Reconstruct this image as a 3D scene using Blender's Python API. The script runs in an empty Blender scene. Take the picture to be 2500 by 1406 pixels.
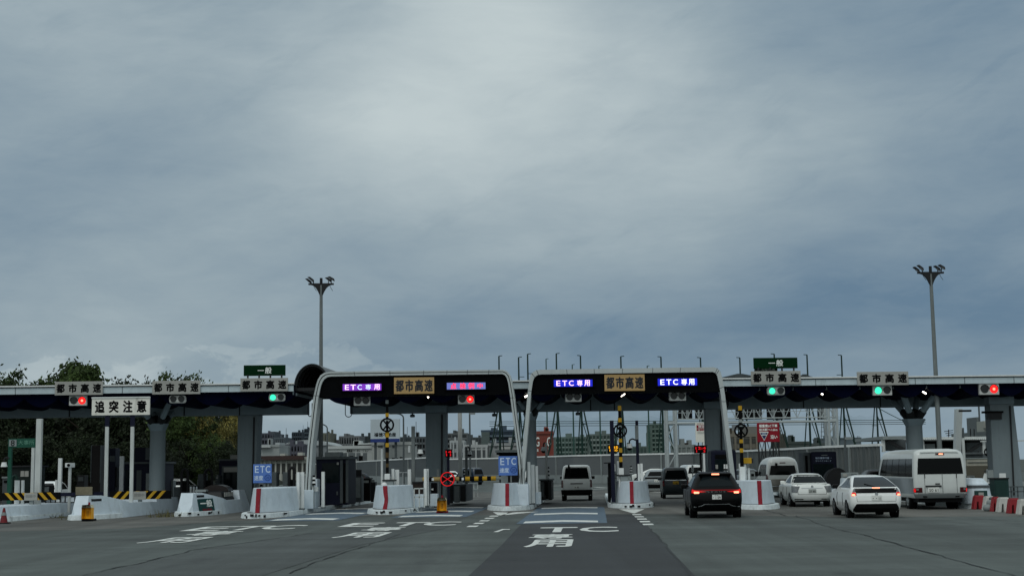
import bpy, bmesh, math, random
from mathutils import Vector, Matrix
R = math.radians
random.seed(7)
SC = bpy.context.scene
COL = SC.collection

# ------------------------------------------------------------------ camera
F_PX, W_PX, H_PX = 3475.0, 2500.0, 1406.0
CAM_H, PITCH, ROLL = 1.95, math.atan(435 / 3475.0), 0.0148
cam_d = bpy.data.cameras.new("camera")
cam_d.sensor_width = 36.0
cam_d.lens = 36.0 * F_PX / W_PX
cam_d.clip_start, cam_d.clip_end = 0.2, 9000
cam = bpy.data.objects.new("camera", cam_d)
COL.objects.link(cam)
FWD = Vector((0, math.cos(PITCH), math.sin(PITCH)))
UP0 = Vector((0, -math.sin(PITCH), math.cos(PITCH)))
RT0 = Vector((1, 0, 0))
RIGHT = RT0 * math.cos(ROLL) - UP0 * math.sin(ROLL)
UPV = RT0 * math.sin(ROLL) + UP0 * math.cos(ROLL)
cam.matrix_world = Matrix(((RIGHT.x, UPV.x, -FWD.x, 0), (RIGHT.y, UPV.y, -FWD.y, 0),
                           (RIGHT.z, UPV.z, -FWD.z, CAM_H), (0, 0, 0, 1)))
SC.camera = cam

# ------------------------------------------------------------------ exposure
SC.view_settings.view_transform = 'Standard'
SC.view_settings.look = 'None'
SC.view_settings.exposure = 0.0
SC.view_settings.gamma = 1.0
SC.cycles.max_bounces = 6
SC.cycles.transparent_max_bounces = 24
SC.cycles.use_denoising = True

# ------------------------------------------------------------------ sun (overcast, behind the viewer)
SUN_EL, SUN_AZ = R(48), R(205)          # azimuth clockwise from +Y
sun_d = bpy.data.lights.new("sun", 'SUN')
sun_d.energy = 0.75
sun_d.angle = R(22)
sun_d.color = (1.0, 0.97, 0.92)
sun = bpy.data.objects.new("sun", sun_d)
COL.objects.link(sun)
sd = Vector((math.sin(SUN_AZ) * math.cos(SUN_EL), math.cos(SUN_AZ) * math.cos(SUN_EL), math.sin(SUN_EL)))
sun.rotation_euler = sd.to_track_quat('Z', 'Y').to_euler()
sun.location = (0, -20, 40)


def lin(h):
    h = h.lstrip('#')
    o = []
    for i in (0, 2, 4):
        c = int(h[i:i + 2], 16) / 255
        o.append(c / 12.92 if c <= 0.04045 else ((c + 0.055) / 1.055) ** 2.4)
    return (o[0], o[1], o[2], 1.0)


# ------------------------------------------------------------------ world: overcast sky
def build_world():
    w = bpy.data.worlds.new("World")
    SC.world = w
    w.use_nodes = True
    nt = w.node_tree
    nt.nodes.clear()
    N, L = nt.nodes, nt.links

    def m(op, a, b=None, c=None, clamp=False):
        n = N.new('ShaderNodeMath')
        n.operation = op
        n.use_clamp = clamp
        for i, v in enumerate((a, b, c)):
            if v is None:
                continue
            if isinstance(v, (int, float)):
                n.inputs[i].default_value = v
            else:
                L.new(v, n.inputs[i])
        return n.outputs[0]

    def sm(x, a, b):
        n = N.new('ShaderNodeMapRange')
        n.interpolation_type = 'SMOOTHSTEP'
        L.new(x, n.inputs[0])
        n.inputs[1].default_value, n.inputs[2].default_value = a, b
        return n.outputs[0]

    tc = N.new('ShaderNodeTexCoord')
    sp = N.new('ShaderNodeSeparateXYZ')
    L.new(tc.outputs['Generated'], sp.inputs[0])
    x, y, z = sp.outputs
    u = m('MULTIPLY', m('ARCTAN2', x, y), 180 / math.pi)
    v = m('MULTIPLY', m('ARCSINE', z), 180 / math.pi)

    def comb(a, b, c=0.0):
        n = N.new('ShaderNodeCombineXYZ')
        for i, q in enumerate((a, b, c)):
            if isinstance(q, (int, float)):
                n.inputs[i].default_value = q
            else:
                L.new(q, n.inputs[i])
        return n.outputs[0]

    def noise(vec, scale, detail=5, rough=0.55, dist=0.0):
        n = N.new('ShaderNodeTexNoise')
        L.new(vec, n.inputs['Vector'])
        n.inputs['Scale'].default_value = scale
        n.inputs['Detail'].default_value = detail
        n.inputs['Roughness'].default_value = rough
        n.inputs['Distortion'].default_value = dist
        return n.outputs['Fac']

    def blob(px, py, su, sv, rot, amp):
        u0 = (px - 1250) * 0.01649
        v0 = (1138 - 0.0148 * (px - 1250) - py) * 0.01649
        du, dv = m('SUBTRACT', uw, u0), m('SUBTRACT', vw, v0)
        c, s = math.cos(R(rot)), math.sin(R(rot))
        a = m('DIVIDE', m('ADD', m('MULTIPLY', du, c), m('MULTIPLY', dv, s)), su)
        b = m('DIVIDE', m('SUBTRACT', m('MULTIPLY', dv, c), m('MULTIPLY', du, s)), sv)
        q = m('ADD', m('MULTIPLY', a, a), m('MULTIPLY', b, b))
        return m('MULTIPLY', m('EXPONENT', m('MULTIPLY', q, -1.0)), amp)

    # slow warp so that no cloud edge is a clean ellipse
    wn = noise(comb(m('MULTIPLY', u, 0.10), m('MULTIPLY', v, 0.16), 3.1), 1.0, 3, 0.5)
    wn2 = noise(comb(m('MULTIPLY', u, 0.10), m('MULTIPLY', v, 0.16), 9.7), 1.0, 3, 0.5)
    uw = m('ADD', u, m('MULTIPLY', m('SUBTRACT', wn, 0.5), 4.0))
    vw = m('ADD', v, m('MULTIPLY', m('SUBTRACT', wn2, 0.5), 2.6))

    t = m('MULTIPLY_ADD', u, 0.0, SKY_BASE)
    for b in SKY_BLOBS:
        t = m('ADD', t, blob(*b))
    # streaky layers rising to the right, and finer wisps
    ur = m('ADD', m('MULTIPLY', uw, 0.92), m('MULTIPLY', vw, 0.38))
    vr = m('SUBTRACT', m('MULTIPLY', vw, 0.92), m('MULTIPLY', uw, 0.38))
    n1 = noise(comb(m('MULTIPLY', ur, 0.055), m('MULTIPLY', vr, 0.19), 1.0), 1.0, 6, 0.55, 0.4)
    n2 = noise(comb(m('MULTIPLY', u, 0.11), m('MULTIPLY', v, 0.55), 5.0), 1.0, 7, 0.6, 0.6)
    t = m('ADD', t, m('MULTIPLY', m('SUBTRACT', n1, 0.5), 0.34))
    t = m('ADD', t, m('MULTIPLY', m('SUBTRACT', n2, 0.5), 0.22))
    n3 = noise(comb(m('MULTIPLY', uw, 0.30), m('MULTIPLY', vw, 0.85), 11.0), 1.0, 8, 0.6, 0.15)
    t = m('ADD', t, m('MULTIPLY', m('SUBTRACT', n3, 0.5), 0.26))
    n4 = noise(comb(m('MULTIPLY', ur, 0.16), m('MULTIPLY', vr, 0.62), 21.0), 1.0, 8, 0.6, 0.2)
    t = m('SUBTRACT', t, m('MULTIPLY', sm(n4, 0.54, 0.74), 0.07))
    # cumulus heads low on the left
    puff = noise(comb(m('MULTIPLY', u, 0.42), m('MULTIPLY', v, 0.75), 2.0), 1.0, 6, 0.58, 0.3)
    line = m('ADD', m('MULTIPLY', m('SUBTRACT', puff, 0.5), 7.0), m('SUBTRACT', 4.4, v))
    pm = m('MULTIPLY', sm(line, 0.0, 0.55), m('MULTIPLY', sm(u, -3.0, -6.5), sm(v, 5.8, 4.2)))
    t = m('ADD', t, m('MULTIPLY', pm, m('MULTIPLY_ADD', puff, 0.42, -0.06)))
    # even, bluer band close to the horizon
    t = m('SUBTRACT', t, m('MULTIPLY', sm(v, 3.0, 1.0), 0.05))

    rp = N.new('ShaderNodeValToRGB')
    L.new(t, rp.inputs[0])
    e = rp.color_ramp.elements
    e[0].position, e[0].color = 0.0, lin(SKY_DARK)
    e[1].position, e[1].color = 1.0, lin(SKY_LIGHT)
    q = rp.color_ramp.elements.new(0.5)
    q.color = lin(SKY_MID)

    def mix(f, a, b):
        n = N.new('ShaderNodeMix')
        n.data_type = 'RGBA'
        if isinstance(f, (int, float)):
            n.inputs[0].default_value = f
        else:
            L.new(f, n.inputs[0])
        for i, c in ((6, a), (7, b)):
            if isinstance(c, tuple):
                n.inputs[i].default_value = c
            else:
                L.new(c, n.inputs[i])
        return n.outputs[2]

    # overhead and behind the viewer the layer is thinner and brighter
    hi = m('MAXIMUM', sm(v, 21.0, 48.0), sm(y, 0.55, -0.2))
    zen = tuple(c * SKY_ZEN for c in (0.90, 1.0, 1.02)) + (1,)
    skyc = mix(hi, rp.outputs[0], zen)
    skyc = mix(sm(z, -0.002, -0.02), skyc, (0.06, 0.065, 0.065, 1))
    ten = N.new('ShaderNodeVectorMath')
    ten.operation = 'SCALE'
    L.new(skyc, ten.inputs[0])
    ten.inputs[3].default_value = 1.0 / 0.1
    ni = N.new('ShaderNodeTexSky')
    ni.sky_type = 'NISHITA'
    ni.sun_disc = False
    ni.sun_elevation = SUN_EL
    ni.sun_rotation = SUN_AZ
    ni.air_density, ni.dust_density = 1.0, 3.0
    fin = mix(0.03, ten.outputs[0], ni.outputs[0])
    bg = N.new('ShaderNodeBackground')
    bg.inputs['Strength'].default_value = 0.1
    L.new(fin, bg.inputs['Color'])
    out = N.new('ShaderNodeOutputWorld')
    L.new(bg.outputs[0], out.inputs[0])


SKY_BASE = 0.40
SKY_ZEN = 0.70
SKY_DARK, SKY_MID, SKY_LIGHT = '#647e94', '#95a6af', '#bfcbcd'
SKY_BLOBS = [(640, 100, 4.2, 2.6, 0, 0.116), (1250, 100, 4.2, 2.6, 0, 0.183), (1900, 100, 4.2, 2.6, 0, -0.132), (300, 400, 4.2, 2.6, 0, -0.074), (700, 500, 4.2, 2.6, 0, 0.087), (1600, 400, 4.2, 2.6, 0, 0.178), (100, 800, 4.2, 2.6, 0, -0.059), (500, 750, 4.2, 2.6, 0, 0.008), (1000, 750, 4.2, 2.6, 0, -0.086), (1400, 700, 4.2, 2.6, 0, -0.018), (1700, 650, 4.2, 2.6, 0, 0.071), (2300, 200, 4.2, 2.6, 0, -0.089), (2400, 800, 4.2, 2.6, 0, -0.324), (50, 575, 4.2, 2.6, 0, -0.083), (2000, 300, 4.2, 2.6, 0, 0.125), (940, 305, 4.2, 2.6, 0, 0.338), (1100, 400, 4.2, 2.6, 0, 0.170), (50, 40, 4.2, 2.6, 0, 0.148), (2400, 490, 4.2, 2.6, 0, -0.163), (1950, 800, 4.2, 2.6, 0, -0.337), (1650, 130, 4.2, 2.6, 0, 0.318), (1780, 120, 4.2, 2.6, 0, -0.033), (250, 200, 4.2, 2.6, 0, 0.096), (780, 300, 4.2, 2.6, 0, 0.085), (1300, 550, 4.2, 2.6, 0, 0.086), (2100, 520, 4.2, 2.6, 0, 0.019), (300, 620, 4.2, 2.6, 0, 0.010), (1500, 850, 4.2, 2.6, 0, -0.269), (200, 880, 4.2, 2.6, 0, 0.177), (750, 880, 4.2, 2.6, 0, -0.017), (2480, 50, 4.2, 2.6, 0, -0.153), (1200, 250, 4.2, 2.6, 0, 0.157), (400, 550, 4.2, 2.6, 0, 0.027), (1880, 560, 4.2, 2.6, 0, -0.043), (2200, 650, 4.2, 2.6, 0, -0.090), (1200, 20, 4.2, 2.6, 0, 0.345), (950, 120, 4.2, 2.6, 0, 0.056), (1100, 870, 4.2, 2.6, 0, -0.131), (1400, 300, 4.2, 2.6, 0, 0.161)]
build_world()

# ------------------------------------------------------------------ pixel of the photograph -> point in the place
CAMV = Vector((0, 0, CAM_H))
CANB = 0.065                           # the canopy line is turned a little against the view


def ray(x, y):
    return FWD + RIGHT * ((x - W_PX / 2) / F_PX) + UPV * ((H_PX / 2 - y) / F_PX)


def P(x, y, Y):
    d = ray(x, y)
    return CAMV + d * (Y / d.y)


def PP(x, y, Y0, b=CANB):
    d = ray(x, y)
    return CAMV + d * (Y0 / (d.y - b * d.x))


def G(x, y, z=0.0):
    d = ray(x, y)
    return CAMV + d * ((z - CAM_H) / d.z)


def X_at(x, Y, Z=0.0):
    k = (x - W_PX / 2) / F_PX
    a = RIGHT - FWD * k
    return -(a.y * Y + a.z * (Z - CAM_H)) / a.x


def Z_at(y, X, Y):
    k = (H_PX / 2 - y) / F_PX
    a = UPV - FWD * k
    return CAM_H - (a.x * X + a.y * Y) / a.z


def px(Y):
    return Y / F_PX                    # metres per pixel of the photograph at depth Y


_l = ray(1455, 1137)
LANE = Vector((_l.x, _l.y, 0)).normalized()        # direction of the lanes
LSIDE = Vector((LANE.y, -LANE.x, 0))               # to their right
LROT = -math.atan2(LANE.x, LANE.y)                 # rotation about z that turns +Y into LANE
CDIR = Vector((1, CANB, 0)).normalized()           # along the canopy
CNRM = Vector((CDIR.y, -CDIR.x, 0))                # out of the canopy, towards the viewer
CROT = math.atan2(CDIR.y, CDIR.x)
ZU = Vector((0, 0, 1))
AX, AY = Vector((1, 0, 0)), Vector((0, 1, 0))

# ------------------------------------------------------------------ objects


def tag(o, label=None, cat=None, group=None, kind=None):
    if label: o['label'] = label
    if cat: o['category'] = cat
    if group: o['group'] = group
    if kind: o['kind'] = kind
    return o


def thing(name, label, cat, loc=(0, 0, 0), rz=0.0, group=None):
    o = bpy.data.objects.new(name, None)
    o.empty_display_size = 0.2
    COL.objects.link(o)
    o.location = loc
    o.rotation_euler = (0, 0, rz)
    return tag(o, label, cat, group)


def children(o):
    return [c for c in bpy.data.objects if c.parent == o]


def copy_tree(o, loc=None, rz=None, label=None):
    kids = {}
    for c in bpy.data.objects:
        if c.parent: kids.setdefault(c.parent.name, []).append(c)

    def rec(s, par):
        c = s.copy()
        COL.objects.link(c)
        if par: c.parent = par
        for k in kids.get(s.name, []):
            rec(k, c)
        return c
    r = rec(o, None)
    if loc is not None: r.location = loc
    if rz is not None: r.rotation_euler = (0, 0, rz)
    if label: r['label'] = label
    return r


def inv_of(par):
    r = par
    while r.parent: r = r.parent
    return (Matrix.Translation(r.location) @ Matrix.Rotation(r.rotation_euler.z, 4, 'Z')).inverted()


class MB:
    """collects shapes and links them as ONE mesh object"""

    def __init__(s):
        s.v, s.f, s.m = [], [], []
        s.mi = 0

    def add(s, vs, fs):
        o = len(s.v)
        s.v += [tuple(p) for p in vs]
        s.f += [tuple(i + o for i in f) for f in fs]
        s.m += [s.mi] * len(fs)
        return s

    def box(s, c, d, ax=None, top=1.0, topy=None):
        """box centred on c, sizes d, along axes ax (x, y, z); top face scaled by top"""
        ax = ax or (Vector((1, 0, 0)), Vector((0, 1, 0)), ZU)
        topy = top if topy is None else topy
        c = Vector(c)
        vs = []
        for k in (-1, 1):
            for j in (-1, 1):
                for i in (-1, 1):
                    a, b = (top, topy) if k > 0 else (1, 1)
                    vs.append(c + ax[0] * (i * d[0] / 2 * a) + ax[1] * (j * d[1] / 2 * b) + ax[2] * (k * d[2] / 2))
        return s.add(vs, [(0, 2, 3, 1), (4, 5, 7, 6), (0, 1, 5, 4), (2, 6, 7, 3), (0, 4, 6, 2), (1, 3, 7, 5)])

    def boxb(s, base, d, ax=None, top=1.0, topy=None):
        return s.box(Vector(base) + ZU * (d[2] / 2), d, ax, top, topy)

    def prism(s, poly, off):
        """poly: list of 3-D points, extruded by vector off"""
        n = len(poly)
        off = Vector(off)
        vs = [Vector(p) for p in poly] + [Vector(p) + off for p in poly]
        fs = [tuple(range(n)), tuple(range(2 * n - 1, n - 1, -1))]
        fs += [(i, i + n, (i + 1) % n + n, (i + 1) % n) for i in range(n)]
        return s.add(vs, fs)

    def strip(s, A, B, off):
        """solid band between two polylines A and B (same length), extruded by off"""
        n = len(A)
        off = Vector(off)
        vs = [Vector(p) for p in A] + [Vector(p) for p in B]
        vs += [p + off for p in vs]
        m2 = 2 * n
        fs = []
        for i in range(n - 1):
            fs += [(i, i + 1, n + i + 1, n + i), (m2 + i, m2 + n + i, m2 + n + i + 1, m2 + i + 1),
                   (i, m2 + i, m2 + i + 1, i + 1), (n + i, n + i + 1, m2 + n + i + 1, m2 + n + i)]
        fs += [(0, n, m2 + n, m2), (n - 1, m2 + n - 1, m2 + 2 * n - 1, 2 * n - 1)]
        return s.add(vs, fs)

    def cyl(s, p0, p1, r0, r1=None, n=12, caps=True):
        p0, p1 = Vector(p0), Vector(p1)
        r1 = r0 if r1 is None else r1
        d = (p1 - p0).normalized()
        a = d.orthogonal().normalized()
        b = d.cross(a)
        vs = []
        for p, r in ((p0, r0), (p1, r1)):
            for i in range(n):
                t = 2 * math.pi * i / n
                vs.append(p + a * (math.cos(t) * r) + b * (math.sin(t) * r))
        fs = [(i, (i + 1) % n, (i + 1) % n + n, i + n) for i in range(n)]
        if caps: fs += [tuple(range(n - 1, -1, -1)), tuple(range(n, 2 * n))]
        return s.add(vs, fs)

    def tube(s, pts, r, n=8):
        for i in range(len(pts) - 1):
            rr = r if isinstance(r, (int, float)) else r[i]
            r2 = r if isinstance(r, (int, float)) else r[i + 1]
            s.cyl(pts[i], pts[i + 1], rr, r2, n)
        return s

    def bar(s, p0, p1, w, h=None):
        """square bar from p0 to p1"""
        p0, p1 = Vector(p0), Vector(p1)
        h = w if h is None else h
        d = p1 - p0
        z = d.normalized()
        x = Vector((1, 0, 0)) if abs(z.x) < 0.9 else Vector((0, 1, 0))
        y = z.cross(x).normalized()
        x = y.cross(z)
        return s.box((p0 + p1) / 2, (w, h, d.length), (x, y, z))

    def ball(s, c, r, n=10, k=6, sz=1.0):
        c = Vector(c)
        vs = [c + ZU * (r * sz)]
        for j in range(1, k):
            ph = math.pi * j / k
            for i in range(n):
                t = 2 * math.pi * i / n
                vs.append(c + Vector((math.sin(ph) * math.cos(t) * r, math.sin(ph) * math.sin(t) * r, math.cos(ph) * r * sz)))
        vs.append(c - ZU * (r * sz))
        fs = [(0, 1 + i, 1 + (i + 1) % n) for i in range(n)]
        for j in range(k - 2):
            o = 1 + j * n
            fs += [(o + i, o + n + i, o + n + (i + 1) % n, o + (i + 1) % n) for i in range(n)]
        o = 1 + (k - 2) * n
        fs += [(o + i, len(vs) - 1, o + (i + 1) % n) for i in range(n)]
        return s.add(vs, fs)

    def ring(s, c, r, t, ax, ay, n=24, w=None):
        """flat ring (annulus solid) in plane ax, ay; radial thickness t, depth w"""
        c = Vector(c)
        w = w or t
        nz = ax.cross(ay).normalized() * (w / 2)
        vs, fs = [], []
        for i in range(n):
            a = 2 * math.pi * i / n
            d = ax * math.cos(a) + ay * math.sin(a)
            vs += [c + d * (r - t / 2) - nz, c + d * (r + t / 2) - nz, c + d * (r + t / 2) + nz, c + d * (r - t / 2) + nz]
        for i in range(n):
            o, q = 4 * i, 4 * ((i + 1) % n)
            for k in range(4):
                fs.append((o + k, q + k, q + (k + 1) % 4, o + (k + 1) % 4))
        return s.add(vs, fs)

    def sheet(s, pts, z=0.0):
        return s.add([(p[0], p[1], z) for p in pts], [tuple(range(len(pts)))])

    def build(s, name, mat, par=None, smooth=False, bevel=0.0, world=True, label=None, sub=0):
        vs = s.v
        if par is not None and world:
            I = inv_of(par)
            vs = [tuple(I @ Vector(p)) for p in vs]
        me = bpy.data.meshes.new(name)
        me.from_pydata(vs, [], s.f)
        mats = mat if isinstance(mat, (list, tuple)) else [mat]
        for q in mats: me.materials.append(q)
        if len(mats) > 1: me.polygons.foreach_set('material_index', s.m)
        me.validate()
        bm = bmesh.new()
        bm.from_mesh(me)
        if bevel or sub: bmesh.ops.remove_doubles(bm, verts=bm.verts, dist=1e-5)
        bmesh.ops.recalc_face_normals(bm, faces=bm.faces)
        bm.to_mesh(me)
        bm.free()
        if smooth:
            me.polygons.foreach_set('use_smooth', [True] * len(me.polygons))
            if hasattr(me, 'set_sharp_from_angle'): me.set_sharp_from_angle(angle=R(40))
        o = bpy.data.objects.new(name, me)
        COL.objects.link(o)
        if par is not None: o.parent = par
        if bevel:
            q = o.modifiers.new('bevel', 'BEVEL')
            q.width, q.segments, q.limit_method, q.angle_limit = bevel, 2, 'ANGLE', R(40)
        if sub:
            q = o.modifiers.new('sub', 'SUBSURF')
            q.levels = q.render_levels = sub
        if label: o['label'] = label
        return o


def struct(o):
    o['kind'] = 'structure'
    return o


_tx = {}


def glyphs(s, bold):
    k = (s, bold)
    if k in _tx: return _tx[k]
    c = bpy.data.curves.new('lettering', 'FONT')
    c.body = s
    c.align_x, c.align_y = 'CENTER', 'CENTER'
    c.offset = bold
    c.resolution_u = 3
    o = bpy.data.objects.new('lettering', c)
    COL.objects.link(o)
    bpy.context.view_layer.update()
    me = bpy.data.meshes.new_from_object(o.evaluated_get(bpy.context.evaluated_depsgraph_get()))
    vs = [tuple(v.co) for v in me.vertices]
    fs = [tuple(p.vertices) for p in me.polygons]
    bpy.data.objects.remove(o)
    bpy.data.curves.remove(c)
    bpy.data.meshes.remove(me)
    xs, ys = [v[0] for v in vs], [v[1] for v in vs]
    cx, cy, w, h = (min(xs) + max(xs)) / 2, (min(ys) + max(ys)) / 2, max(xs) - min(xs), max(ys) - min(ys)
    vs = [((v[0] - cx) / max(w, 1e-6), (v[1] - cy) / max(h, 1e-6)) for v in vs]
    _tx[k] = (vs, fs)
    return _tx[k]


def lettering(s, c, w, h, ax, ay, mat, par=None, name='lettering', bold=0.0, world=True, keep=None):
    """flat letters w x h metres centred on c"""
    vs, fs = glyphs(s, 0.0)
    mb = MB()
    c = Vector(c)
    n = ax.cross(ay).normalized()
    b = bold * min(w / max(len(s), 1) * 1.0, h) * 1.1
    sh = [(0, 0)] if not bold else [(-b, 0), (b, 0), (0, b), (0, -b)]
    for k, (dx, dy) in enumerate(sh):          # a bolder stroke: copies shifted a little, each 0.5 mm proud of the last
        mb.add([c + ax * (v[0] * w + dx) + ay * (v[1] * h + dy) + n * (0.0006 * k) for v in vs], fs)
    return mb.build(name, mat, par, world=world)


# ------------------------------------------------------------------ materials
_m = {}


def mat(name, col, rough=0.6, metal=0.0, var=0.12, scale=3.0, bump=0.0, coat=0.0, emit=None, es=1.0, spec=0.22,
        streak=0.0, alpha=None, dirt=None):
    if name in _m: return _m[name]
    if isinstance(col, str): col = lin(col)
    m = bpy.data.materials.new(name)
    m.use_nodes = True
    nt = m.node_tree
    N, L = nt.nodes, nt.links
    b = N['Principled BSDF']
    b.inputs['Roughness'].default_value = rough
    b.inputs['Metallic'].default_value = metal
    b.inputs['Coat Weight'].default_value = coat
    b.inputs['Coat Roughness'].default_value = 0.08
    b.inputs['Specular IOR Level'].default_value = spec
    tc = N.new('ShaderNodeTexCoord')
    nz = N.new('ShaderNodeTexNoise')
    nz.inputs['Scale'].default_value = scale
    nz.inputs['Detail'].default_value = 6
    nz.inputs['Roughness'].default_value = 0.62
    vec = tc.outputs['Object']
    if streak:
        mp = N.new('ShaderNodeMapping')
        mp.inputs['Scale'].default_value = (1, 1, streak)
        L.new(vec, mp.inputs[0])
        vec = mp.outputs[0]
    L.new(vec, nz.inputs['Vector'])
    mr = N.new('ShaderNodeMapRange')
    mr.inputs[1].default_value, mr.inputs[2].default_value = 0.3, 0.7
    mr.inputs[3].default_value, mr.inputs[4].default_value = 1 - var, 1 + var * 0.6
    L.new(nz.outputs['Fac'], mr.inputs[0])
    mx = N.new('ShaderNodeMix')
    mx.data_type = 'RGBA'
    mx.blend_type = 'MULTIPLY'
    mx.inputs[0].default_value = 1.0
    mx.inputs[6].default_value = col
    L.new(mr.outputs[0], mx.inputs[7])
    res = mx.outputs[2]
    if dirt:
        dcol, amt, dsc = dirt
        n2 = N.new('ShaderNodeTexNoise')
        n2.inputs['Scale'].default_value = dsc
        n2.inputs['Detail'].default_value = 8
        n2.inputs['Roughness'].default_value = 0.7
        mp2 = N.new('ShaderNodeMapping')
        mp2.inputs['Scale'].default_value = (1.0, 1.0, 0.35)
        L.new(tc.outputs['Object'], mp2.inputs[0])
        L.new(mp2.outputs[0], n2.inputs['Vector'])
        r2 = N.new('ShaderNodeMapRange')
        r2.inputs[1].default_value, r2.inputs[2].default_value = 0.55, 0.72
        r2.inputs[3].default_value, r2.inputs[4].default_value = 0.0, amt
        L.new(n2.outputs['Fac'], r2.inputs[0])
        m2 = N.new('ShaderNodeMix')
        m2.data_type = 'RGBA'
        L.new(r2.outputs[0], m2.inputs[0])
        L.new(res, m2.inputs[6])
        m2.inputs[7].default_value = lin(dcol)
        res = m2.outputs[2]
    L.new(res, b.inputs['Base Color'])
    if bump:
        bp = N.new('ShaderNodeBump')
        bp.inputs['Strength'].default_value = bump
        bp.inputs['Distance'].default_value = 0.02
        L.new(nz.outputs['Fac'], bp.inputs['Height'])
        L.new(bp.outputs[0], b.inputs['Normal'])
    if emit:
        b.inputs['Emission Color'].default_value = lin(emit) if isinstance(emit, str) else emit
        b.inputs['Emission Strength'].default_value = es
    if alpha is not None:
        b.inputs['Alpha'].default_value = alpha
    _m[name] = m
    return m


def glass(name, tint, rough=0.05, alpha=1.0):
    if name in _m: return _m[name]
    m = mat(name, tint, rough, 0.0, 0.05, 2.0, spec=0.08, alpha=alpha)
    return m


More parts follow.
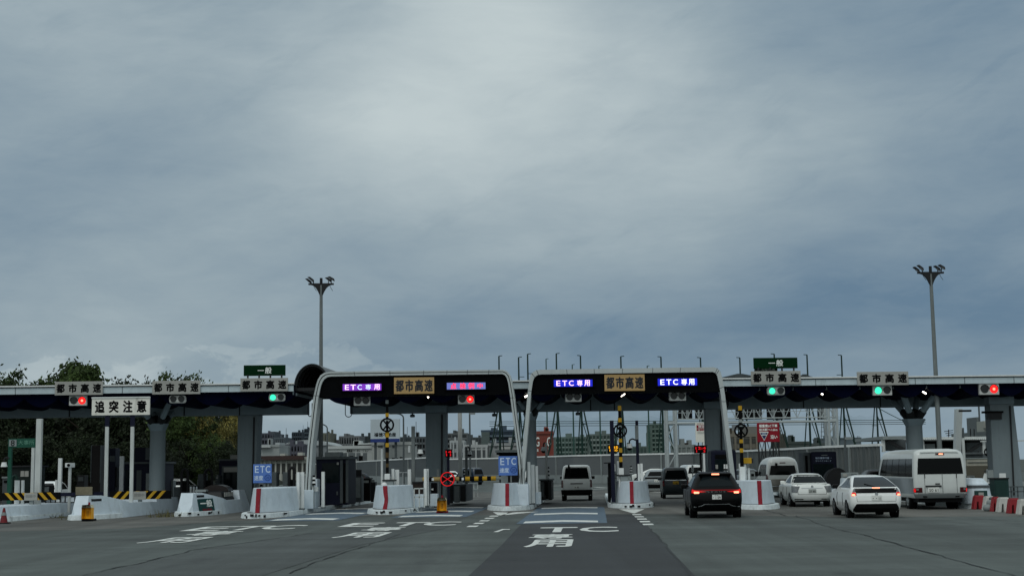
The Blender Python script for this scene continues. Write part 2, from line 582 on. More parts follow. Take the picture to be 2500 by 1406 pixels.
M = dict(
    kerb=mat('painted_kerb', '#ccd6d8', 0.75, var=0.18, scale=5, dirt=('#4c4e4a', 0.7, 1.7)),
    kerb_top=mat('island_concrete', '#6e7170', 0.85, var=0.25, scale=3),
    block=mat('white_block_paint', '#c3d0d8', 0.55, var=0.10, scale=2.5, dirt=('#8d9692', 0.45, 1.4)),
    white=mat('white_metal', '#d0d5d4', 0.45, var=0.08, scale=2, dirt=('#8b908c', 0.4, 2.0)),
    post=mat('galvanised_post', '#b4bab8', 0.5, var=0.16, scale=4, streak=0.3),
    postd=mat('weathered_post', '#6b7272', 0.55, var=0.2, scale=4, streak=0.3),
    fascia=mat('fascia_panel', '#aebdc2', 0.5, var=0.12, scale=1.6, streak=0.4, dirt=('#6a767a', 0.55, 1.2)),
    beam=mat('beam_paint', '#74838a', 0.7, var=0.14, scale=1.2, spec=0.3),
    column=mat('column_paint', '#6f7b7f', 0.6, var=0.14, scale=1.1, streak=0.3, dirt=('#41494a', 0.5, 0.9)),
    navy=mat('navy_panel', '#060c24', 0.6, var=0.15, spec=0.2),
    vault=mat('soffit_navy', '#03061a', 0.9, var=0.2, spec=0.03),
    black=mat('black_panel', '#050608', 0.8, var=0.2, spec=0.06),
    blackm=mat('black_rubber', '#111214', 0.6, var=0.2),
    dark=mat('dark_metal', '#16191b', 0.6, var=0.2, spec=0.3),
    arch=mat('arch_metal', '#a9b1b1', 0.42, var=0.08, scale=1.3, streak=0.4, dirt=('#7d8685', 0.4, 1.3)),
    grey=mat('grey_sheet', '#7c8484', 0.55, var=0.12),
    greyd=mat('dark_grey_sheet', '#4a5153', 0.6, var=0.15),
    signgrey=mat('sign_grey', '#93948f', 0.55, var=0.06, scale=1.5, dirt=('#7b7b76', 0.4, 1.2)),
    signwhite=mat('sign_white', '#d4d5cc', 0.5, var=0.06, dirt=('#77786f', 0.5, 2.2)),
    gold=mat('sign_gold', '#a68a5c', 0.5, var=0.08),
    ink=mat('black_ink', '#060708', 0.8, var=0.05, spec=0.1),
    inkgrey=mat('dark_lettering', '#23272c', 0.6, var=0.05),
    green=mat('sign_green', '#02240f', 0.7, var=0.06, spec=0.05),
    whitelet=mat('white_lettering', '#dfe4e0', 0.5, var=0.04),
    etcblue=mat('sign_blue', '#4f72b4', 0.5, var=0.06),
    etclet=mat('pale_blue_lettering', '#b9cbe0', 0.5, var=0.04),
    ringblue=mat('deep_blue_ring', '#1b3b7c', 0.5, var=0.04),
    redpaint=mat('red_stripe', '#7c1022', 0.55, var=0.15, scale=6, dirt=('#9a8a88', 0.5, 3.0)),
    redsign=mat('sign_red', '#7e0a1e', 0.5, var=0.06),
    yellow=mat('warning_yellow', '#b08a1c', 0.5, var=0.14, scale=6, dirt=('#5d4c20', 0.4, 4.0)),
    amberdrum=mat('amber_plastic', '#f0ac20', 0.4, var=0.08),
    creamcap=mat('cream_plastic', '#cfc9ac', 0.4, var=0.06),
    rubber=mat('tyre_rubber', '#08090a', 0.9, var=0.2, scale=8, spec=0.15),
    rim=mat('alloy_rim', '#8d9294', 0.3, 0.8, var=0.1),
    rimdark=mat('dark_rim', '#4b4f51', 0.35, 0.7, var=0.1),
    steel=mat('steel_rail', '#565e60', 0.4, 0.5, var=0.15),
    tealbox=mat('teal_cabinet', '#1d3b38', 0.5, var=0.14),
    roadw=mat('road_paint', '#cfd4d0', 0.7, var=0.25, scale=7, dirt=('#5a605e', 0.9, 1.6)),
    roadb=mat('blue_surface', '#566775', 0.8, var=0.25, scale=4, dirt=('#4a5352', 0.85, 0.7)),
    crack=mat('crack_filler', '#282b2b', 0.7, var=0.2),
    lamp=mat('lit_lamp', '#ffffff', 0.4, emit='#fff4e2', es=6.0),
    redlit=mat('red_signal_lit', '#500406', 0.4, emit='#ff1a1a', es=1.8),
    redcore=mat('red_signal_core', '#ff6050', 0.4, emit='#ff7a60', es=3.0),
    grnlit=mat('green_signal_lit', '#08503c', 0.4, emit='#39e8b4', es=1.5),
    redled=mat('red_led', '#500406', 0.4, emit='#ff1420', es=0.75),
    amberled=mat('amber_led', '#503a06', 0.4, emit='#ffb428', es=1.3),
    brake=mat('brake_light_lit', '#400204', 0.3, emit='#f01a18', es=0.8),
    brakehot=mat('brake_light_core', '#ff9080', 0.3, emit='#ff9a70', es=2.2),
    tail=mat('tail_lens', '#3d0509', 0.2, coat=0.5, var=0.05),
    tailglow=mat('tail_lens_glowing', '#4a0408', 0.2, emit='#c00d14', es=0.22),
    clearlens=mat('clear_lens', '#6d7274', 0.2, coat=0.4, var=0.3, scale=12),
    lens=mat('unlit_lens', '#171c1d', 0.3, coat=0.2, var=0.15), sighouse=mat('signal_housing', '#aeb1ae', 0.5, var=0.06),
    plate=mat('number_plate', '#cfd3cf', 0.5, var=0.03),
    plateyel=mat('yellow_plate', '#7d6516', 0.5, var=0.05),
    chrome=mat('chrome_trim', '#b8bdbf', 0.15, 0.9, var=0.04),
    carwhite=mat('white_car_paint', '#e6eae8', 0.3, coat=0.6, var=0.03), vanwhite=mat('white_van_paint', '#c0c6c4', 0.35, coat=0.4, var=0.06),
    carpearl=mat('pearl_car_paint', '#dadfdc', 0.3, coat=0.6, var=0.03),
    carsilver=mat('silver_car_paint', '#7c8486', 0.3, 0.4, coat=0.6, var=0.03),
    carblack=mat('black_car_paint', '#030405', 0.35, coat=0.06, spec=0.1, var=0.05),
    cardark=mat('dark_green_car_paint', '#1a2225', 0.3, coat=0.15, spec=0.2, var=0.05),
    carnavy=mat('navy_car_paint', '#1a2a3a', 0.3, coat=0.6, var=0.05),
    carbeige=mat('beige_car_paint', '#77756d', 0.32, 0.3, coat=0.6, var=0.04),
    cargrey=mat('grey_car_paint', '#666d70', 0.32, 0.3, coat=0.6, var=0.04),
    carglass=glass('car_glass', '#06090a', 0.08),
    carglass2=glass('car_glass_pale', '#161d20', 0.1),
    boothglass=glass('booth_glass', '#101a1c', 0.08),
    trim=mat('black_trim', '#060708', 0.7, var=0.15, spec=0.15),
)
# ------------------------------------------------------------------ ground and road


def road_mat(name, c1, c2, patch=0.5, wear=None):
    m = bpy.data.materials.new(name)
    m.use_nodes = True
    nt = m.node_tree
    N, L = nt.nodes, nt.links
    b = N['Principled BSDF']
    b.inputs['Roughness'].default_value = 0.82
    b.inputs['Specular IOR Level'].default_value = 0.35
    tc = N.new('ShaderNodeTexCoord')

    def noise(sc, det, rot=True, st=(1, 1, 1)):
        mp = N.new('ShaderNodeMapping')
        mp.inputs['Rotation'].default_value = (0, 0, -LROT if rot else 0)
        mp.inputs['Scale'].default_value = st
        L.new(tc.outputs['Object'], mp.inputs[0])
        n = N.new('ShaderNodeTexNoise')
        n.inputs['Scale'].default_value = sc
        n.inputs['Detail'].default_value = det
        n.inputs['Roughness'].default_value = 0.65
        L.new(mp.outputs[0], n.inputs['Vector'])
        return n.outputs['Fac']

    def rng(x, a, b_, c, d):
        n = N.new('ShaderNodeMapRange')
        for i, q in enumerate((a, b_, c, d)): n.inputs[i + 1].default_value = q
        L.new(x, n.inputs[0])
        return n.outputs[0]

    def mix(f, a, b_, bt='MIX'):
        n = N.new('ShaderNodeMix')
        n.data_type = 'RGBA'
        n.blend_type = bt
        for i, q in ((0, f), (6, a), (7, b_)):
            if isinstance(q, (float, tuple)): n.inputs[i].default_value = q
            else: L.new(q, n.inputs[i])
        return n.outputs[2]
    big = noise(0.09, 5, st=(1, 0.35, 1))
    streak = noise(0.62, 7, st=(1, 0.035, 1))
    cross = noise(0.35, 5, st=(0.25, 1, 1))
    fine = noise(38, 3)
    col = mix(rng(big, 0.35, 0.65, 0, 1), lin(c1), lin(c2))
    col = mix(1.0, col, rng(streak, 0.3, 0.7, 1 - 0.38 * patch, 1 + 0.30 * patch), 'MULTIPLY')
    col = mix(1.0, col, rng(cross, 0.3, 0.7, 1 - 0.42 * patch, 1 + 0.30 * patch), 'MULTIPLY')
    col = mix(1.0, col, rng(fine, 0.3, 0.7, 0.7, 1.3), 'MULTIPLY')
    blot = noise(0.55, 7, st=(1, 0.5, 1))
    col = mix(rng(blot, 0.58, 0.70, 0.0, 0.7 * patch), col, lin('#2a2e30'))
    L.new(col, b.inputs['Base Color'])
    bp = N.new('ShaderNodeBump')
    bp.inputs['Strength'].default_value = 0.35
    bp.inputs['Distance'].default_value = 0.012
    L.new(fine, bp.inputs['Height'])
    L.new(bp.outputs[0], b.inputs['Normal'])
    return m


MR = road_mat('asphalt', '#464d4b', '#4e5653', 0.85)
MR2 = road_mat('new_asphalt', '#2d3133', '#323638', 0.6)
MR3 = road_mat('worn_concrete_surface', '#5d5d58', '#535654', 1.0)
MG = mat('far_ground', '#4a4f4b', 0.9, var=0.3, scale=0.05)


def sheet(name, pts, z, m):
    return struct(MB().sheet(pts, z).build(name, m))


sheet('ground', [(-3500, -200), (3500, -200), (3500, 6000), (-3500, 6000)], -0.03, MG)
sheet('road', [(-90, -30), (90, -30), (110, 215), (-110, 215)], 0.0, MR)
ap = [G(-300, 1304), G(300, 1290), G(560, 1271), G(900, 1259), G(1490, 1254.5), G(1610, 1254.5), G(2050, 1262), G(2800, 1258)]
sheet('toll_apron', ap + [Vector((70, 112, 0)), Vector((-70, 112, 0))], 0.004, MR3)
sheet('resurfaced_lane', [G(1060, 1480), G(1150, 1400), G(1225, 1330), G(1262, 1290), G(1300, 1256), G(1500, 1255), G(1560, 1256), G(1587, 1290), G(1697, 1406), G(1790, 1500)], 0.008, MR2)
sheet('resurfaced_lane', [G(-300, 1430), G(210, 1405), G(505, 1337), G(880, 1285), G(985, 1262), G(1150, 1256), G(1085, 1290), G(880, 1330), G(560, 1430)], 0.006,
      road_mat('middle_aged_asphalt', '#404645', '#474d4c', 0.7))


def ribbon(name, pts, w, m, z, wob=0.0):
    A, B = [], []
    for i, p in enumerate(pts):
        q = pts[min(i + 1, len(pts) - 1)] - pts[max(i - 1, 0)]
        s = Vector((q.y, -q.x, 0)).normalized()
        ww = w * (1 + wob * (random.random() - 0.5))
        A.append((p.x - s.x * ww / 2, p.y - s.y * ww / 2))
        B.append((p.x + s.x * ww / 2, p.y + s.y * ww / 2))
    mb = MB()
    for i in range(len(pts) - 1):
        mb.sheet([A[i], A[i + 1], B[i + 1], B[i]], z)
    return struct(mb.build(name, m))


def wander(p, q, n, amp):
    d = q - p
    s = Vector((d.y, -d.x, 0)).normalized()
    o, out = 0.0, []
    for i in range(n + 1):
        o = o * 0.7 + random.gauss(0, amp)
        out.append(p + d * (i / n) + s * o)
    return out


for a, b, w in (((1862, 1243), (1918, 1259), 0.09), ((2045, 1291), (2480, 1406), 0.07), ((1588, 1291), (1697, 1407), 0.06),
                ((200, 1405), (505, 1337), 0.07), ((505, 1337), (880, 1285), 0.06), ((700, 1400), (985, 1300), 0.05),
                ((1600, 1276), (1640, 1276), 0.14), ((1120, 1368), (1480, 1366), 0.05), ((2280, 1262), (2520, 1273), 0.08),
                ((1940, 1258), (2040, 1291), 0.04), ((-50, 1325), (560, 1272), 0.05)):
    ribbon('road_crack', wander(G(*a), G(*b), 26, 0.035), w * .6, M['crack'], 0.0125, 1.4)



def gtext(s, xc, yc, w, h, m=None):
    c = G(xc, yc)
    vs, fs = glyphs(s, 0.0)
    mb = MB()
    for k, (dx, dy) in enumerate(((-.03, 0), (.03, 0), (0, .09), (0, -.09))):
        mb.add([Vector((c.x, c.y, 0.013 + .0006 * k)) + LSIDE * (v[0] * w + dx) + LANE * (v[1] * h + dy) for v in vs], fs)
    return struct(mb.build('road_lettering', m or M['roadw']))


for xs, ys, w, sc in (((1362, 1462), (1293, 1292), 1.12, 'TC'), ((885, 997, 1078), (1281, 1279.5, 1278), 1.15, 'ETC'), ((515, 605, 690), (1290.5, 1289, 1287), 1.2, 'ETC')):
    for ch, x, y in zip(sc, xs, ys):
        gtext(ch, x, y, w, 3.2)
gtext('専', 1346, 1309.5, 1.15, 2.5)
gtext('用', 1341, 1326, 1.12, 3.3)
gtext('専', 936, 1291.5, 1.2, 2.6)
gtext('用', 884, 1306, 1.3, 3.0)
gtext('専', 522, 1302, 1.3, 3.0)
gtext('用', 428, 1318.5, 1.35, 3.0)
sheet('road_marking', [G(1204, 1299), G(1226, 1291.5), G(1245, 1291.5), G(1244, 1293.4), G(1229, 1293.6), G(1216, 1299)], 0.013, M['roadw'])

LANES = {}
for key, c, u0, u1, hw in (('third', (1393, 1240), -17.5, 1.5, 1.55), ('second', (1099, 1246), -8.5, 4, 1.5), ('first', (823, 1254), -8.0, 7, 1.5)):
    o = G(*c)
    LANES[key] = o
    q = [o + LANE * u0 - LSIDE * hw, o + LANE * u0 + LSIDE * hw, o + LANE * u1 + LSIDE * hw, o + LANE * u1 - LSIDE * hw]
    sheet('blue_lane_surface', q, 0.0105, M['roadb'])
    n = 3 if key == 'third' else 3
    for i in range(n):
        uu = u0 + 0.5 + (u1 - u0 - 1.5) * i / (n - 1) * (0.93 if key == 'third' else 1)
        mb = MB()
        A = [o + LANE * (uu + f * 0.9) + LSIDE * (hw * 0.86 * (k)) for k, f in ((-1, 0), (-0.5, 0.5), (0, 1), (0.5, 0.5), (0.93, 0))]
        for k in range(4):
            mb.sheet([A[k], A[k + 1], A[k + 1] + LANE * 1.5, A[k] + LANE * 1.5], 0.0145)
        struct(mb.build('road_stripe', M['roadw']))
for a, b, n in (((1553, 1254.5), (1588, 1285), 5), ((1210, 1258), (1143, 1290), 5)):
    p, q = G(*a), G(*b)
    d = (q - p)
    s = Vector((d.y, -d.x, 0)).normalized() * 0.17
    for i in range(n):
        c = p + d * ((i + 0.1) / n)
        e = p + d * ((i + 0.55) / n)
        sheet('road_dash', [c - s, c + s, e + s, e - s], 0.0125, M['roadw'])
for tri in (((1203, 1250), (1240, 1251), (1232, 1257.5), (1216, 1257.5)), ((1252, 1251), (1262, 1250), (1316, 1249), (1218, 1258.5)),
            ((1511, 1243), (1574, 1242.5), (1549, 1253), (1544, 1252.5))):
    sheet('road_marking', [G(*t) for t in tri], 0.0125, M['roadw'])
# lane lines beyond the plaza
for a, b in (((1395, 1196), (1478, 1193)), ((1452, 1189), (1480, 1190.5)), ((930, 1180), (1120, 1176)), ((1350, 1186), (1420, 1183)), ((1590, 1200), (1620, 1201))):
    ribbon('road_line', [G(*a), G(*b)], 0.5, M['roadw'], 0.0125)

# ------------------------------------------------------------------ toll islands
ISL = {}


def plan(hw, u0, nose, u1, n=9, pw=2.3):
    """outline of an island in (side, forward) metres: rounded nose, straight sides"""
    pts = []
    for i in range(n + 1):
        t = math.pi * (i / n) - math.pi / 2
        c, s = math.cos(t), math.sin(t)
        pts.append((hw * math.copysign(abs(s) ** (2 / pw), s), u0 + nose * (1 - abs(c) ** (2 / pw))))
    return pts + [(hw, u1 - 0.5), (hw * 0.6, u1), (-hw * 0.6, u1), (-hw, u1 - 0.5)]


def ipt(o, v, u, z=0.0):
    return o + LSIDE * v + LANE * u + ZU * z


def frustum(mb, o, pts0, z0, pts1, z1):
    n = len(pts0)
    vs = [ipt(o, p[0], p[1], z0) for p in pts0] + [ipt(o, p[0], p[1], z1) for p in pts1]
    fs = [(i, (i + 1) % n, (i + 1) % n + n, i + n) for i in range(n)]
    fs += [tuple(range(n - 1, -1, -1)), tuple(range(n, 2 * n))]
    mb.add(vs, fs)


def island(key, tip, length, label, hw=1.08, nose=2.7):
    o = G(*tip)
    ISL[key] = o
    t = thing('traffic_island', label, 'traffic island', o, LROT, 'toll islands between the lanes')
    a, b = plan(hw, 0, nose, length, 14, 1.7), plan(hw - 0.04, 0.06, nose, length - 0.04, 14, 1.7)
    mb = MB()
    frustum(mb, o, a, -0.02, b, 0.2)
    mb.build('kerb', M['kerb'], t, bevel=0.02)
    if key in ('first', 'second', 'fourth', 'general'):
        rr = random.Random(len(key))
        pl = plan(hw + .002, 0, nose, length, 40, 1.7)
        for k in range(9):                      # paint knocked off by tyres
            i = rr.randrange(14, 40)
            p_, q_ = ipt(o, *pl[i]), ipt(o, *pl[i + 1])
            d_ = (q_ - p_).normalized()
            w_, h_ = rr.uniform(.04, .16), rr.uniform(.05, .13)
            c_ = p_ + (q_ - p_) * rr.random() + ZU * rr.uniform(.07, .15)
            MB().box(c_, (w_, .03, h_), (d_, Vector((-d_.y, d_.x, 0)), ZU)).build('chipped_paint', M['dark'], t)
    c = plan(hw - 0.2, 0.4, nose, length - 0.2, 14, 1.7)
    mb = MB()
    mb.add([ipt(o, p[0], p[1], 0.204) for p in c], [tuple(range(len(c)))])
    mb.build('paved_top', M['kerb_top'], t)
    return o


island('far', (-75, 1277), 30, 'toll island at the left edge behind the red traffic cone', 1.1)
island('lantern', (181, 1270), 32, 'toll island behind the amber lantern and under the rear-end collision sign', 1.05, 3.2)
island('general', (445, 1261), 30, 'toll island carrying the white block with the green panel', 1.05, 3.2)
island('first', (615, 1266), 30, 'toll island under the left blue speed sign, its kerb paint chipped black', 1.08, 3.2)
island('second', (935, 1256), 30, 'toll island with the torn red stripe and the raised pole in the left portal', 1.08, 2.7)
island('third', (1237, 1247), 27, 'toll island at the feet where the two portals meet')
island('fourth', (1544, 1241), 26, 'toll island between the white van and the dark vans')
island('fifth', (1860, 1244), 30, 'toll island right of the black car, its block part hidden by the car')
island('sixth', (2133, 1237), 28, 'toll island hidden mostly behind the white hatchback')
island('seventh', (2400, 1242), 30, 'toll island right of the white microbus', 0.62, 1.2)


def crash_block(key, label, u0=0.42, length=3.4, hw=0.93, stripe=True, h=1.0, seam=None, torn=False, slot=False):
    o = ISL[key]
    t = thing('crash_block', label, 'crash barrier', ipt(o, 0, u0 + 0.8, 0.2), LROT, 'white crash blocks on the island noses')
    mb = MB()
    frustum(mb, o, plan(hw, u0, 2.6, u0 + length, 14, 1.32), 0.2, plan(hw - 0.13, u0 + 0.22, 2.5, u0 + length, 14, 1.32), 0.2 + h)
    mb.build('block', M['block'], t, bevel=0.03)
    if stripe:
        mb = MB()
        wz = [0, 0.3, 0.45, 0.7, 1.0]
        A, B = [], []
        for k, f in enumerate(wz):
            jl = random.uniform(-0.05, 0.05) if torn else 0
            A.append(ipt(o, -0.085 + jl, u0 - 0.012 + 0.2 * f, 0.2 + h * f))
            B.append(ipt(o, 0.085 + jl * 0.5, u0 - 0.012 + 0.2 * f, 0.2 + h * f))
        mb.strip(A, B, LANE * 0.16)
        mb.build('reflective_stripe', M['redpaint'], t)
    if seam is not None:
        mb = MB()
        mb.box(ipt(o, hw - 0.065, u0 + seam, 0.2 + h * 0.5), (0.16, 0.05, h * 0.98), (LSIDE, LANE, ZU))
        mb.build('joint_strip', M['grey'], t)
    return t


crash_block('first', 'long white crash block with a red stripe near its left end', 0.9, 6.0, 0.9, seam=4.2)
crash_block('second', 'white crash block whose red stripe is torn and patchy', 0.6, 3.6, torn=True)
crash_block('third', 'white crash block with a clean red stripe under the right blue speed sign')
crash_block('fourth', 'white crash block with a red and white stripe beside the plain white van')
crash_block('fifth', 'white crash block with a red stripe just right of the black car')
crash_block('sixth', 'white crash block without a stripe, between the white sedan and hatchback', stripe=False)


def bow(hw, u, n=2.9):
    return hw if u >= n else hw * (0.12 + 0.88 * (max(u, 0) / n) ** 0.85)


def long_block(key, label, prof, hw=0.9, slot=None, panel=None):
    """long low block with the given side profile [(u, z)]"""
    o = ISL[key]
    t = thing('crash_block', label, 'crash barrier', ipt(o, 0, 0.5, 0), LROT, 'white crash blocks on the island noses')
    mb = MB()
    vs, fs = [], []
    tops, us = [], sorted(set([p[0] for p in prof] + [prof[0][0] + k * 0.25 for k in range(13)]))

    def zt(u):
        for a, b in zip(prof, prof[1:]):
            if a[0] <= u <= b[0]: return a[1] + (b[1] - a[1]) * (u - a[0]) / max(b[0] - a[0], 1e-6)
        return 0.0
    t['hw'] = hw
    for u in us:
        z, w = max(zt(u), 0.01), bow(hw, u - prof[0][0])
        vs += [ipt(o, -w - .2, u, 0), ipt(o, -w - .2 + .22 * z, u, z), ipt(o, w + .2 - .22 * z, u, z), ipt(o, w + .2, u, 0)] if u > us[0] else [ipt(o, -.1, u, 0), ipt(o, -.1, u, .01), ipt(o, .1, u, .01), ipt(o, .1, u, 0)]
    n = len(us)
    for i in range(n - 1):
        fs += [(4 * i + k, 4 * i + k + 1, 4 * i + k + 5, 4 * i + k + 4) for k in range(3)] + [(4 * i + 3, 4 * i, 4 * i + 4, 4 * i + 7)]
    fs += [(0, 1, 2, 3), (4 * n - 1, 4 * n - 2, 4 * n - 3, 4 * n - 4)]
    mb.add(vs, fs)
    del t['hw']
    mb.build('block', M['block'], t, bevel=0.03)
    if slot:
        for u, z, w in slot:
            d = (ipt(o, bow(hw, u + .3 - prof[0][0]), u + .3) - ipt(o, bow(hw, u - .3 - prof[0][0]), u - .3)).normalized()
            sv = bow(hw, u - prof[0][0]) + 0.2 - 0.22 * z + 0.004
            MB().box(ipt(o, sv, u, z), (0.03, w, 0.1), (Vector((d.y, -d.x, 0)), d, ZU)).build('lifting_slot', M['dark'], t)
    return t


long_block('far', 'low white block at the left edge, flat on top and ending in a raised piece',
           [(0.5, 0.0), (0.7, 0.62), (10.5, 0.60), (10.6, 0.78), (12.2, 0.78), (12.6, 0.0)])
long_block('lantern', 'long white block sloping down behind the amber lantern',
           [(0.4, 0.0), (0.9, 0.98), (1.8, 0.98), (4.2, 0.62), (8.0, 0.56), (8.05, 0.7), (11.6, 0.7), (12.0, 0.0)], slot=[(1.35, 0.8, 0.7)])
BC = long_block('general', 'white block with a green panel, dipping in the middle and raised at its far end',
                [(0.2, 0.0), (0.7, 0.98), (1.4, 1.0), (3.9, 0.6), (6.2, 0.6), (6.3, 1.02), (7.4, 1.02), (7.9, 0.0)], slot=[(1.2, 0.85, 0.6)])
oc = ISL['general']
pu = 1.5
pd = (ipt(oc, bow(.9, pu + .5 - .2), pu + .5) - ipt(oc, bow(.9, pu - .5 - .2), pu - .5)).normalized()
pn = (Vector((pd.y, -pd.x, 0)) + ZU * .22).normalized()
pu_ = pd.cross(pn) * -1.0
c0 = ipt(oc, bow(.9, pu - .2) + 0.2 - 0.22 * 0.43 + 0.02, pu, 0.43)
MB().box(c0, (0.03, 1.3, 0.62), (pn, pd, pu_)).build('panel', mat('panel_teal', '#16403e', 0.5), BC)
lettering('一般', c0 + pn * 0.018 + pu_ * 0.1, 1.0, 0.3, pd, pu_, M['whitelet'], BC, 'panel_lettering', 0.04)
lettering('現金専用', c0 + pn * 0.018 - pu_ * 0.19, 0.8, 0.12, pd, pu_, M['redsign'], BC, 'panel_lettering', 0.03)
SB = thing('crash_block', 'rounded white block with a dark band right of the microbus', 'crash barrier', ipt(ISL['seventh'], 0, 0.9, 0.2), LROT, 'white crash blocks on the island noses')
mb = MB()
o7 = ISL['seventh']
frustum(mb, o7, plan(0.6, 0.2, 0.7, 2.6), 0.2, plan(0.5, 0.3, 0.7, 2.6), 0.95)
frustum(mb, o7, plan(0.5, 0.3, 0.7, 2.6), 0.951, plan(0.3, 0.6, 0.5, 2.5), 1.2)
mb.build('block', M['block'], SB, bevel=0.03)
mb = MB()
frustum(mb, o7, plan(0.535, 0.265, 0.7, 2.61), 0.82, plan(0.52, 0.28, 0.7, 2.61), 0.93)
mb.build('band', M['greyd'], SB)
MB().box(ipt(o7, 0.0, 0.2, 0.5), (0.5, 0.06, 0.44), (LSIDE, LANE, ZU)).build('panel', M['tealbox'], SB)
MB().box(ipt(o7, 0.0, 0.16, 0.55), (0.2, 0.02, 0.2), (LSIDE, LANE, ZU)).build('notice', M['signgrey'], SB)
# ------------------------------------------------------------------ toll plaza canopies


def cpt(x, Y0, z):
    """point on the canopy plane Y = Y0 + b X"""
    return Vector((x, Y0 + CANB * x, z))


CAX = (CDIR, -CNRM, ZU)
Z_F0, Z_F1, Z_SOF = 5.57, 5.96, 5.62
Z_B0, Z_B1 = 4.65, 5.56
YF, YB = 67.0, 71.3


def canopy(name, label, x0, x1, centres, first_end, joints):
    t = thing(name, label, 'canopy', cpt((x0 + x1) / 2, YF, 0), CROT, 'toll plaza canopies')
    c = lambda Y0, z, a=x0, b=x1: cpt((a + b) / 2, Y0, z)
    L = (x1 - x0) / CDIR.x
    MB().box(c(YF + .1, (Z_F0 + 5.85) / 2), (L, .16, 5.85 - Z_F0), CAX).build('fascia', M['fascia'], t)
    MB().box(c(YF + .13, 5.875), (L - .02, .12, .048), CAX).build('fascia_gap', M['ink'], t)
    MB().box(c(YF + .08, 5.93), (L + .06, .3, .06), CAX).build('fascia_cap', M['white'], t)
    mb = MB()
    x = x0 + 1.3
    while x < x1:
        mb.box(cpt(x, YF + .012, (Z_F0 + 5.85) / 2), (.02, .02, 5.85 - Z_F0), CAX)
        x += 2.42
    mb.build('panel_joint', M['greyd'], t)
    dx = YB + .75 - YF
    A = [cpt(x0, YF + .19, Z_SOF), cpt(x1, YF + .19, Z_SOF), cpt(x1, YF + 9, Z_SOF), cpt(x0, YF + 9, Z_SOF)]
    sh = LANE * (9 / LANE.y)
    a, b = cpt(x0, YF + .19, Z_SOF), cpt(x1, YF + .19, Z_SOF)
    MB().prism([a, b, b + sh, a + sh], ZU * .26).build('roof_slab', M['vault'], t)
    dl = LANE * ((YB - YF - .25) / LANE.y)
    for xc in centres:
        w = 1.58
        A, B = [], []
        n = 14
        st = Vector((xc, YB + CANB * xc - .02, 0)) - dl
        for i in range(n + 1):
            f = i / n - .5
            z = 5.40 - .43 * max(math.cos(math.pi * f), 0) ** .9
            A.append(st + CDIR * (f * w) + ZU * z)
            B.append(st + CDIR * (f * w) + ZU * (Z_SOF - .002))
        MB().strip(A, B, dl).build('soffit_vault', M['vault'], t, smooth=True)
    mb = MB()
    for xc in list(centres) + [centres[-1] + 1.6]:
        st = Vector((xc - .8, YB + CANB * xc - .03, 5.44)) - dl
        mb.bar(st, st + dl, .07, .12)
    mb.build('soffit_rafters', M['column'], t)
    sb = LANE * (.75 / LANE.y)
    a, b = cpt(x0 + .3, YB, Z_B0), cpt(x1 - .25, YB, Z_B0)
    off = LANE * ((YB - YF) / LANE.y) - Vector((0, YB - YF, 0))
    a, b = a + Vector((off.x, 0, 0)), b + Vector((off.x, 0, 0))
    MB().prism([a, b, b + sb, a + sb], ZU * (Z_B1 - Z_B0)).build('rear_beam', M['beam'], t)
    for xj in joints:
        MB().box(cpt(xj, YB - .012, (Z_B0 + 5.2) / 2), (.06, .03, 5.2 - Z_B0), CAX).build('drain_pipe', M['dark'], t)
    for xe, sg in ((x0, -1), (x1, 1)):
        p = cpt(xe - sg * .06, YF + .2, 5.42)
        MB().prism([p, p + LANE * 4.4, p + LANE * 4.4 + CDIR * (.06 * sg), p + CDIR * (.06 * sg)], ZU * .47).build('end_fascia', M['column'], t)
    return t


xe = PP(716, 947, YF).x
off_b = (LANE.x / LANE.y) * (YB - YF)
cl = [PP(724 - 78 * k, 1008, YB).x for k in range(13)]
canL = canopy('toll_canopy', 'left canopy over the striped barriers, with navy vaults under its pale edge', -46, xe, cl[::-1], 'right', [PP(x, 1000, YB).x for x in (170, 585, 450)])
xs0 = PP(800, 947, YF).x
cm = [PP(869 + 77.2 * k, 1004, YB).x for k in range(24)]
canM = canopy('toll_canopy', 'main canopy behind the two portals and on to the right', xs0, 47, cm, 'left', [PP(x, 1000, YB).x for x in (1442, 1500, 1962, 2150, 1085)])
MB().prism([PP(1762, 921, 69), PP(1800, 912, 69), PP(1812, 912, 69), PP(1860, 921, 69)], LANE * 4).build('roof_crown', M['greyd'], canM)
MB().prism([PP(1945, 920, 69), PP(1960, 914, 69), PP(1966, 914, 69), PP(1985, 920, 69)], LANE * 4).build('roof_crown', M['greyd'], canM)

for cv, x, y0, w, dz in ((canM, 851, 985, .16, .55), (canL, 757, 972, .10, .5), (canM, 1772, 975, .12, .3)):
    q = PP(x, y0, YB - .1)
    q.z = 5.2
    MB().tube([q - CDIR * w] + [q - CDIR * (w * math.cos(math.pi * i / 10)) - ZU * (dz + .16 * math.sin(math.pi * i / 10)) for i in range(11)] + [q + CDIR * w], .022, 6).build('cable_loop', M['ink'], cv)

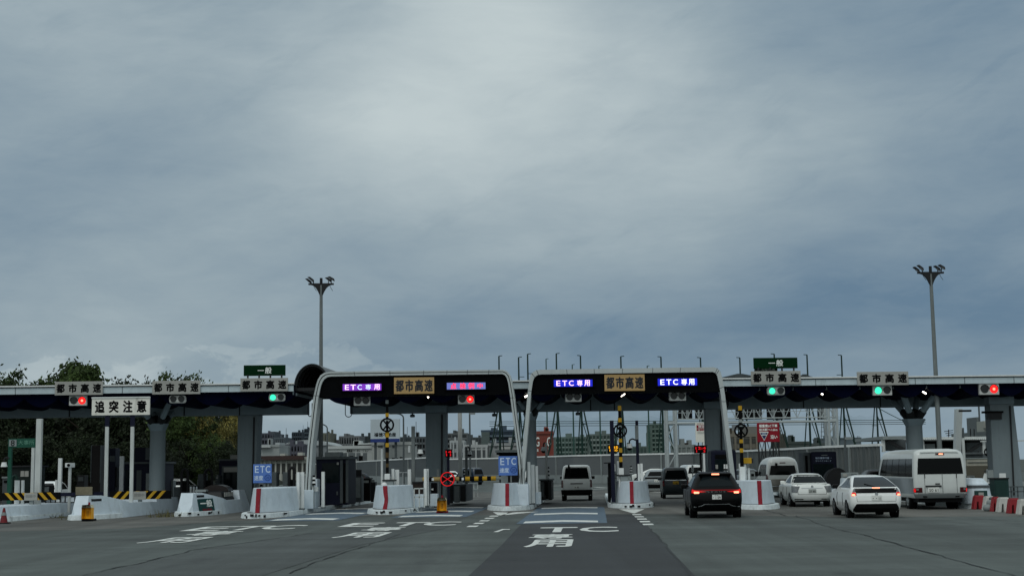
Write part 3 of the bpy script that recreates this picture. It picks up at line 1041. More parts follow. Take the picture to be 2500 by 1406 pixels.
# barrel roof of the stair beside the left canopy
o = cpt(PP(762, 940, 67.4).x, 67.35, 5.75)
t = thing('barrel_roof', 'dark ribbed barrel roof rising beside the left portal', 'roof', o, LROT)
A, B = [], []
for i in range(25):
    a = math.pi * i / 24
    A.append(o - LSIDE * (math.cos(a) * .86) + ZU * (math.sin(a) * 1.12 + .0))
    B.append(o - LSIDE * (math.cos(a) * .82) + ZU * (math.sin(a) * 1.08 + .0))
MB().strip(A, B, LANE * 5.5).build('shell', mat('smoked_roof', '#2b3132', .35, var=.2), t, smooth=True)
for k in range(7):
    mb = MB()
    mb.strip([o - LSIDE * (math.cos(math.pi * i / 24) * .83) + ZU * (math.sin(math.pi * i / 24) * 1.09) + LANE * (.1 + k * .8) for i in range(25)],
             [o - LSIDE * (math.cos(math.pi * i / 24) * .74) + ZU * (math.sin(math.pi * i / 24) * 1.0) + LANE * (.1 + k * .8) for i in range(25)], LANE * .07)
    mb.build('rib', M['dark'], t)
MB().box(o + LANE * 5.52 + ZU * .5, (1.6, .05, 1.0), (LSIDE, LANE, ZU)).build('end_wall', M['greyd'], t)
MB().box(o + LANE * 2.7 - ZU * .08, (1.75, 5.6, .14), (LSIDE, LANE, ZU)).build('gutter', M['dark'], t)

# ------------------------------------------------------------------ columns under the rear beam


def slab_col(label, x0, x1, xb1, Y):
    a, b, c = P(x0, 1060, Y), P(x1, 1060, Y), P(xb1, 1060, Y)
    t = thing('canopy_column', label, 'column', (a.x, Y + CANB * a.x, 0), CROT, 'columns carrying the canopy')
    yb = Y + CANB * a.x
    q = [Vector((a.x, yb, 0)), Vector((c.x, yb, 0)), Vector((b.x, yb, Z_B0)), Vector((a.x, yb, Z_B0))]
    MB().prism(q, LANE * 1.0).build('shaft', M['column'], t, bevel=.04)
    MB().prism([Vector((a.x - .03, yb - .03, Z_B0)), Vector((b.x + .03, yb - .03, Z_B0)), Vector((b.x + .03, yb - .03, Z_B0 + .35)), Vector((a.x - .03, yb - .03, Z_B0 + .35))], LANE * 1.0).build('head', M['beam'], t)
    mb = MB()
    mb.tube([Vector((b.x - .25, yb - .05, 0.2)), Vector((b.x - .2, yb - .05, Z_B0 - .1))], .04, 8)
    mb.build('down_pipe', M['dark'], t)
    return t


slab_col('wide flat column right of the yellow-flowered tree', 588, 638, 630, 71.4)
slab_col('wide flat column inside the left portal behind the lit wheel sign', 1040, 1090, 1087, 70.9)
slab_col('wide flat column in shade beside the right leg of the right portal', 1727, 1776, 1776, 70.2)
slab_col('wide flat column at the right edge behind the green cabinet', 2446, 2506, 2520, 68.8)


def tree_col(label, x0, x1, ytop, Y, branches):
    a, b = P(x0, ytop, Y), P(x1, ytop, Y)
    c = (a + b) / 2
    r = (b.x - a.x) / 2
    t = thing('branching_column', label, 'column', (c.x, Y, 0), 0, 'branching columns under the canopy')
    top = Vector((c.x, Y, a.z))
    MB().cyl((c.x, Y, 0), top, r * 1.04, r, 16).build('shaft', M['column'], t, smooth=True)
    mb = MB()
    mb.cyl(top - ZU * .02, top + ZU * .35, r, r * 1.5, 8)
    mb.build('node', M['beam'], t, bevel=.03)
    for bx, by in branches:
        q = Vector((bx, Y + by, Z_SOF + .02)) if abs(bx) < 1e6 else None
        q.x = c.x + bx
        p = top + ZU * .12
        MB().cyl(p, q, r * .42, r * .36, 8).build('branch', M['beam'], t, smooth=True)
        m_ = p + (q - p) * .32
        MB().cyl(p, m_, r * .56, r * .5, 8).build('branch_socket', M['dark'], t, smooth=True)
    return t


BR = [(-1.05, -1.6), (1.1, -1.6), (-.95, 2.2), (.95, 2.2)]
tree_col('branching column at left behind the navy booth', 367, 404, 1052, 69.2, BR)
tree_col('branching column where the two portals meet', 1283, 1309, 1026, 69.8, BR)
tree_col('branching column right of the main canopy lights, above the microbus', 2211, 2251, 1040, 70.6, BR)

# ------------------------------------------------------------------ portals over the electronic lanes
YA = 65.0


def portal(label, outer, inner, hdr, groove, joints):
    A, B = [PP(*p, YA) for p in outer], [PP(*p, YA) for p in inner]
    base = Vector((A[0].x, A[0].y, 0))
    t = thing('lane_portal', label, 'portal', base, CROT, 'portals over the electronic lanes')
    MB().strip(A, B, LANE * .9).build('frame', M['arch'], t, smooth=True)
    if groove:
        mb = MB()
        C = [a * .62 + b * .38 - LANE * .006 for a, b in zip(A, B)]
        D = [a * .46 + b * .54 - LANE * .006 for a, b in zip(A, B)]
        mb.strip(C, D, LANE * .02)
        mb.build('groove', M['ink'], t)
    mb = MB()
    for i, f in joints:
        p = A[i] * (1 - f) + A[i + 1] * f - LANE * .004
        q = B[i] * (1 - f) + B[i + 1] * f - LANE * .004
        d = (A[i + 1] - A[i]).normalized() * .012
        mb.prism([p - d, p + d, q + d, q - d], LANE * .012)
    mb.build('panel_joint', M['greyd'], t)
    H = [PP(*p, YA + .12) for p in hdr]
    MB().prism(H, LANE * .7).build('header_panel', M['black'], t)
    for k in (0, -1):
        m_ = (A[k] + B[k]) / 2
        MB().boxb((m_.x, m_.y + .45, .2), (.62, 1.15, m_.z - .2 + .01), (CDIR, LANE, ZU)).build('pedestal', M['block'], t, bevel=.02)
    return t


p1o = [(744, 1196), (747, 1150), (751, 1088), (765, 970), (772, 938), (776.5, 925), (783, 915), (793, 909), (806, 907), (1000, 904.6), (1228, 902), (1238, 906), (1245, 915), (1249, 930), (1255, 963), (1265, 1040), (1275, 1117), (1280, 1182)]
p1i = [(757, 1196), (759.5, 1150), (763, 1088), (777, 970), (783, 942), (787, 932), (792, 925), (799, 920), (809, 918.5), (1000, 915.5), (1226, 912.5), (1232.5, 915.5), (1237, 922), (1240.5, 934), (1245, 963), (1255, 1040), (1265, 1117), (1270, 1182)]
h1 = [(777, 970), (783, 942), (787, 932), (792, 925), (799, 920), (809, 918.5), (1000, 915.5), (1226, 912.5), (1232.5, 915.5), (1237, 922), (1240.5, 934), (1245, 961), (1010, 965)]
PL = portal('left portal with a dark groove round its white frame', p1o, p1i, h1, True, [(9, f) for f in (.15, .4, .62, .85)] + [(8, .3), (8, .75), (3, .15), (14, .1)])
p2o = [(1266, 1185), (1271, 1142), (1280, 1048), (1288, 960), (1292.5, 926), (1295.5, 915), (1301, 908), (1309, 903.5), (1320, 902), (1530, 899), (1742, 896), (1752, 899), (1759, 907), (1764, 925), (1770, 963), (1780.5, 1048), (1788, 1110), (1798, 1190)]
p2i = [(1276, 1185), (1281, 1142), (1289, 1048), (1296.5, 960), (1300.5, 932), (1303.5, 923.5), (1308, 918), (1314, 914.5), (1322, 913.5), (1530, 910.5), (1740, 907.5), (1746.5, 910), (1751, 917), (1754.5, 932), (1760, 963), (1770, 1048), (1777.5, 1110), (1787, 1190)]
h2 = [(1296.5, 962), (1300.5, 932), (1303.5, 923.5), (1308, 918), (1314, 914.5), (1322, 913.5), (1530, 910.5), (1740, 907.5), (1746.5, 910), (1751, 917), (1754.5, 932), (1759.5, 955), (1530, 958.5)]
PR = portal('right portal with a plain pale frame and two blue signs', p2o, p2i, h2, False, [(8, f) for f in (.3, .62, .95)] + [(9, f) for f in (.3, .62)] + [(3, .2), (13, .5), (14, .2), (5, .5), (7, .1), (11, .5), (10, .97)])

# ------------------------------------------------------------------ signs


def rect(x0, y0, x1, y1, Y0):
    c = PP((x0 + x1) / 2, (y0 + y1) / 2, Y0)
    w = (PP(x1, (y0 + y1) / 2, Y0) - PP(x0, (y0 + y1) / 2, Y0)).length
    h = PP((x0 + x1) / 2, y0, Y0).z - PP((x0 + x1) / 2, y1, Y0).z
    return c, w, h


def board(name, label, r, Y0, face, rows, cat='sign', group=None, th=.09, edge=None, bevel=.01):
    """rows: (text, dx, dz, w fraction, h fraction, material, bold)"""
    c, w, h = rect(*r, Y0)
    t = thing(name, label, cat, c, CROT, group)
    MB().box(c + CNRM * -.03, (w, th, h), CAX).build('panel', face, t, bevel=bevel)
    fr = c + CNRM * (th / 2 - .03 + .004)
    for s, dx, dz, fw, fh, m, bd in rows:
        lettering(s, fr + CDIR * (dx * w) + ZU * (dz * h), w * fw, h * fh, CDIR, ZU, m, t, 'lettering', bd)
    return t, c, w, h


def four(s, m, bd=.05, fw=.16, fh=.62, span=.76):
    n = len(s)
    return [(ch, -span / 2 + span * i / (n - 1), 0, fw, fh, m, bd) for i, ch in enumerate(s)]


G5 = 'grey expressway name boards on the canopy edge'
for r, lb in (((134, 931, 251, 964), 'leftmost grey board reading 都市高速, just above a red signal'),
              ((372, 929, 489, 962), 'grey board reading 都市高速 above the unlit signal with rounded ends'),
              ((587, 922.5, 703, 955), 'grey board reading 都市高速 under the left green board'),
              ((1834, 905.5, 1955, 938), 'grey board reading 都市高速 under the right green board'),
              ((2093, 907, 2218, 940), 'rightmost grey board reading 都市高速, above the square green signal')):
    board('expressway_board', lb, r, 66.93, M['signgrey'], four('都市高速', M['ink']), group=G5)
G6 = 'ochre expressway name boards inside the portals'
for r, lb in (((962, 921, 1060, 961), 'ochre board reading 都市高速 in the left portal'), ((1476, 914, 1574, 954), 'ochre board reading 都市高速 in the right portal')):
    board('expressway_board', lb, r, YA + .06, M['gold'], four('都市高速', M['inkgrey'], .05, .19, .68, .72), group=G6)

G7 = 'green general lane boards above the canopy'
for r, lb in (((595, 891, 697, 917), 'green board reading 一般 on four short legs above the left canopy'), ((1840, 873, 1947, 899), 'green board reading 一般 above the right canopy')):
    t, c, w, h = board('lane_board', lb, r, 67.1, M['green'], [('一', -.09, .0, .15, .06, M['whitelet'], .02), ('般', .09, 0, .15, .58, M['whitelet'], .02)], group=G7)
    for k in range(4):
        MB().bar(c + CDIR * (w * (-.4 + .27 * k)) - ZU * (h / 2 - .05), c + CDIR * (w * (-.4 + .27 * k)) - ZU * (h / 2 + .5), .07).build('leg', M['dark'], t)
t, c, w, h = board('lane_board', 'older dark board almost hidden behind the right green board', (1842, 889, 1898, 906), 67.5, mat('old_dark_board', '#141a18', .6), [('大型専用', .08, -.28, .6, .3, mat('faded_lettering', '#8f9a90', .6), .02)], group=G7)
MB().bar(c - ZU * .1 - CDIR * .3, c - ZU * .6 - CDIR * .3, .07).build('leg', M['dark'], t)

# rear-end collision warning sign on two posts
t, c, w, h = board('warning_sign', 'white weathered sign reading 追突注意 on two posts', (224.5, 971, 366, 1013), 65.4, M['signwhite'], four('追突注意', M['ink'], .05, .155, .66, .72), th=.12)
MB().box(c + ZU * (h / 2 + .02) , (w * 1.01, .15, .05), CAX).build('rim', M['white'], t)
for x0, xb in ((261, 247), (323, 312)):
    p = PP(x0, 1013, 65.4)
    q = p + LANE * .05
    MB().boxb((p.x, p.y + .08, Z_at(1041, p.x, p.y)), (.19, .12, p.z - Z_at(1041, p.x, p.y)), CAX).build('upper_post', M['navy'], t)
    MB().boxb((p.x, p.y + .08, .2), (.15, .12, Z_at(1041, p.x, p.y) - .2), CAX).build('post', M['post'], t)

# electronic message signs


def led(label, r, face, es, parts):
    c, w, h = rect(*r, YA + .1)
    t = thing('message_sign', label, 'message sign', c, CROT, 'lit message signs in the portals')
    MB().box(c, (w * 1.12, .12, h * 1.35), CAX).build('casing', M['black'], t, bevel=.01)
    MB().box(c + CNRM * .065, (w, .02, h), CAX).build('screen', face, t)
    for s, dx, fw, fh, m in parts:
        lettering(s, c + CNRM * .080 + CDIR * (dx * w), w * fw, h * fh, CDIR, ZU, m, t, 'lit_lettering', .014)
    return t


lp = mat('led_purple', '#2a1050', .4, emit='#8a3fd0', es=.8, var=.35, scale=14)
lb_ = mat('led_blue', '#101a70', .4, emit='#1a22c8', es=.95, var=.1)
lb2 = mat('led_pale_blue', '#303a80', .4, emit='#7a86cc', es=.75, var=.4, scale=16)
lw = mat('led_white', '#ffffff', .4, emit='#e6e8ff', es=1.25)
lpk = mat('led_pink', '#ffffff', .4, emit='#ffb8ee', es=1.15)
lcy = mat('led_cyan', '#ffffff', .4, emit='#a6c8ff', es=1.0)
lrd = mat('led_red', '#ff2030', .4, emit='#ff1830', es=1.3)
led('purple message sign reading ETC専用 in the left portal', (837, 937, 931, 953), lp, 1,
    [('E', -.39, .10, .76, lpk), ('T', -.23, .13, .76, lpk), ('C', -.06, .11, .76, lcy), ('専', .16, .14, .8, lcy), ('用', .385, .14, .85, lpk)])
led('pale blue message sign with red characters in the left portal', (1091, 934, 1185, 950), lb2, 1,
    [('点', -.33, .15, .9, lrd), ('検', -.09, .15, .9, lrd), ('例', .13, .15, .9, lrd), ('中', .36, .13, .72, lrd)])
led('blue message sign reading ETC専用, the left one in the right portal', (1352, 927, 1446, 943.5), lb_, 1,
    [('E', -.385, .10, .76, lpk), ('T', -.22, .12, .76, lpk), ('C', -.05, .12, .76, lpk), ('専', .17, .14, .85, lpk), ('用', .36, .14, .85, lpk)])
led('blue message sign reading ETC専用, the right one in the right portal', (1605.5, 924, 1701, 941), lb_, 1,
    [('E', -.385, .10, .76, lw), ('T', -.22, .12, .76, lw), ('C', -.05, .12, .76, lw), ('専', .17, .14, .85, lw), ('用', .36, .14, .85, lw)])

# ------------------------------------------------------------------ lane signals


def signal(label, r, Y0, lit, round_=False, zhang=None):
    c, w, h = rect(*r, Y0)
    t = thing('lane_signal', label, 'traffic light', c, CROT, 'two-lamp lane signals')
    MB().box(c, (w, .22, h), CAX).build('housing', M['sighouse'], t, bevel=.13 if round_ else .015)
    for k, dx in enumerate((-.235, .235)):
        rr = min(h * .36, w * .2)
        p = c + CDIR * (dx * w) + CNRM * .112
        on = lit and ((lit == 'green') == (k == 0))
        m = M['lens'] if not on else (M['grnlit'] if lit == 'green' else M['redlit'])
        MB().cyl(p, p + CNRM * .012, rr, n=24).build('lamp', m, t)
        if on: MB().cyl(p + CNRM * .013, p + CNRM * .016, rr * (.35 if lit == 'red' else .5), n=16).build('lamp_core', M['redcore'] if lit == 'red' else M['grnlit'], t)
        mb = MB()
        A, B = [], []
        for i in range(13):
            a = math.pi * i / 12
            d = CDIR * math.cos(a) + ZU * math.sin(a)
            A.append(p + d * (rr * 1.03))
            B.append(p + d * (rr * 1.13))
        mb.strip(A, B, CNRM * .05)
        mb.build('visor', M['dark'], t)
    if zhang:
        MB().bar(c + LANE * .06 + ZU * (h / 2 - .02), Vector((c.x, c.y, zhang)) + LANE * .06, .08).build('hanger', M['dark'], t)
    return t


signal('signal at far left with its right lamp lit red, below the leftmost board', (170, 966, 213, 990), 67.2, 'red', zhang=5.62)
signal('unlit rounded signal under the second grey board of the left canopy', (413, 964.5, 455, 984.5), 67.2, None, True, 5.62)
signal('rounded signal with its left lamp lit green, on the left canopy', (656, 960, 697, 980), 67.2, 'green', True, 5.62)
signal('unlit square signal at the left end inside the left portal', (864, 967, 904, 990), 65.6, None, zhang=5.3)
signal('square signal lit red inside the left portal', (1118, 963.5, 1158, 986), 65.6, 'red', zhang=5.3)
signal('unlit square signal in the left half of the right portal', (1380, 959, 1419, 980.5), 65.6, None, zhang=5.3)
signal('unlit square signal in the right half of the right portal', (1633.5, 956, 1674, 978), 65.6, None, zhang=5.3)
signal('rounded signal lit green right of the right portal', (1872, 943.5, 1916, 965), 67.2, 'green', True, 5.62)
signal('square signal lit green under the rightmost grey board', (2130, 941, 2176, 965), 67.2, 'green', zhang=5.62)
signal('square signal lit red at the right edge of the canopy', (2389, 936, 2437, 963.5), 67.2, 'red', zhang=5.62)

# small lit flood lamps under the canopy


def flood(label, x, y, Y0, d):
    c = PP(x, y, Y0)
    t = thing('flood_lamp', label, 'lamp', c, CROT, 'small lit flood lamps under the canopy')
    ax = (CDIR * math.cos(R(32 * d)) + ZU * math.sin(R(32 * d))).normalized()
    MB().box(c, (.30, .16, .09), (ax, -CNRM, ax.cross(-CNRM))).build('housing', M['dark'], t, bevel=.02)
    f = c + CNRM * .082
    MB().box(f, (.24, .012, .07), (ax, -CNRM, ax.cross(-CNRM))).build('lens', M['lamp'], t)
    MB().bar(c + ZU * .02, Vector((c.x, c.y, Z_SOF + .01)), .04).build('bracket', M['dark'], t)


for lb, x, y, d in (('lit flood lamp at far left under the navy vaults', 107, 981, 1), ('lit flood lamp left of the green signal', 578, 972, 1),
                    ('lit flood lamp in the gap at the left portal', 815, 970, 1), ('lit flood lamp under the left ochre board', 1049, 967, 1),
                    ('lit flood lamp just left of the right portal leg', 1286, 966, 1), ('lit flood lamp under the right ochre board', 1520, 964, 1),
                    ('lit flood lamp at the right leg of the right portal', 1757, 960, -1), ('lit flood lamp between the two green signals', 2003, 960, -1),
                    ('lit flood lamp left of the tall right pole', 2255, 958, -1)):
    flood(lb, x, y, 67.9, d)

# ------------------------------------------------------------------ tall lamp masts


def mast(label, xb, Y, ztop, arm):
    c = Vector((X_at(xb, Y, 0), Y, 0))
    t = thing('lamp_mast', label, 'lamp mast', c, CROT, 'tall floodlight masts')
    za = ztop - arm
    MB().cyl(c, c + ZU * za, .135, .08, 16).build('pole', M['postd'], t, smooth=True)
    MB().cyl(c, c + ZU * .5, .18, .17, 16).build('base', M['grey'], t, smooth=True)
    MB().cyl(c + ZU * za, c + ZU * ztop, .075, .075, 10).build('pole_top', M['dark'], t)
    mb = MB()
    A, B = [], []
    for i in range(17):
        f = i / 8 - 1
        A.append(c + CDIR * (f * .66) + ZU * (za + .10))
        B.append(c + CDIR * (f * .66) + ZU * (za + .02 - .75 * max(0, 1 - abs(f) * 1.05) ** 2.6))
    mb.strip([p - LANE * .07 for p in A], [p - LANE * .07 for p in B], LANE * .14)
    mb.build('cross_arm', M['dark'], t)
    for k, (dx, dz, a) in enumerate(((-.66, .26, -38), (-.50, .32, -38), (.38, .32, -34), (.56, .35, -30))):
        p = c + CDIR * dx + ZU * (za + dz) - LANE * (.1 if k % 2 else -.1)
        ax = CDIR * math.cos(R(a)) + ZU * math.sin(R(a))
        up = ax.cross(-CNRM).normalized()
        q = MB().box(p, (.44, .2, .11), (ax, LANE, up), top=.6).build('floodlight', M['dark'], t, bevel=.03)
        MB().box(p - up * .06 + ax * .08, (.22, .16, .02), (ax, LANE, up)).build('glass', M['clearlens'], q)
        MB().bar(p, c + CDIR * (dx * .85 + .05) + ZU * (za + .08), .04).build('yoke', M['dark'], q)
    for dx in (-.4, .45):
        pts = [c + CDIR * (dx + .16 * math.sin(i / 8 * math.pi) * (1 if dx > 0 else 1)) + ZU * (za - .02 - .28 * math.sin(i / 8 * math.pi) ** .8 * (1 if i < 8 else 1)) for i in range(9)]
        MB().tube(pts, .012, 5).build('loose_cable', M['dark'], t)


mast('lamp mast standing in the gap beside the left portal', 783, 74.5, 11.95, .38)
mast('lamp mast at right rising in front of the canopy above the microbus', 2300.5, 69, 11.35, .38)
# ------------------------------------------------------------------ furniture of the toll islands
LAX = (Vector((1, 0, 0)), LANE, ZU)
ZI = 0.2


def pb(mb, x0, y0, x1, y1, Y, d, zb=None, top=1.0):
    """box whose front face fills the photo rectangle at depth Y, d metres deep along the lane; zb = bottom height instead of y1"""
    a, b = P(x0, (y0 + (y1 if y1 else y0)) / 2, Y), P(x1, (y0 + (y1 if y1 else y0)) / 2, Y)
    zt = Z_at(y0, (a.x + b.x) / 2, Y)
    z0 = zb if zb is not None else Z_at(y1, (a.x + b.x) / 2, Y)
    c = Vector(((a.x + b.x) / 2, Y, (zt + z0) / 2)) + LANE * (d / 2)
    mb.box(c, (b.x - a.x, d, zt - z0), LAX, top)
    return c, b.x - a.x, zt - z0


def pbox(name, label, cat, r, Y, d, m, zb=ZI, group=None, parts=(), bevel=.015):
    """thing made of a main box and further boxes: parts = (name, rect, dY, depth, material)"""
    mb = MB()
    c, w, h = pb(mb, r[0], r[1], r[2], r[3], Y, d, zb)
    t = thing(name, label, cat, (c.x, c.y, c.z - h / 2), 0, group)
    mb.build('cabinet' if cat != 'booth' else 'shell', m, t, bevel=bevel)
    for nm, q, dy, dd, mm in parts:
        mb = MB()
        pb(mb, q[0], q[1], q[2], q[3], Y + dy, dd)
        mb.build(nm, mm, t, bevel=.008)
    return t


GPOST = 'white guard posts and pole stubs on the toll islands'


def post(label, x0, y0, x1, Y, m=None, d=.14, zb=ZI, cap=True, name='guard_post', cat='post', group=GPOST):
    mb = MB()
    c, w, h = pb(mb, x0, y0, x1, None, Y, max(d, .08), zb)
    t = thing(name, label, cat, (c.x, c.y, zb), 0, group)
    mb.build('shaft', m or M['white'], t, bevel=.012)
    if cap:
        mb = MB()
        mb.boxb((c.x, c.y, zb), (w * 1.25, max(d, .08) * 1.25, .06), LAX)
        mb.build('foot_plate', M['steel'], t)
    return t


# striped closing planks at left


def plank(label, x0, x1, y0, y1, Y, px0, px1, bar, slant):
    a, b = P(x0, y0, Y), P(x1, y0, Y)
    zt, zb = Z_at(y0, a.x, Y), Z_at(y1, a.x, Y)
    h, w = zt - zb, b.x - a.x
    t = thing('striped_barrier', label, 'barrier', ((a.x + b.x) / 2, Y, 0), 0, 'striped planks closing the left lanes')
    f = lambda u, v, dy=0: Vector((a.x + u * w, Y + dy, zb + v * h))
    MB().box(f(.5, .5, .03), (w, .05, h)).build('plank', M['ink'], t)
    mb = MB()
    n = int(w / .36)
    for i in range(n):
        u = (i + .15) / n
        k = .17 / w * 1.0
        s = slant * h * .9 / w
        u0, u1 = u, u + k
        pts = [f(u0, 0, -.004), f(u1, 0, -.004), f(u1 + s, 1, -.004), f(u0 + s, 1, -.004)]
        if min(p.x for p in pts) < a.x or max(p.x for p in pts) > b.x: continue
        MB().prism(pts, Vector((0, .01, 0))).build('yellow_stripe', M['yellow'], t)
    c0, c1 = P(px0, y0, Y), P(px1, y0, Y)
    MB().box(((c0.x + c1.x) / 2, Y - .02, (zt + zb) / 2 - .02), (c1.x - c0.x, .05, h * 1.02)).build('notice_panel', M['signgrey'], t, bevel=.02)
    lettering('閉鎖中', ((c0.x + c1.x) / 2, Y - .049, (zt + zb) / 2), (c1.x - c0.x) * .75, h * .42, AX, ZU, mat('faded_ink', '#6d6e6c', .6), t, 'notice_lettering', 0)
    q0, q1 = P(bar[0], bar[2], Y), P(bar[1], bar[2], Y)
    MB().box(((q0.x + q1.x) / 2, Y + .06, zt - .1), (q1.x - q0.x, .06, .16)).build('arm', M['navy'], t)
    MB().boxb(((c0.x + c1.x) / 2, Y + .1, 0), (.16, .14, zb + .05)).build('stand', M['grey'], t)
    MB().boxb(((c0.x + c1.x) / 2, Y + .1, 0), (.45, .4, .08)).build('foot', M['steel'], t)
    return t


plank('striped plank at far left with a pale notice, stripes leaning left', 3, 147, 1203, 1221, 62.6, 60, 92, (110, 183, 1203), -1)
plank('striped plank right of the warning sign posts, stripes leaning right', 268, 418, 1199, 1219, 66.4, 325, 357, (228, 272, 1200), 1)

# amber lanterns and the cone
for lb, x, y, s in (('amber lantern drum with a white cap in front of the long sloping block', 217, 1271.5, 1.0), ('amber lantern drum on a dark red base in front of the left portal lanes', 1080, 1252, 1.0)):
    o = G(x, y)
    t = thing('warning_lantern', lb, 'lantern', o, 0, 'amber lantern drums')
    MB().boxb(o, (.5, .42, .1)).build('base', M['redpaint'] if x > 500 else M['blackm'], t, bevel=.02)
    mb = MB()
    frustum(mb, o - LANE * .15, plan(.2, 0, .16, .32), .1, plan(.19, .01, .16, .31), .54)
    mb.build('drum', M['amberdrum'], t, bevel=.03)
    mb = MB()
    frustum(mb, o - LANE * .15, plan(.2, 0, .16, .32), .542, plan(.16, .04, .14, .28), .66)
    mb.build('cap', M['creamcap'], t, bevel=.02)
    MB().cyl(o + ZU * .66, o + ZU * .76, .045, .035, 10).build('beacon', M['redsign'], t)
    lettering('注意', o - LANE * .185 + ZU * .32, .10, .22, AX, ZU, mat('brown_ink', '#6b3a10', .6), t, 'lettering', 0)
o = G(9, 1278)
t = thing('traffic_cone', 'dull red traffic cone standing at the far left edge', 'traffic cone', o)
MB().boxb(o, (.42, .42, .05)).build('base', M['blackm'], t, bevel=.01)
MB().cyl(o + ZU * .05, o + ZU * .62, .15, .04, 14).build('cone', mat('faded_red', '#6a2226', .6), t, smooth=True)
MB().cyl(o + ZU * .33, o + ZU * .45, .105, .08, 14).build('band', M['grey'], t, smooth=True)

# left group: green sign, posts, booth with panes
Y = 64.0
c, w, h = rect(20, 1070, 87, 1092, Y)
o = Vector((c.x, Y, 0))
t = thing('office_sign', 'dark green sign with a white 8 plate at far left', 'sign', o)
mb = MB()
pb(mb, 20, 1070, 87, 1092, Y, .08)
mb.build('panel', mat('faded_green', '#14493a', .5), t)
mb = MB()
pb(mb, 22, 1073, 40, 1089, Y - .03, .03)
q = mb.build('number_plate', M['grey'], t)
pc = P(31, 1081, Y - .045)
lettering('8', pc, .17, .26, AX, ZU, M['ink'], q, 'plate_number', 0)
lettering('大事所', P(64, 1079.5, Y - .012), .72, .2, AX, ZU, mat('pale_green_ink', '#5d8f7c', .6), t, 'lettering', 0)
for x0, x1, m in ((20, 28, mat('faded_green', '#14493a', .5)), (77, 84, M['post'])):
    mb = MB()
    pb(mb, x0, 1092, x1, None, Y + .02, .14, 0)
    mb.build('post', m, t)
post('tall pale square pole right of the dark green sign', 88.5, 1022, 101.5, 63, M['post'], .2, name='square_pole', cat='pole', group=None)
Y = 66
t = pbox('toll_booth', 'dark green booth with two white window panes at far left', 'booth', (26, 1139, 74, None), Y, 1.8, mat('booth_green', '#101c1a', .5), parts=(
    ('window', (50, 1149, 59, 1163), -.03, .05, M['signgrey']), ('window', (60, 1149, 69.5, 1163), -.03, .05, M['signgrey']),
    ('roof', (23, 1136, 77, 1140), -.15, 2.1, M['dark'])))


def hoop(label, x0, x1, y0, Y, m=None, r=.07):
    a, b, zt = P(x0, 1150, Y), P(x1, 1150, Y), None
    c = (a + b) / 2
    zt = Z_at(y0, c.x, Y)
    R_ = (b.x - a.x) / 2 - r
    t = thing('guard_hoop', label, 'guard hoop', (c.x, Y, ZI), 0, 'black rounded guard hoops')
    pts = [Vector((c.x - R_, Y, ZI)), Vector((c.x - R_, Y, zt - R_ * 1.6))]
    for i in range(1, 12):
        k = math.pi * (1 - i / 12)
        pts.append(Vector((c.x + R_ * math.cos(k), Y, zt - r - R_ * 1.6 + (R_ * 1.6) * math.sin(k))))
    pts += [Vector((c.x + R_, Y, zt - R_ * 1.6)), Vector((c.x + R_, Y, ZI))]
    MB().tube(pts, r, 10).build('hoop', m or M['blackm'], t, smooth=True)
    mb = MB()
    mb.box((c.x, Y, ZI + (zt - ZI) * .35), (R_ * 2, .03, (zt - ZI) * .66))
    mb.build('infill', M['ink'], t)
    return t


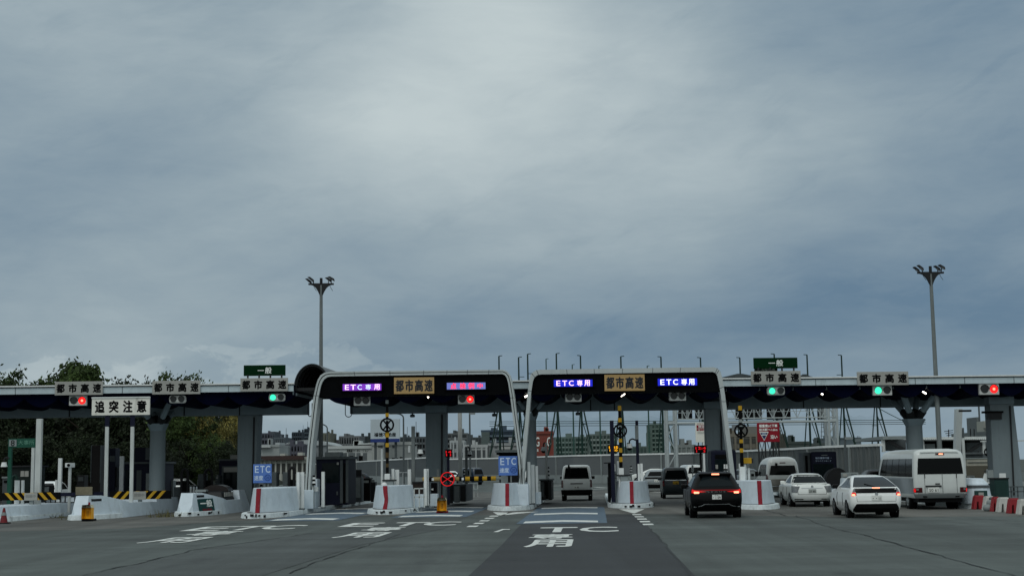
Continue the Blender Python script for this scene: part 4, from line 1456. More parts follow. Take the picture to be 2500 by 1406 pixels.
hoop('green guard hoop in front of the dark green booth', 27, 46, 1157, 65.2, mat('hoop_green', '#16302a', .4))
hoop('black guard hoop at left, beside the grey box near the yellow plank', 440, 462, 1142, 70.5)
hoop('black guard hoop left of the window of the navy ticket booth', 497, 521, 1142, 72)
hoop('tall black guard hoop right of the first blue speed sign', 703, 722, 1137, 66)
hoop('bluish guard hoop right of the roofed navy booth', 849, 869, 1129, 78, mat('hoop_blue', '#26384f', .3))
for lb, a in (('white stub post, left one in front of the dark green booth', (35.5, 1172, 46, 64.6)), ('white stub post, right one in front of the dark green booth', (51.5, 1172, 57.5, 64.8)),
              ('tall pale post left of the post camera', (142, 1118, 150.5, 66)), ('shorter pale post close to the tall pale post by the camera', (134.5, 1171, 140, 67)),
              ('pale post left of the large navy booth', (292, 1113, 301.5, 73)),
              ('white guard post, first of the pair left of the left portal leg', (724, 1152, 731, 63.2)), ('white guard post, second of the pair left of the left portal leg', (733, 1152, 742, 63.4)),
              ('grey guard post hard against the left portal leg', (743.5, 1160, 751, 65.6)),
              ('white guard post right of the left portal leg', (784.5, 1151, 792, 64.9)), ('thin white post left of the raised barrier in the left portal', (929.5, 1095, 934.5, 67)),
              ('broad white guard post behind the torn red stripe block', (955.5, 1144, 962, 65.5)), ('white guard post next to the broad one behind the torn stripe block', (963.5, 1146, 974, 65.7)),
              ('white guard post left of the dark camera pole', (995, 1145, 1003, 65.9)), ('white guard post behind the lowered barrier, left one', (1034.5, 1144, 1041.5, 64.6)),
              ('white guard post behind the lowered barrier, thinner right one', (1042.8, 1144, 1046, 64.8)), ('grey guard post left of the lit red wheel', (1066, 1144, 1072, 68)),
              ('tallest white guard post behind the block of the second speed sign', (1287.3, 1127, 1294.5, 65.6)), ('white guard post, middle one right of the second speed sign', (1296, 1134, 1304.5, 66.2)),
              ('white guard post, right one right of the second speed sign', (1307, 1137, 1313, 67.4)), ('white guard post left of the raised barrier in the right portal', (1492.5, 1132, 1502, 66.8)),
              ('pale post just behind the raised barrier in the right portal', (1506, 1125, 1511, 68)),
              ('white guard post right of the raised barrier in the right portal', (1556.5, 1132, 1562, 66.6)), ('white guard post at the right end of the fourth island block', (1563, 1131, 1569, 66.5)),
              ('white guard post left of the yellow gate motor', (1804, 1131, 1811, 63.5)), ('white guard post under the yellow gate motor', (1814, 1133, 1822, 63.7)),
              ('white guard post right of the yellow gate motor', (1825, 1142, 1831, 63.9)),
              ('grey pole stub in the left portal right of the lit wheel', (1135, 1090, 1141, 76))):
    x0, y0, x1, Y = a
    post(lb, x0, y0, x1, Y, M['postd'] if 'grey' in lb else None)
for lb, x0, y0, x1, Y, m in (('tall grey square pole behind the lowered barrier', 1117.5, 1006, 1127, 78, M['post']),
                             ('dark square camera pole in the left portal', 1004, 1040, 1012, 66.5, M['postd']),
                             ('navy square pole left of the raised barrier in the right portal', 1488.5, 1026, 1498, 66, M['navy']),
                             ('navy pole with a white sleeve right of the raised barrier', 1551, 1026, 1558, 67.2, M['navy'])):
    t = post(lb, x0, y0, x1, Y, m, .2, name='square_pole', cat='pole', group=None)
    if 'sleeve' in lb:
        mb = MB()
        pb(mb, 1550.5, 1038, 1558.5, 1072, Y - .02, .24)
        mb.build('sleeve', M['grey'], t)

# cameras


def camera(label, x, y, Y, xp, kind='box'):
    c = P(x, y, Y)
    t = thing('surveillance_camera', label, 'camera', c, 0, 'surveillance cameras')
    if kind == 'box':
        MB().box(c, (.22, .42, .2), (AX, (AY + AX * .3).normalized(), ZU)).build('housing', M['white'], t, bevel=.02)
        MB().cyl(c - AY * .21, c - AY * .24, .07, n=14).build('lens', M['ink'], t)
        MB().cyl((c.x, c.y, ZI), c - ZU * .1, .07, n=10).build('post', M['post'], t)
    else:
        MB().cyl(c, c + ZU * .2, .15, .10, 14).build('hood', M['white'], t, smooth=True)
        MB().ball(c - ZU * .01, .115).build('dome', M['ink'], t, smooth=True)
        q = P(xp, y - 14, Y)
        pts = [c + ZU * .19, c + ZU * .30]
        for i in range(1, 9):
            a = math.pi / 2 * i / 8
            pts.append(Vector((c.x + (q.x - c.x) * (1 - math.cos(a)) * .6, Y, c.z + .30 + .12 * math.sin(a))))
        pts.append(Vector((q.x, Y, c.z + .36)))
        MB().tube(pts, .035, 8).build('arm', M['dark'], t, smooth=True)
    return t


camera('white box camera on a short post at left', 171, 1135, 65, 0)
camera('white dome camera at the extreme left', 10, 1139, 64, 22, 'dome')
camera('white dome camera on the dark pole in the left portal', 1026, 1107, 66.6, 1010, 'dome')
camera('white dome camera right of the tall grey pole', 1146, 1109, 76.1, 1139, 'dome')
camera('white dome camera on the sleeved navy pole', 1537, 1093, 67.3, 1552, 'dome')
post('pale pole carrying a bell camera left of the plain white van', 1330.5, 1080, 1336, 74, M['post'], .12, name='square_pole', cat='pole', group=None)
camera('white bell camera left of the plain white van', 1327, 1100, 74.1, 1333, 'dome')

# big navy booth at left
Y = 74
t = pbox('toll_booth', 'large navy toll booth at left with a tall upper box', 'booth', (296, 1130, 391, None), Y, 2.4, M['navy'], parts=(
    ('upper_box', (328, 1092, 372, 1128), .3, 1.4, M['navy']), ('side_panel', (355, 1093, 366, 1122), .27, .05, M['greyd']), ('roof', (293, 1127, 393, 1132), -.15, 2.7, M['greyd']),
    ('window', (305, 1146, 318, 1198), -.02, .05, M['boothglass']), ('window', (333, 1147, 345, 1196), -.02, .05, M['greyd']),
    ('window', (356, 1155, 364, 1196), -.02, .05, M['grey']), ('door', (370, 1145, 379, 1215), -.02, .05, M['ink'])))
pbox('machine_cabinet', 'dark brown tall cabinet between the two striped planks', 'cabinet', (222, 1087, 246, None), 76, .8, mat('brown_smoked', '#171312', .4), parts=(('edge_strip', (221, 1087, 223, 1178), -.03, .06, M['steel']), ('edge_strip', (244, 1087, 246, 1178), -.03, .06, M['steel'])))
pbox('machine_cabinet', 'dark navy machine between the warning sign posts', 'cabinet', (266, 1094, 282, None), 75, .7, M['navy'], parts=(('screen', (268, 1112, 280, 1126), -.03, .05, M['greyd']), ('leg_panel', (262, 1140, 286, 1188), .1, .5, M['dark'])))
pbox('notice_board', 'weathered tan notice on the long sloping block', 'sign', (184, 1188, 225, 1208), 63.5, .06, mat('tan_board', '#6f6a58', .7, var=.3), zb=None, parts=(('leg', (190, 1207, 194, 1222), .02, .06, M['dark']), ('leg', (215, 1207, 219, 1222), .02, .06, M['dark'])))
pbox('utility_box', 'grey utility box beside the black hoop at left', 'cabinet', (424, 1188, 448, None), 71, .8, M['greyd'])
pbox('utility_box', 'tall grey cabinet behind the white block with the green panel', 'cabinet', (483, 1157, 500, None), 73, .6, M['greyd'], parts=(('side_post', (481.5, 1170, 483, 1210), -.1, .08, M['grey']),))

# navy ticket booth and machine on the general island
Y = 74.5
t = pbox('toll_booth', 'navy ticket booth with a pale blind in its window', 'booth', (535, 1122, 593, None), Y, 2.0, M['navy'], parts=(
    ('window', (541, 1137, 587, 1194), -.03, .05, M['greyd']), ('pane', (545.5, 1140, 584, 1193), -.06, .05, M['boothglass']), ('blind', (546, 1140, 583.5, 1152), -.08, .05, M['signgrey']),
    ('roof_box', (562, 1110, 589, 1122), .3, .9, M['signgrey']), ('roof', (533, 1120, 618, 1124), -.1, 2.3, M['greyd']), ('side_wall', (593.5, 1124, 618, None or 1236), .3, 1.6, M['dark'])))
a = P(606, 1115, Y + .6)
MB().cyl(a - ZU * .4, P(606, 1073, Y + .6), .02, n=6).build('aerial', M['dark'], t)
oc = ISL['general']
t = thing('ticket_machine', 'dark ticket machine with pale slots, lying in the dip of the white block', 'machine', ipt(oc, 0.1, 5.0, .6), LROT)
MB().box(ipt(oc, .1, 5.0, .80), (1.3, 2.2, .42), (LSIDE, LANE, ZU), .8, .8).build('cabinet', M['dark'], t, bevel=.05)
mb = MB()
A = [ipt(oc, .1 - .62 * math.cos(math.pi * i / 12), 5.0, 1.0 + .3 * math.sin(math.pi * i / 12)) for i in range(13)]
mb.prism(A, LANE * .9)
mb.build('hood', mat('brown_hood', '#211c1b', .4), t, smooth=True)
for k in range(4):
    MB().box(ipt(oc, .74 - .02 * 0, 4.35 + k * .42, .86), (.02, .34, .2), (LSIDE, LANE, ZU)).build('slot_panel', M['signgrey'], t)
MB().box(ipt(oc, -.3, 4.1, 1.05), (.5, .4, .1), (LSIDE, LANE, ZU)).build('tray', M['grey'], t)

# blue speed signs


def etc_sign(label, r, Y, posts):
    mb = MB()
    c, w, h = pb(mb, *r, Y, .05)
    t = thing('speed_sign', label, 'sign', (c.x, c.y, 0), 0, 'blue electronic lane speed signs')
    mb.build('panel', M['etcblue'], t, bevel=.012)
    f = Vector((c.x, Y - .006, c.z))
    for ch, dx, fw in (('E', -.3, .2), ('T', 0, .22), ('C', .3, .24)):
        lettering(ch, f + AX * (dx * w) + ZU * (h * .23), w * fw, h * .36, AX, ZU, M['etclet'], t, 'lettering', .03)
    lettering('速度', f + AX * (-.2 * w) - ZU * (h * .23), w * .48, h * .25, AX, ZU, M['etclet'], t, 'lettering', .02)
    g = f + AX * (w * .29) - ZU * (h * .22)
    MB().ring(g, w * .155, w * .035, AX, ZU, 28, .006).build('ring', M['ringblue'], t)
    lettering('20', g - AY * .002, w * .17, h * .14, AX, ZU, M['ringblue'], t, 'lettering', .02)
    for a, b in posts:
        mb = MB()
        pb(mb, a, r[3] - 6, b, None, Y + .06, .08, ZI)
        mb.build('post', M['postd'], t)
    return t


etc_sign('left blue sign reading ETC 速度 20, above the first white block', (618, 1132.5, 663, 1178.5), 65.0, ((644, 648), (653, 656.5)))
etc_sign('right blue sign reading ETC 速度 20, in front of the dark booth between the portals', (1217, 1113, 1263.5, 1160), 65.2, ((1236, 1239.5), (1246, 1249)))
pbox('toll_booth', 'dark booth with an overhanging slab roof behind the right blue speed sign', 'booth', (1218, 1108, 1264, None), 70, 2.2, M['dark'], parts=(
    ('roof', (1209, 1098, 1268, 1104), -.6, 3.2, M['grey']), ('roof_soffit', (1212, 1104, 1266, 1109), -.4, 2.8, M['ink']), ('window', (1224, 1164, 1236, 1186), -.03, .05, M['boothglass'])))

# first island clutter
pbox('machine_cabinet', 'dark cabinet left of the tall hoop behind the first block', 'cabinet', (664, 1152, 675, None), 67.5, .6, M['greyd'])
pbox('machine_cabinet', 'dark cabinet between the hoop and the first dark cabinet', 'cabinet', (690, 1152, 702, None), 67.6, .6, M['greyd'])
pbox('utility_box', 'low white box at the foot of the tall hoop', 'cabinet', (706, 1210, 720, None), 63.6, .5, M['block'])
t = thing('marker_stack', 'black and white striped marker stack at the left portal leg', 'marker', P(766, 1186, 64.4))
for k in range(5):
    c = P(766 + (k % 2), 1184 - 5 * k, 64.4)
    MB().cyl(c, c + ZU * .085, .09 - .006 * k, .08 - .006 * k, 12).build('band', M['white'] if k % 2 else M['ink'], t)
a = P(766, 1187, 64.4)
MB().cyl((a.x, a.y, ZI), (a.x, a.y, P(766, 1184, 64.4).z), .03, n=8).build('stem', M['grey'], t)
pbox('utility_box', 'small white box hung on the left portal leg', 'cabinet', (762, 1188, 775, 1199), 64.5, .25, M['white'], zb=None, parts=(('bracket', (758, 1196, 766, 1199), .1, .3, M['grey']),))
o1 = ISL['first']
t = thing('side_wall', 'white stepped side wall left of the roofed navy booth', 'wall', ipt(o1, .6, 9.5, ZI), LROT)
vs = [(7.9, ZI), (10.6, ZI), (10.6, 1.5), (9.9, 1.5), (9.9, .95), (9.4, .72), (8.1, .6)]
MB().prism([ipt(o1, .55, u, z) for u, z in vs], LSIDE * .18).build('wall', M['block'], t, bevel=.02)
Y = 70.8
t = pbox('toll_booth', 'navy toll booth with a flat grey roof and a rooftop unit, in the left portal', 'booth', (772, 1120, 849, None), Y, 2.4, M['navy'], parts=(
    ('window', (786, 1129, 828, 1178), -.03, .05, M['boothglass']), ('roof', (768, 1114, 851, 1120.5), -.25, 2.9, M['greyd']), ('roof_unit', (793, 1103, 830, 1114), .4, .9, M['grey']),
    ('pillar', (830, 1122, 837, 1228), -.06, .1, M['greyd']), ('door', (838, 1130, 843, 1228), -.05, .1, M['ink']), ('pillar', (844, 1122, 850, 1226), -.06, .1, M['greyd']),
    ('label_plate', (822, 1128, 827, 1134), -.07, .05, M['signgrey']), ('label_plate', (821, 1199, 825, 1208), -.07, .05, M['greyd'])))
pbox('machine_cabinet', 'grey cabinet right of the roofed navy booth', 'cabinet', (852, 1163, 882, None), 76, .8, M['greyd'], parts=(('door_panel', (855, 1166, 865, 1214), -.03, .05, M['dark']), ('door_panel', (867, 1166, 880, 1214), -.03, .05, M['grey']), ('back_panel', (869, 1146, 882, 1163), .2, .2, M['dark'])))


def railing(label, x0, x1, y0, Y, n, m=None, zb=ZI, dyy=0.0):
    a, b = P(x0, y0, Y), P(x1, y0, Y + dyy)
    t = thing('railing', label, 'railing', ((a.x + b.x) / 2, Y, zb), 0, 'railings on the toll islands')
    zt = Z_at(y0, a.x, Y)
    for f in (1.0, .55):
        MB().bar(Vector((a.x, Y, zb + (zt - zb) * f)), Vector((b.x, Y + dyy, zb + (zt - zb) * f)), .05).build('rail', m or M['steel'], t)
    for i in range(n):
        k = i / (n - 1)
        p = Vector((a.x + (b.x - a.x) * k, Y + dyy * k, zb))
        MB().bar(p, p + ZU * (zt - zb), .05).build('upright', m or M['steel'], t)
    return t


railing('dark railing right of the far left striped plank', 112, 183, 1209, 66, 7, M['dark'])
railing('dark railing on the first island right of the grey cabinet', 884, 914, 1180, 80, 6, M['dark'])
railing('grey railing right of the torn stripe block', 1011, 1036, 1192, 63.9, 3, M['post'])
railing('grey railing in front of the grey cabinets behind the lit wheel', 1098, 1166, 1182, 79, 8, M['post'], dyy=6)
railing('dark railing on the fourth island beside the plain white van', 1484, 1492, 1165, 69, 3, M['dark'], dyy=6)
railing('grey railing at the right edge in front of the wide column', 2452, 2500, 1188, 66, 4, M['steel'])
railing('white railing beyond the torn stripe block', 963, 1004, 1153, 71, 3, M['white'])
pbox('machine_cabinet', 'black machine behind the railing in the left portal', 'cabinet', (884, 1168, 903, None), 78, .7, M['ink'], parts=(('screen', (887, 1172, 900, 1178), -.03, .05, M['grey']), ('lid', (883, 1166, 904, 1169), -.1, .9, M['dark'])))
pbox('machine_cabinet', 'second dark machine behind the railing in the left portal', 'cabinet', (905, 1176, 916, None), 76, .6, M['dark'], parts=(('lamp_disc', (907, 1170, 914, 1177), -.02, .1, M['grey']),))
pbox('utility_box', 'brown box right of the torn stripe block', 'cabinet', (1007, 1178, 1030, None), 65.2, .5, mat('rusty_brown', '#2b2420', .7, var=.3), parts=(('lid', (1005, 1175, 1032, 1179), -.05, .6, M['dark']),))
pbox('utility_box', 'white box below the brown box on the second island', 'cabinet', (1012, 1206, 1034, None), 64.6, .5, M['block'])
pbox('utility_box', 'white box below the left end of the lowered barrier', 'cabinet', (1050, 1205, 1068, None), 65.6, .6, M['block'])
pbox('machine_cabinet', 'dark gate drive left of the lit red wheel', 'cabinet', (1052, 1178, 1065, None), 67, .5, M['ink'], parts=(('handle', (1053, 1192, 1058, 1196), -.05, .06, M['white']),))
pbox('machine_cabinet', 'long grey cabinets behind the lit red wheel', 'cabinet', (1090, 1182, 1138, None), 74, 4.0, M['greyd'], parts=(('door_panel', (1093, 1186, 1106, 1228), -.03, .05, M['dark']), ('door_panel', (1109, 1186, 1122, 1226), -.03, .05, M['grey']), ('door_panel', (1125, 1186, 1136, 1224), -.03, .05, M['dark'])))

# barrier gates with round crossed signs


def wheel(t, c, r, lit):
    m = M['ink'] if not lit else M['dark']
    ax = AX
    MB().ring(c, r * .88, r * .24, ax, ZU, 28, .05).build('wheel_rim', m, t)
    for s in (-1, 1):
        d = (ax * math.cos(R(52)) * s + ZU * math.sin(R(52)))
        MB().bar(c - d * r * .85, c + d * r * .85, .07 if not lit else .04, .04).build('wheel_spoke', m, t)
    if lit:
        MB().ring(c - AY * .035, r * .9, .03, ax, ZU, 32, .02).build('lit_ring', M['redled'], t)
        for s in (-1, 1):
            d = (ax * math.cos(R(32)) * s + ZU * math.sin(R(32)))
            MB().bar(c - d * r * .85 - AY * (.036 + .012 * s), c + d * r * .85 - AY * (.036 + .012 * s), .022, .02).build('lit_spoke', M['redled'], t)
    else:
        MB().box(c + ZU * (r * .66), (.12, .06, .05)).build('reflector', M['grey'], t)


def raised_gate(label, x, bands, wy, wr, Y, ybase):
    c = P(x, bands[0][0], Y)
    zt = c.z
    t = thing('barrier_gate', label, 'barrier gate', (c.x, Y, ZI), 0, 'barrier gates with round crossed signs')
    X0 = P(x, wy, Y).x
    for y0, y1, k, w in bands:
        z0, z1 = Z_at(y1, X0, Y), Z_at(y0, X0, Y)
        MB().boxb((X0, Y + .05, z0), (w, .09, z1 - z0)).build('arm_band', {'k': M['ink'], 'y': M['yellow'], 'g': M['grey'], 'b': mat('rusty_band', '#4a3c24', .7, var=.3)}[k], t)
    wheel(t, Vector((X0, Y - .03, Z_at(wy, X0, Y))), wr * px(Y), False)
    zb = Z_at(bands[-1][1], X0, Y)
    MB().boxb((X0, Y + .05, ZI), (.24, .24, zb - ZI + .02)).build('drive_column', M['white'], t, bevel=.02)
    MB().box((X0 + .1, Y, Z_at(ybase, X0, Y)), (.62, .4, .07)).build('shelf', M['dark'], t)
    MB().boxb((X0 + .12, Y, ZI), (.34, .34, Z_at(ybase, X0, Y) - ZI)).build('drive_box', M['grey'], t, bevel=.02)
    return t


t = raised_gate('raised barrier with a dark wheel sign inside the left portal', 945,
                [(976, 985, 'g', .13), (985, 1008, 'k', .1), (1008, 1017, 'y', .15), (1017, 1054, 'k', .11), (1054, 1067, 'y', .16), (1067, 1081, 'k', .13), (1081, 1091, 'y', .15), (1091, 1104, 'k', .15), (1104, 1117, 'b', .15), (1117, 1131, 'k', .13), (1131, 1140, 'b', .13), (1140, 1157, 'k', .13)], 1037, 17.5, 65.2, 1172)
MB().ball(P(938, 1184, 64.4), .14).build('beacon', M['white'], t, smooth=True)
raised_gate('raised barrier with a black wheel sign inside the right portal', 1514,
            [(990, 1002, 'y', .16), (1002, 1020, 'k', .13), (1020, 1030, 'y', .16), (1030, 1070, 'k', .11), (1070, 1079, 'y', .16), (1079, 1093, 'k', .13), (1093, 1104, 'y', .15), (1104, 1115, 'k', .15), (1115, 1127, 'y', .15), (1127, 1143, 'k', .15)], 1051, 17, 66.2, 1160)
raised_gate('raised barrier with a black wheel sign and yellow motor right of the right portal', 1809,
            [(990, 1001, 'y', .15), (1001, 1023, 'k', .13), (1023, 1031, 'g', .15), (1031, 1072, 'k', .11), (1072, 1081, 'y', .15), (1081, 1094, 'k', .15), (1094, 1104, 'y', .15), (1104, 1117, 'k', .13), (1117, 1140, 'k', .15)], 1051, 17, 63.2, 1176)
pbox('gate_motor', 'yellow gate motor on the white posts right of the right portal', 'motor', (1812, 1117, 1835, 1131), 63.6, .35, M['yellow'], zb=None, parts=(('flange', (1808, 1119, 1813, 1128), .05, .25, M['yellow']), ('end_cap', (1835, 1119, 1839, 1130), .05, .25, M['dark'])))
t = raised_gate('raised barrier with a small dark wheel sign far behind the right edge cabinet', 2413, [(1076, 1082, 'k', .1), (1082, 1140, 'k', .1), (1140, 1146, 'k', .12)], 1103, 11, 78, 1150)

# lowered barrier with the lit wheel
Y = 66.2
y_ = 1169
a, b = P(1032, 1167.5, Y), P(1212, 1170, Y)
t = thing('barrier_gate', 'lowered black and yellow barrier pole with a red lit wheel', 'barrier gate', (b.x, Y, ZI), 0, 'barrier gates with round crossed signs')
segs = [(1032, 1042, 'y'), (1042, 1057, 'k'), (1057, 1080, 'b'), (1108, 1121, 'b'), (1121, 1136, 'k'), (1136, 1147, 'y'), (1147, 1158, 'k'), (1158, 1168, 'y'), (1168, 1178, 'k'), (1178, 1189, 'y'), (1189, 1199, 'k'), (1199, 1211, 'y')]
z0 = P(1120, 1168.5, Y).z
for x0, x1, k in segs + [(1080, 1108, 'k')]:
    u, v = P(x0, 1169, Y), P(x1, 1169, Y)
    MB().cyl((u.x, Y, z0), (v.x, Y, z0), .105, n=14).build('pole_band', {'k': M['ink'], 'y': M['yellow'], 'b': mat('tan_band', '#8d7a4c', .6)}[k], t, smooth=True)
for x in (1057, 1130): MB().box((P(x, 1169, Y).x, Y - .1, z0), (.1, .03, .12)).build('reflector', M['white'], t)
wheel(t, Vector((P(1093, 1170, Y).x, Y - .16, z0)), 18 * px(Y), True)
MB().cyl((P(1211, 1169, Y).x, Y, z0), (P(1236, 1169, Y).x, Y, z0), .07, n=12).build('pole_root', M['grey'], t)
MB().boxb((P(1231, 1169, Y).x, Y, ZI), (.3, .3, z0 + .1)).build('drive_box', M['grey'], t, bevel=.02)

# number displays


def display(label, r, Y, s1, s2, led_, pole, pm):
    mb = MB()
    c, w, h = pb(mb, *r, Y, .18)
    t = thing('number_display', label, 'display', (c.x, Y, ZI), 0, 'small lit number displays')
    mb.build('casing', M['black'], t, bevel=.02)
    f = Vector((c.x, Y - .006, c.z))
    lettering(s1, f + ZU * (h * .2), w * .8, h * .34, AX, ZU, led_, t, 'lit_digits', .03)
    lettering(s2, f - ZU * (h * .22), w * .7, h * .3, AX, ZU, led_, t, 'lit_digits', .03)
    mb = MB()
    pb(mb, pole[0], r[3] - 1, pole[1], None, Y + .05, .1, ZI)
    mb.build('pole', pm, t)
    mb = MB()
    pb(mb, r[0] - 1, r[1] - 1.5, r[2] + 1, r[1], Y - .06, .26)
    mb.build('hood', M['dark'], t)
    return t


display('red number display left of the tall grey pole in the left portal', (1086.5, 1097.5, 1103, 1115), 68, '14', '11', M['redled'], (1091, 1097), M['navy'])
display('amber number display behind the navy pole in the right portal', (1484, 1086.5, 1511, 1103.5), 67, '1 45', '1 50', M['amberled'], (1495, 1498), M['dark'])
display('red number display above the black car roof', (1695, 1088, 1726, 1106), 64.5, '12:4', '1   3', M['redled'], (1708, 1713), M['ink'])

# third island clutter
pbox('utility_box', 'white stepped box at the foot of the white posts by the second speed sign', 'cabinet', (1307, 1201, 1320, None), 66.8, .7, M['block'])
pbox('machine_cabinet', 'dark cabinet row on the third island beside the plain white van', 'cabinet', (1319, 1172, 1346, None), 74, 3.5, M['dark'], parts=(('door_panel', (1321, 1176, 1328, 1212), -.03, .05, M['greyd']), ('door_panel', (1331, 1176, 1338, 1210), -.03, .05, M['ink']), ('lid', (1316, 1169, 1348, 1172.5), -.1, 3.7, M['greyd'])))


def stack(label, x, y0, y1, Y):
    a = P(x, y1, Y)
    t = thing('marker_stack', label, 'marker', (a.x, Y, ZI), 0, 'white banded marker stacks')
    n = 6
    for k in range(n):
        z0, z1 = Z_at(y1 + (y0 - y1) * k / n, a.x, Y), Z_at(y1 + (y0 - y1) * (k + 1) / n, a.x, Y)
        MB().cyl((a.x, Y, z0), (a.x, Y, z1), .075 - .004 * k, .07 - .004 * k, 12).build('band', M['white'] if k % 2 == 0 else M['dark'], t)
    MB().cyl((a.x, Y, ZI), (a.x, Y, a.z), .03, n=8).build('stem', M['grey'], t)


stack('banded marker right of the tall grey pole in the left portal', 1135, 1143, 1166, 77)
stack('banded marker on the third island left of the plain white van', 1339, 1139, 1166, 76)
stack('banded marker on the fourth island above the shelf', 1541, 1137, 1156, 70)
stack('banded marker just left of the black car roof', 1691, 1135, 1150, 78)
pbox('utility_box', 'pale ribbed box left of the raised barrier in the right portal', 'cabinet', (1493, 1150, 1505, None), 66.4, .4, M['grey'], parts=(('rib', (1492.5, 1157, 1505.5, 1158), -.02, .06, M['dark']), ('rib', (1492.5, 1166, 1505.5, 1167), -.02, .06, M['dark'])))
pbox('machine_cabinet', 'tall black cabinet beside the plain white van on the fourth island', 'cabinet', (1484, 1131, 1491, None), 67.5, .4, M['ink'], parts=(('visor', (1474, 1128, 1492, 1131), -.2, .8, M['dark']),))
# booths at right
Y = 67.2
t = pbox('toll_booth', 'navy rounded booth with white papers at its window, behind the black car', 'booth', (1736, 1098, 1797, None), Y, 2.2, M['navy'], bevel=.09, parts=(
    ('window', (1746, 1109, 1779, 1120), -.02, .05, M['ink']), ('window', (1746, 1121, 1779, 1150), -.02, .05, M['boothglass']), ('paper', (1747, 1134, 1753, 1144), -.05, .04, M['signgrey']), ('paper', (1767, 1133, 1771, 1144), -.05, .04, M['white']), ('paper', (1772, 1133, 1778, 1144), -.05, .04, M['white'])))
Y = 72.2
t = pbox('toll_booth', 'navy booth with two lines of white writing above the white sedan', 'booth', (1980, 1102, 2042, None), Y, 2.2, M['navy'], bevel=.07, parts=(
    ('side_wall', (1963, 1104, 1980, 1190), .4, 1.8, M['greyd']), ('door', (1967, 1112, 1973, 1190), .36, .06, M['ink']), ('window', (1986, 1132, 2036, 1180), -.02, .05, M['boothglass'])))
lettering('領収書発行機 ・', P(2010, 1117.5, Y - .012), .8, .095, AX, ZU, M['etclet'], t, 'lettering', .01)
lettering('プリペイドカード', P(2010, 1124.5, Y - .012), .8, .075, AX, ZU, M['etclet'], t, 'lettering', .01)
mb = MB()
pb(mb, 2005, 1110, 2020, 1111.3, Y - .01, .02)
mb.build('line', M['grey'], t)
# drum hooded machine on the sixth island
c = P(2046, 1190, 68.5)
t = thing('hooded_machine', 'black machine with a big drum-shaped hood left of the white hatchback', 'machine', (c.x, 68.5, ZI))
mb = MB()
n = 18
A = []
for i in range(n + 1):
    a = math.pi * i / n
    A.append(Vector((c.x - .58 * math.cos(a), 68.5, c.z + .12 + .78 * math.sin(a))))
mb.prism([Vector((c.x - .58, 68.5, c.z))] + A + [Vector((c.x + .58, 68.5, c.z))], LANE * 1.2)
mb.build('hood', M['blackm'], t, smooth=True)
for k in (0.0, .35):
    MB().strip([p + Vector((0, -.02, 0)) + LANE * k for p in A], [c * 0 + Vector((c.x + (p.x - c.x) * 1.05, p.y - .02, c.z + (p.z - c.z) * 1.05)) + LANE * k for p in A], LANE * .08).build('hood_rib', M['dark'], t, smooth=True)
MB().boxb((c.x, 69.1, ZI), (1.1, 1.1, c.z - ZI + .01)).build('pedestal', M['block'], t, bevel=.02)
pbox('notice_board', 'grey panel just above the white hatchback roof', 'sign', (2054, 1153, 2096, 1166), 66.5, .1, M['grey'], zb=None, parts=(('leg', (2060, 1165, 2063, 1235), .02, .06, M['grey']), ('sticker', (2058, 1156, 2068, 1163), -.02, .03, M['signgrey']), ('sticker', (2078, 1156, 2092, 1163), -.02, .03, M['greyd'])))
# right edge
pbox('machine_cabinet', 'dark green cabinet in front of the wide column at the right edge', 'cabinet', (2428, 1168, 2462, None), 65, .9, M['tealbox'], parts=(('door_panel', (2431, 1174, 2459, 1222), -.03, .05, mat('teal_door', '#17332f', .5)), ('lid', (2426, 1166, 2464, 1169), -.06, 1.05, M['dark'])))
pbox('machine_cabinet', 'grey cabinet with a white wedge on top, left of the green cabinet', 'cabinet', (2393, 1180, 2426, None), 66.5, .8, M['greyd'], parts=(('shelf', (2388, 1177, 2428, 1180), -.1, 1.0, M['white']), ('screen', (2412, 1147, 2426, 1177), .2, .3, M['grey'])))
a = P(2398, 1177, 66.9)
t = thing('white_wedge', 'white sloping panel standing on the grey cabinet shelf', 'panel', a)
MB().prism([P(2398, 1177, 66.9), P(2410, 1177, 66.9), P(2410, 1155, 66.9), P(2404, 1155, 66.9)], LANE * .1).build('plate', M['white'], t)
pbox('notice_board', 'pair of white papers above the green cabinet', 'sign', (2440, 1155, 2456, 1167), 65.6, .06, M['white'], zb=None)
pbox('notice_board', 'pale poster board just right of the microbus', 'sign', (2359, 1160, 2380, 1185), 72, .08, M['grey'], zb=None, parts=(('leg', (2361, 1184, 2363, 1212), .02, .06, M['grey']), ('leg', (2376, 1184, 2378, 1212), .02, .06, M['grey']), ('poster', (2361, 1162, 2369, 1182), -.02, .03, M['signgrey']), ('poster', (2371, 1164, 2378, 1180), -.02, .03, M['greyd'])))

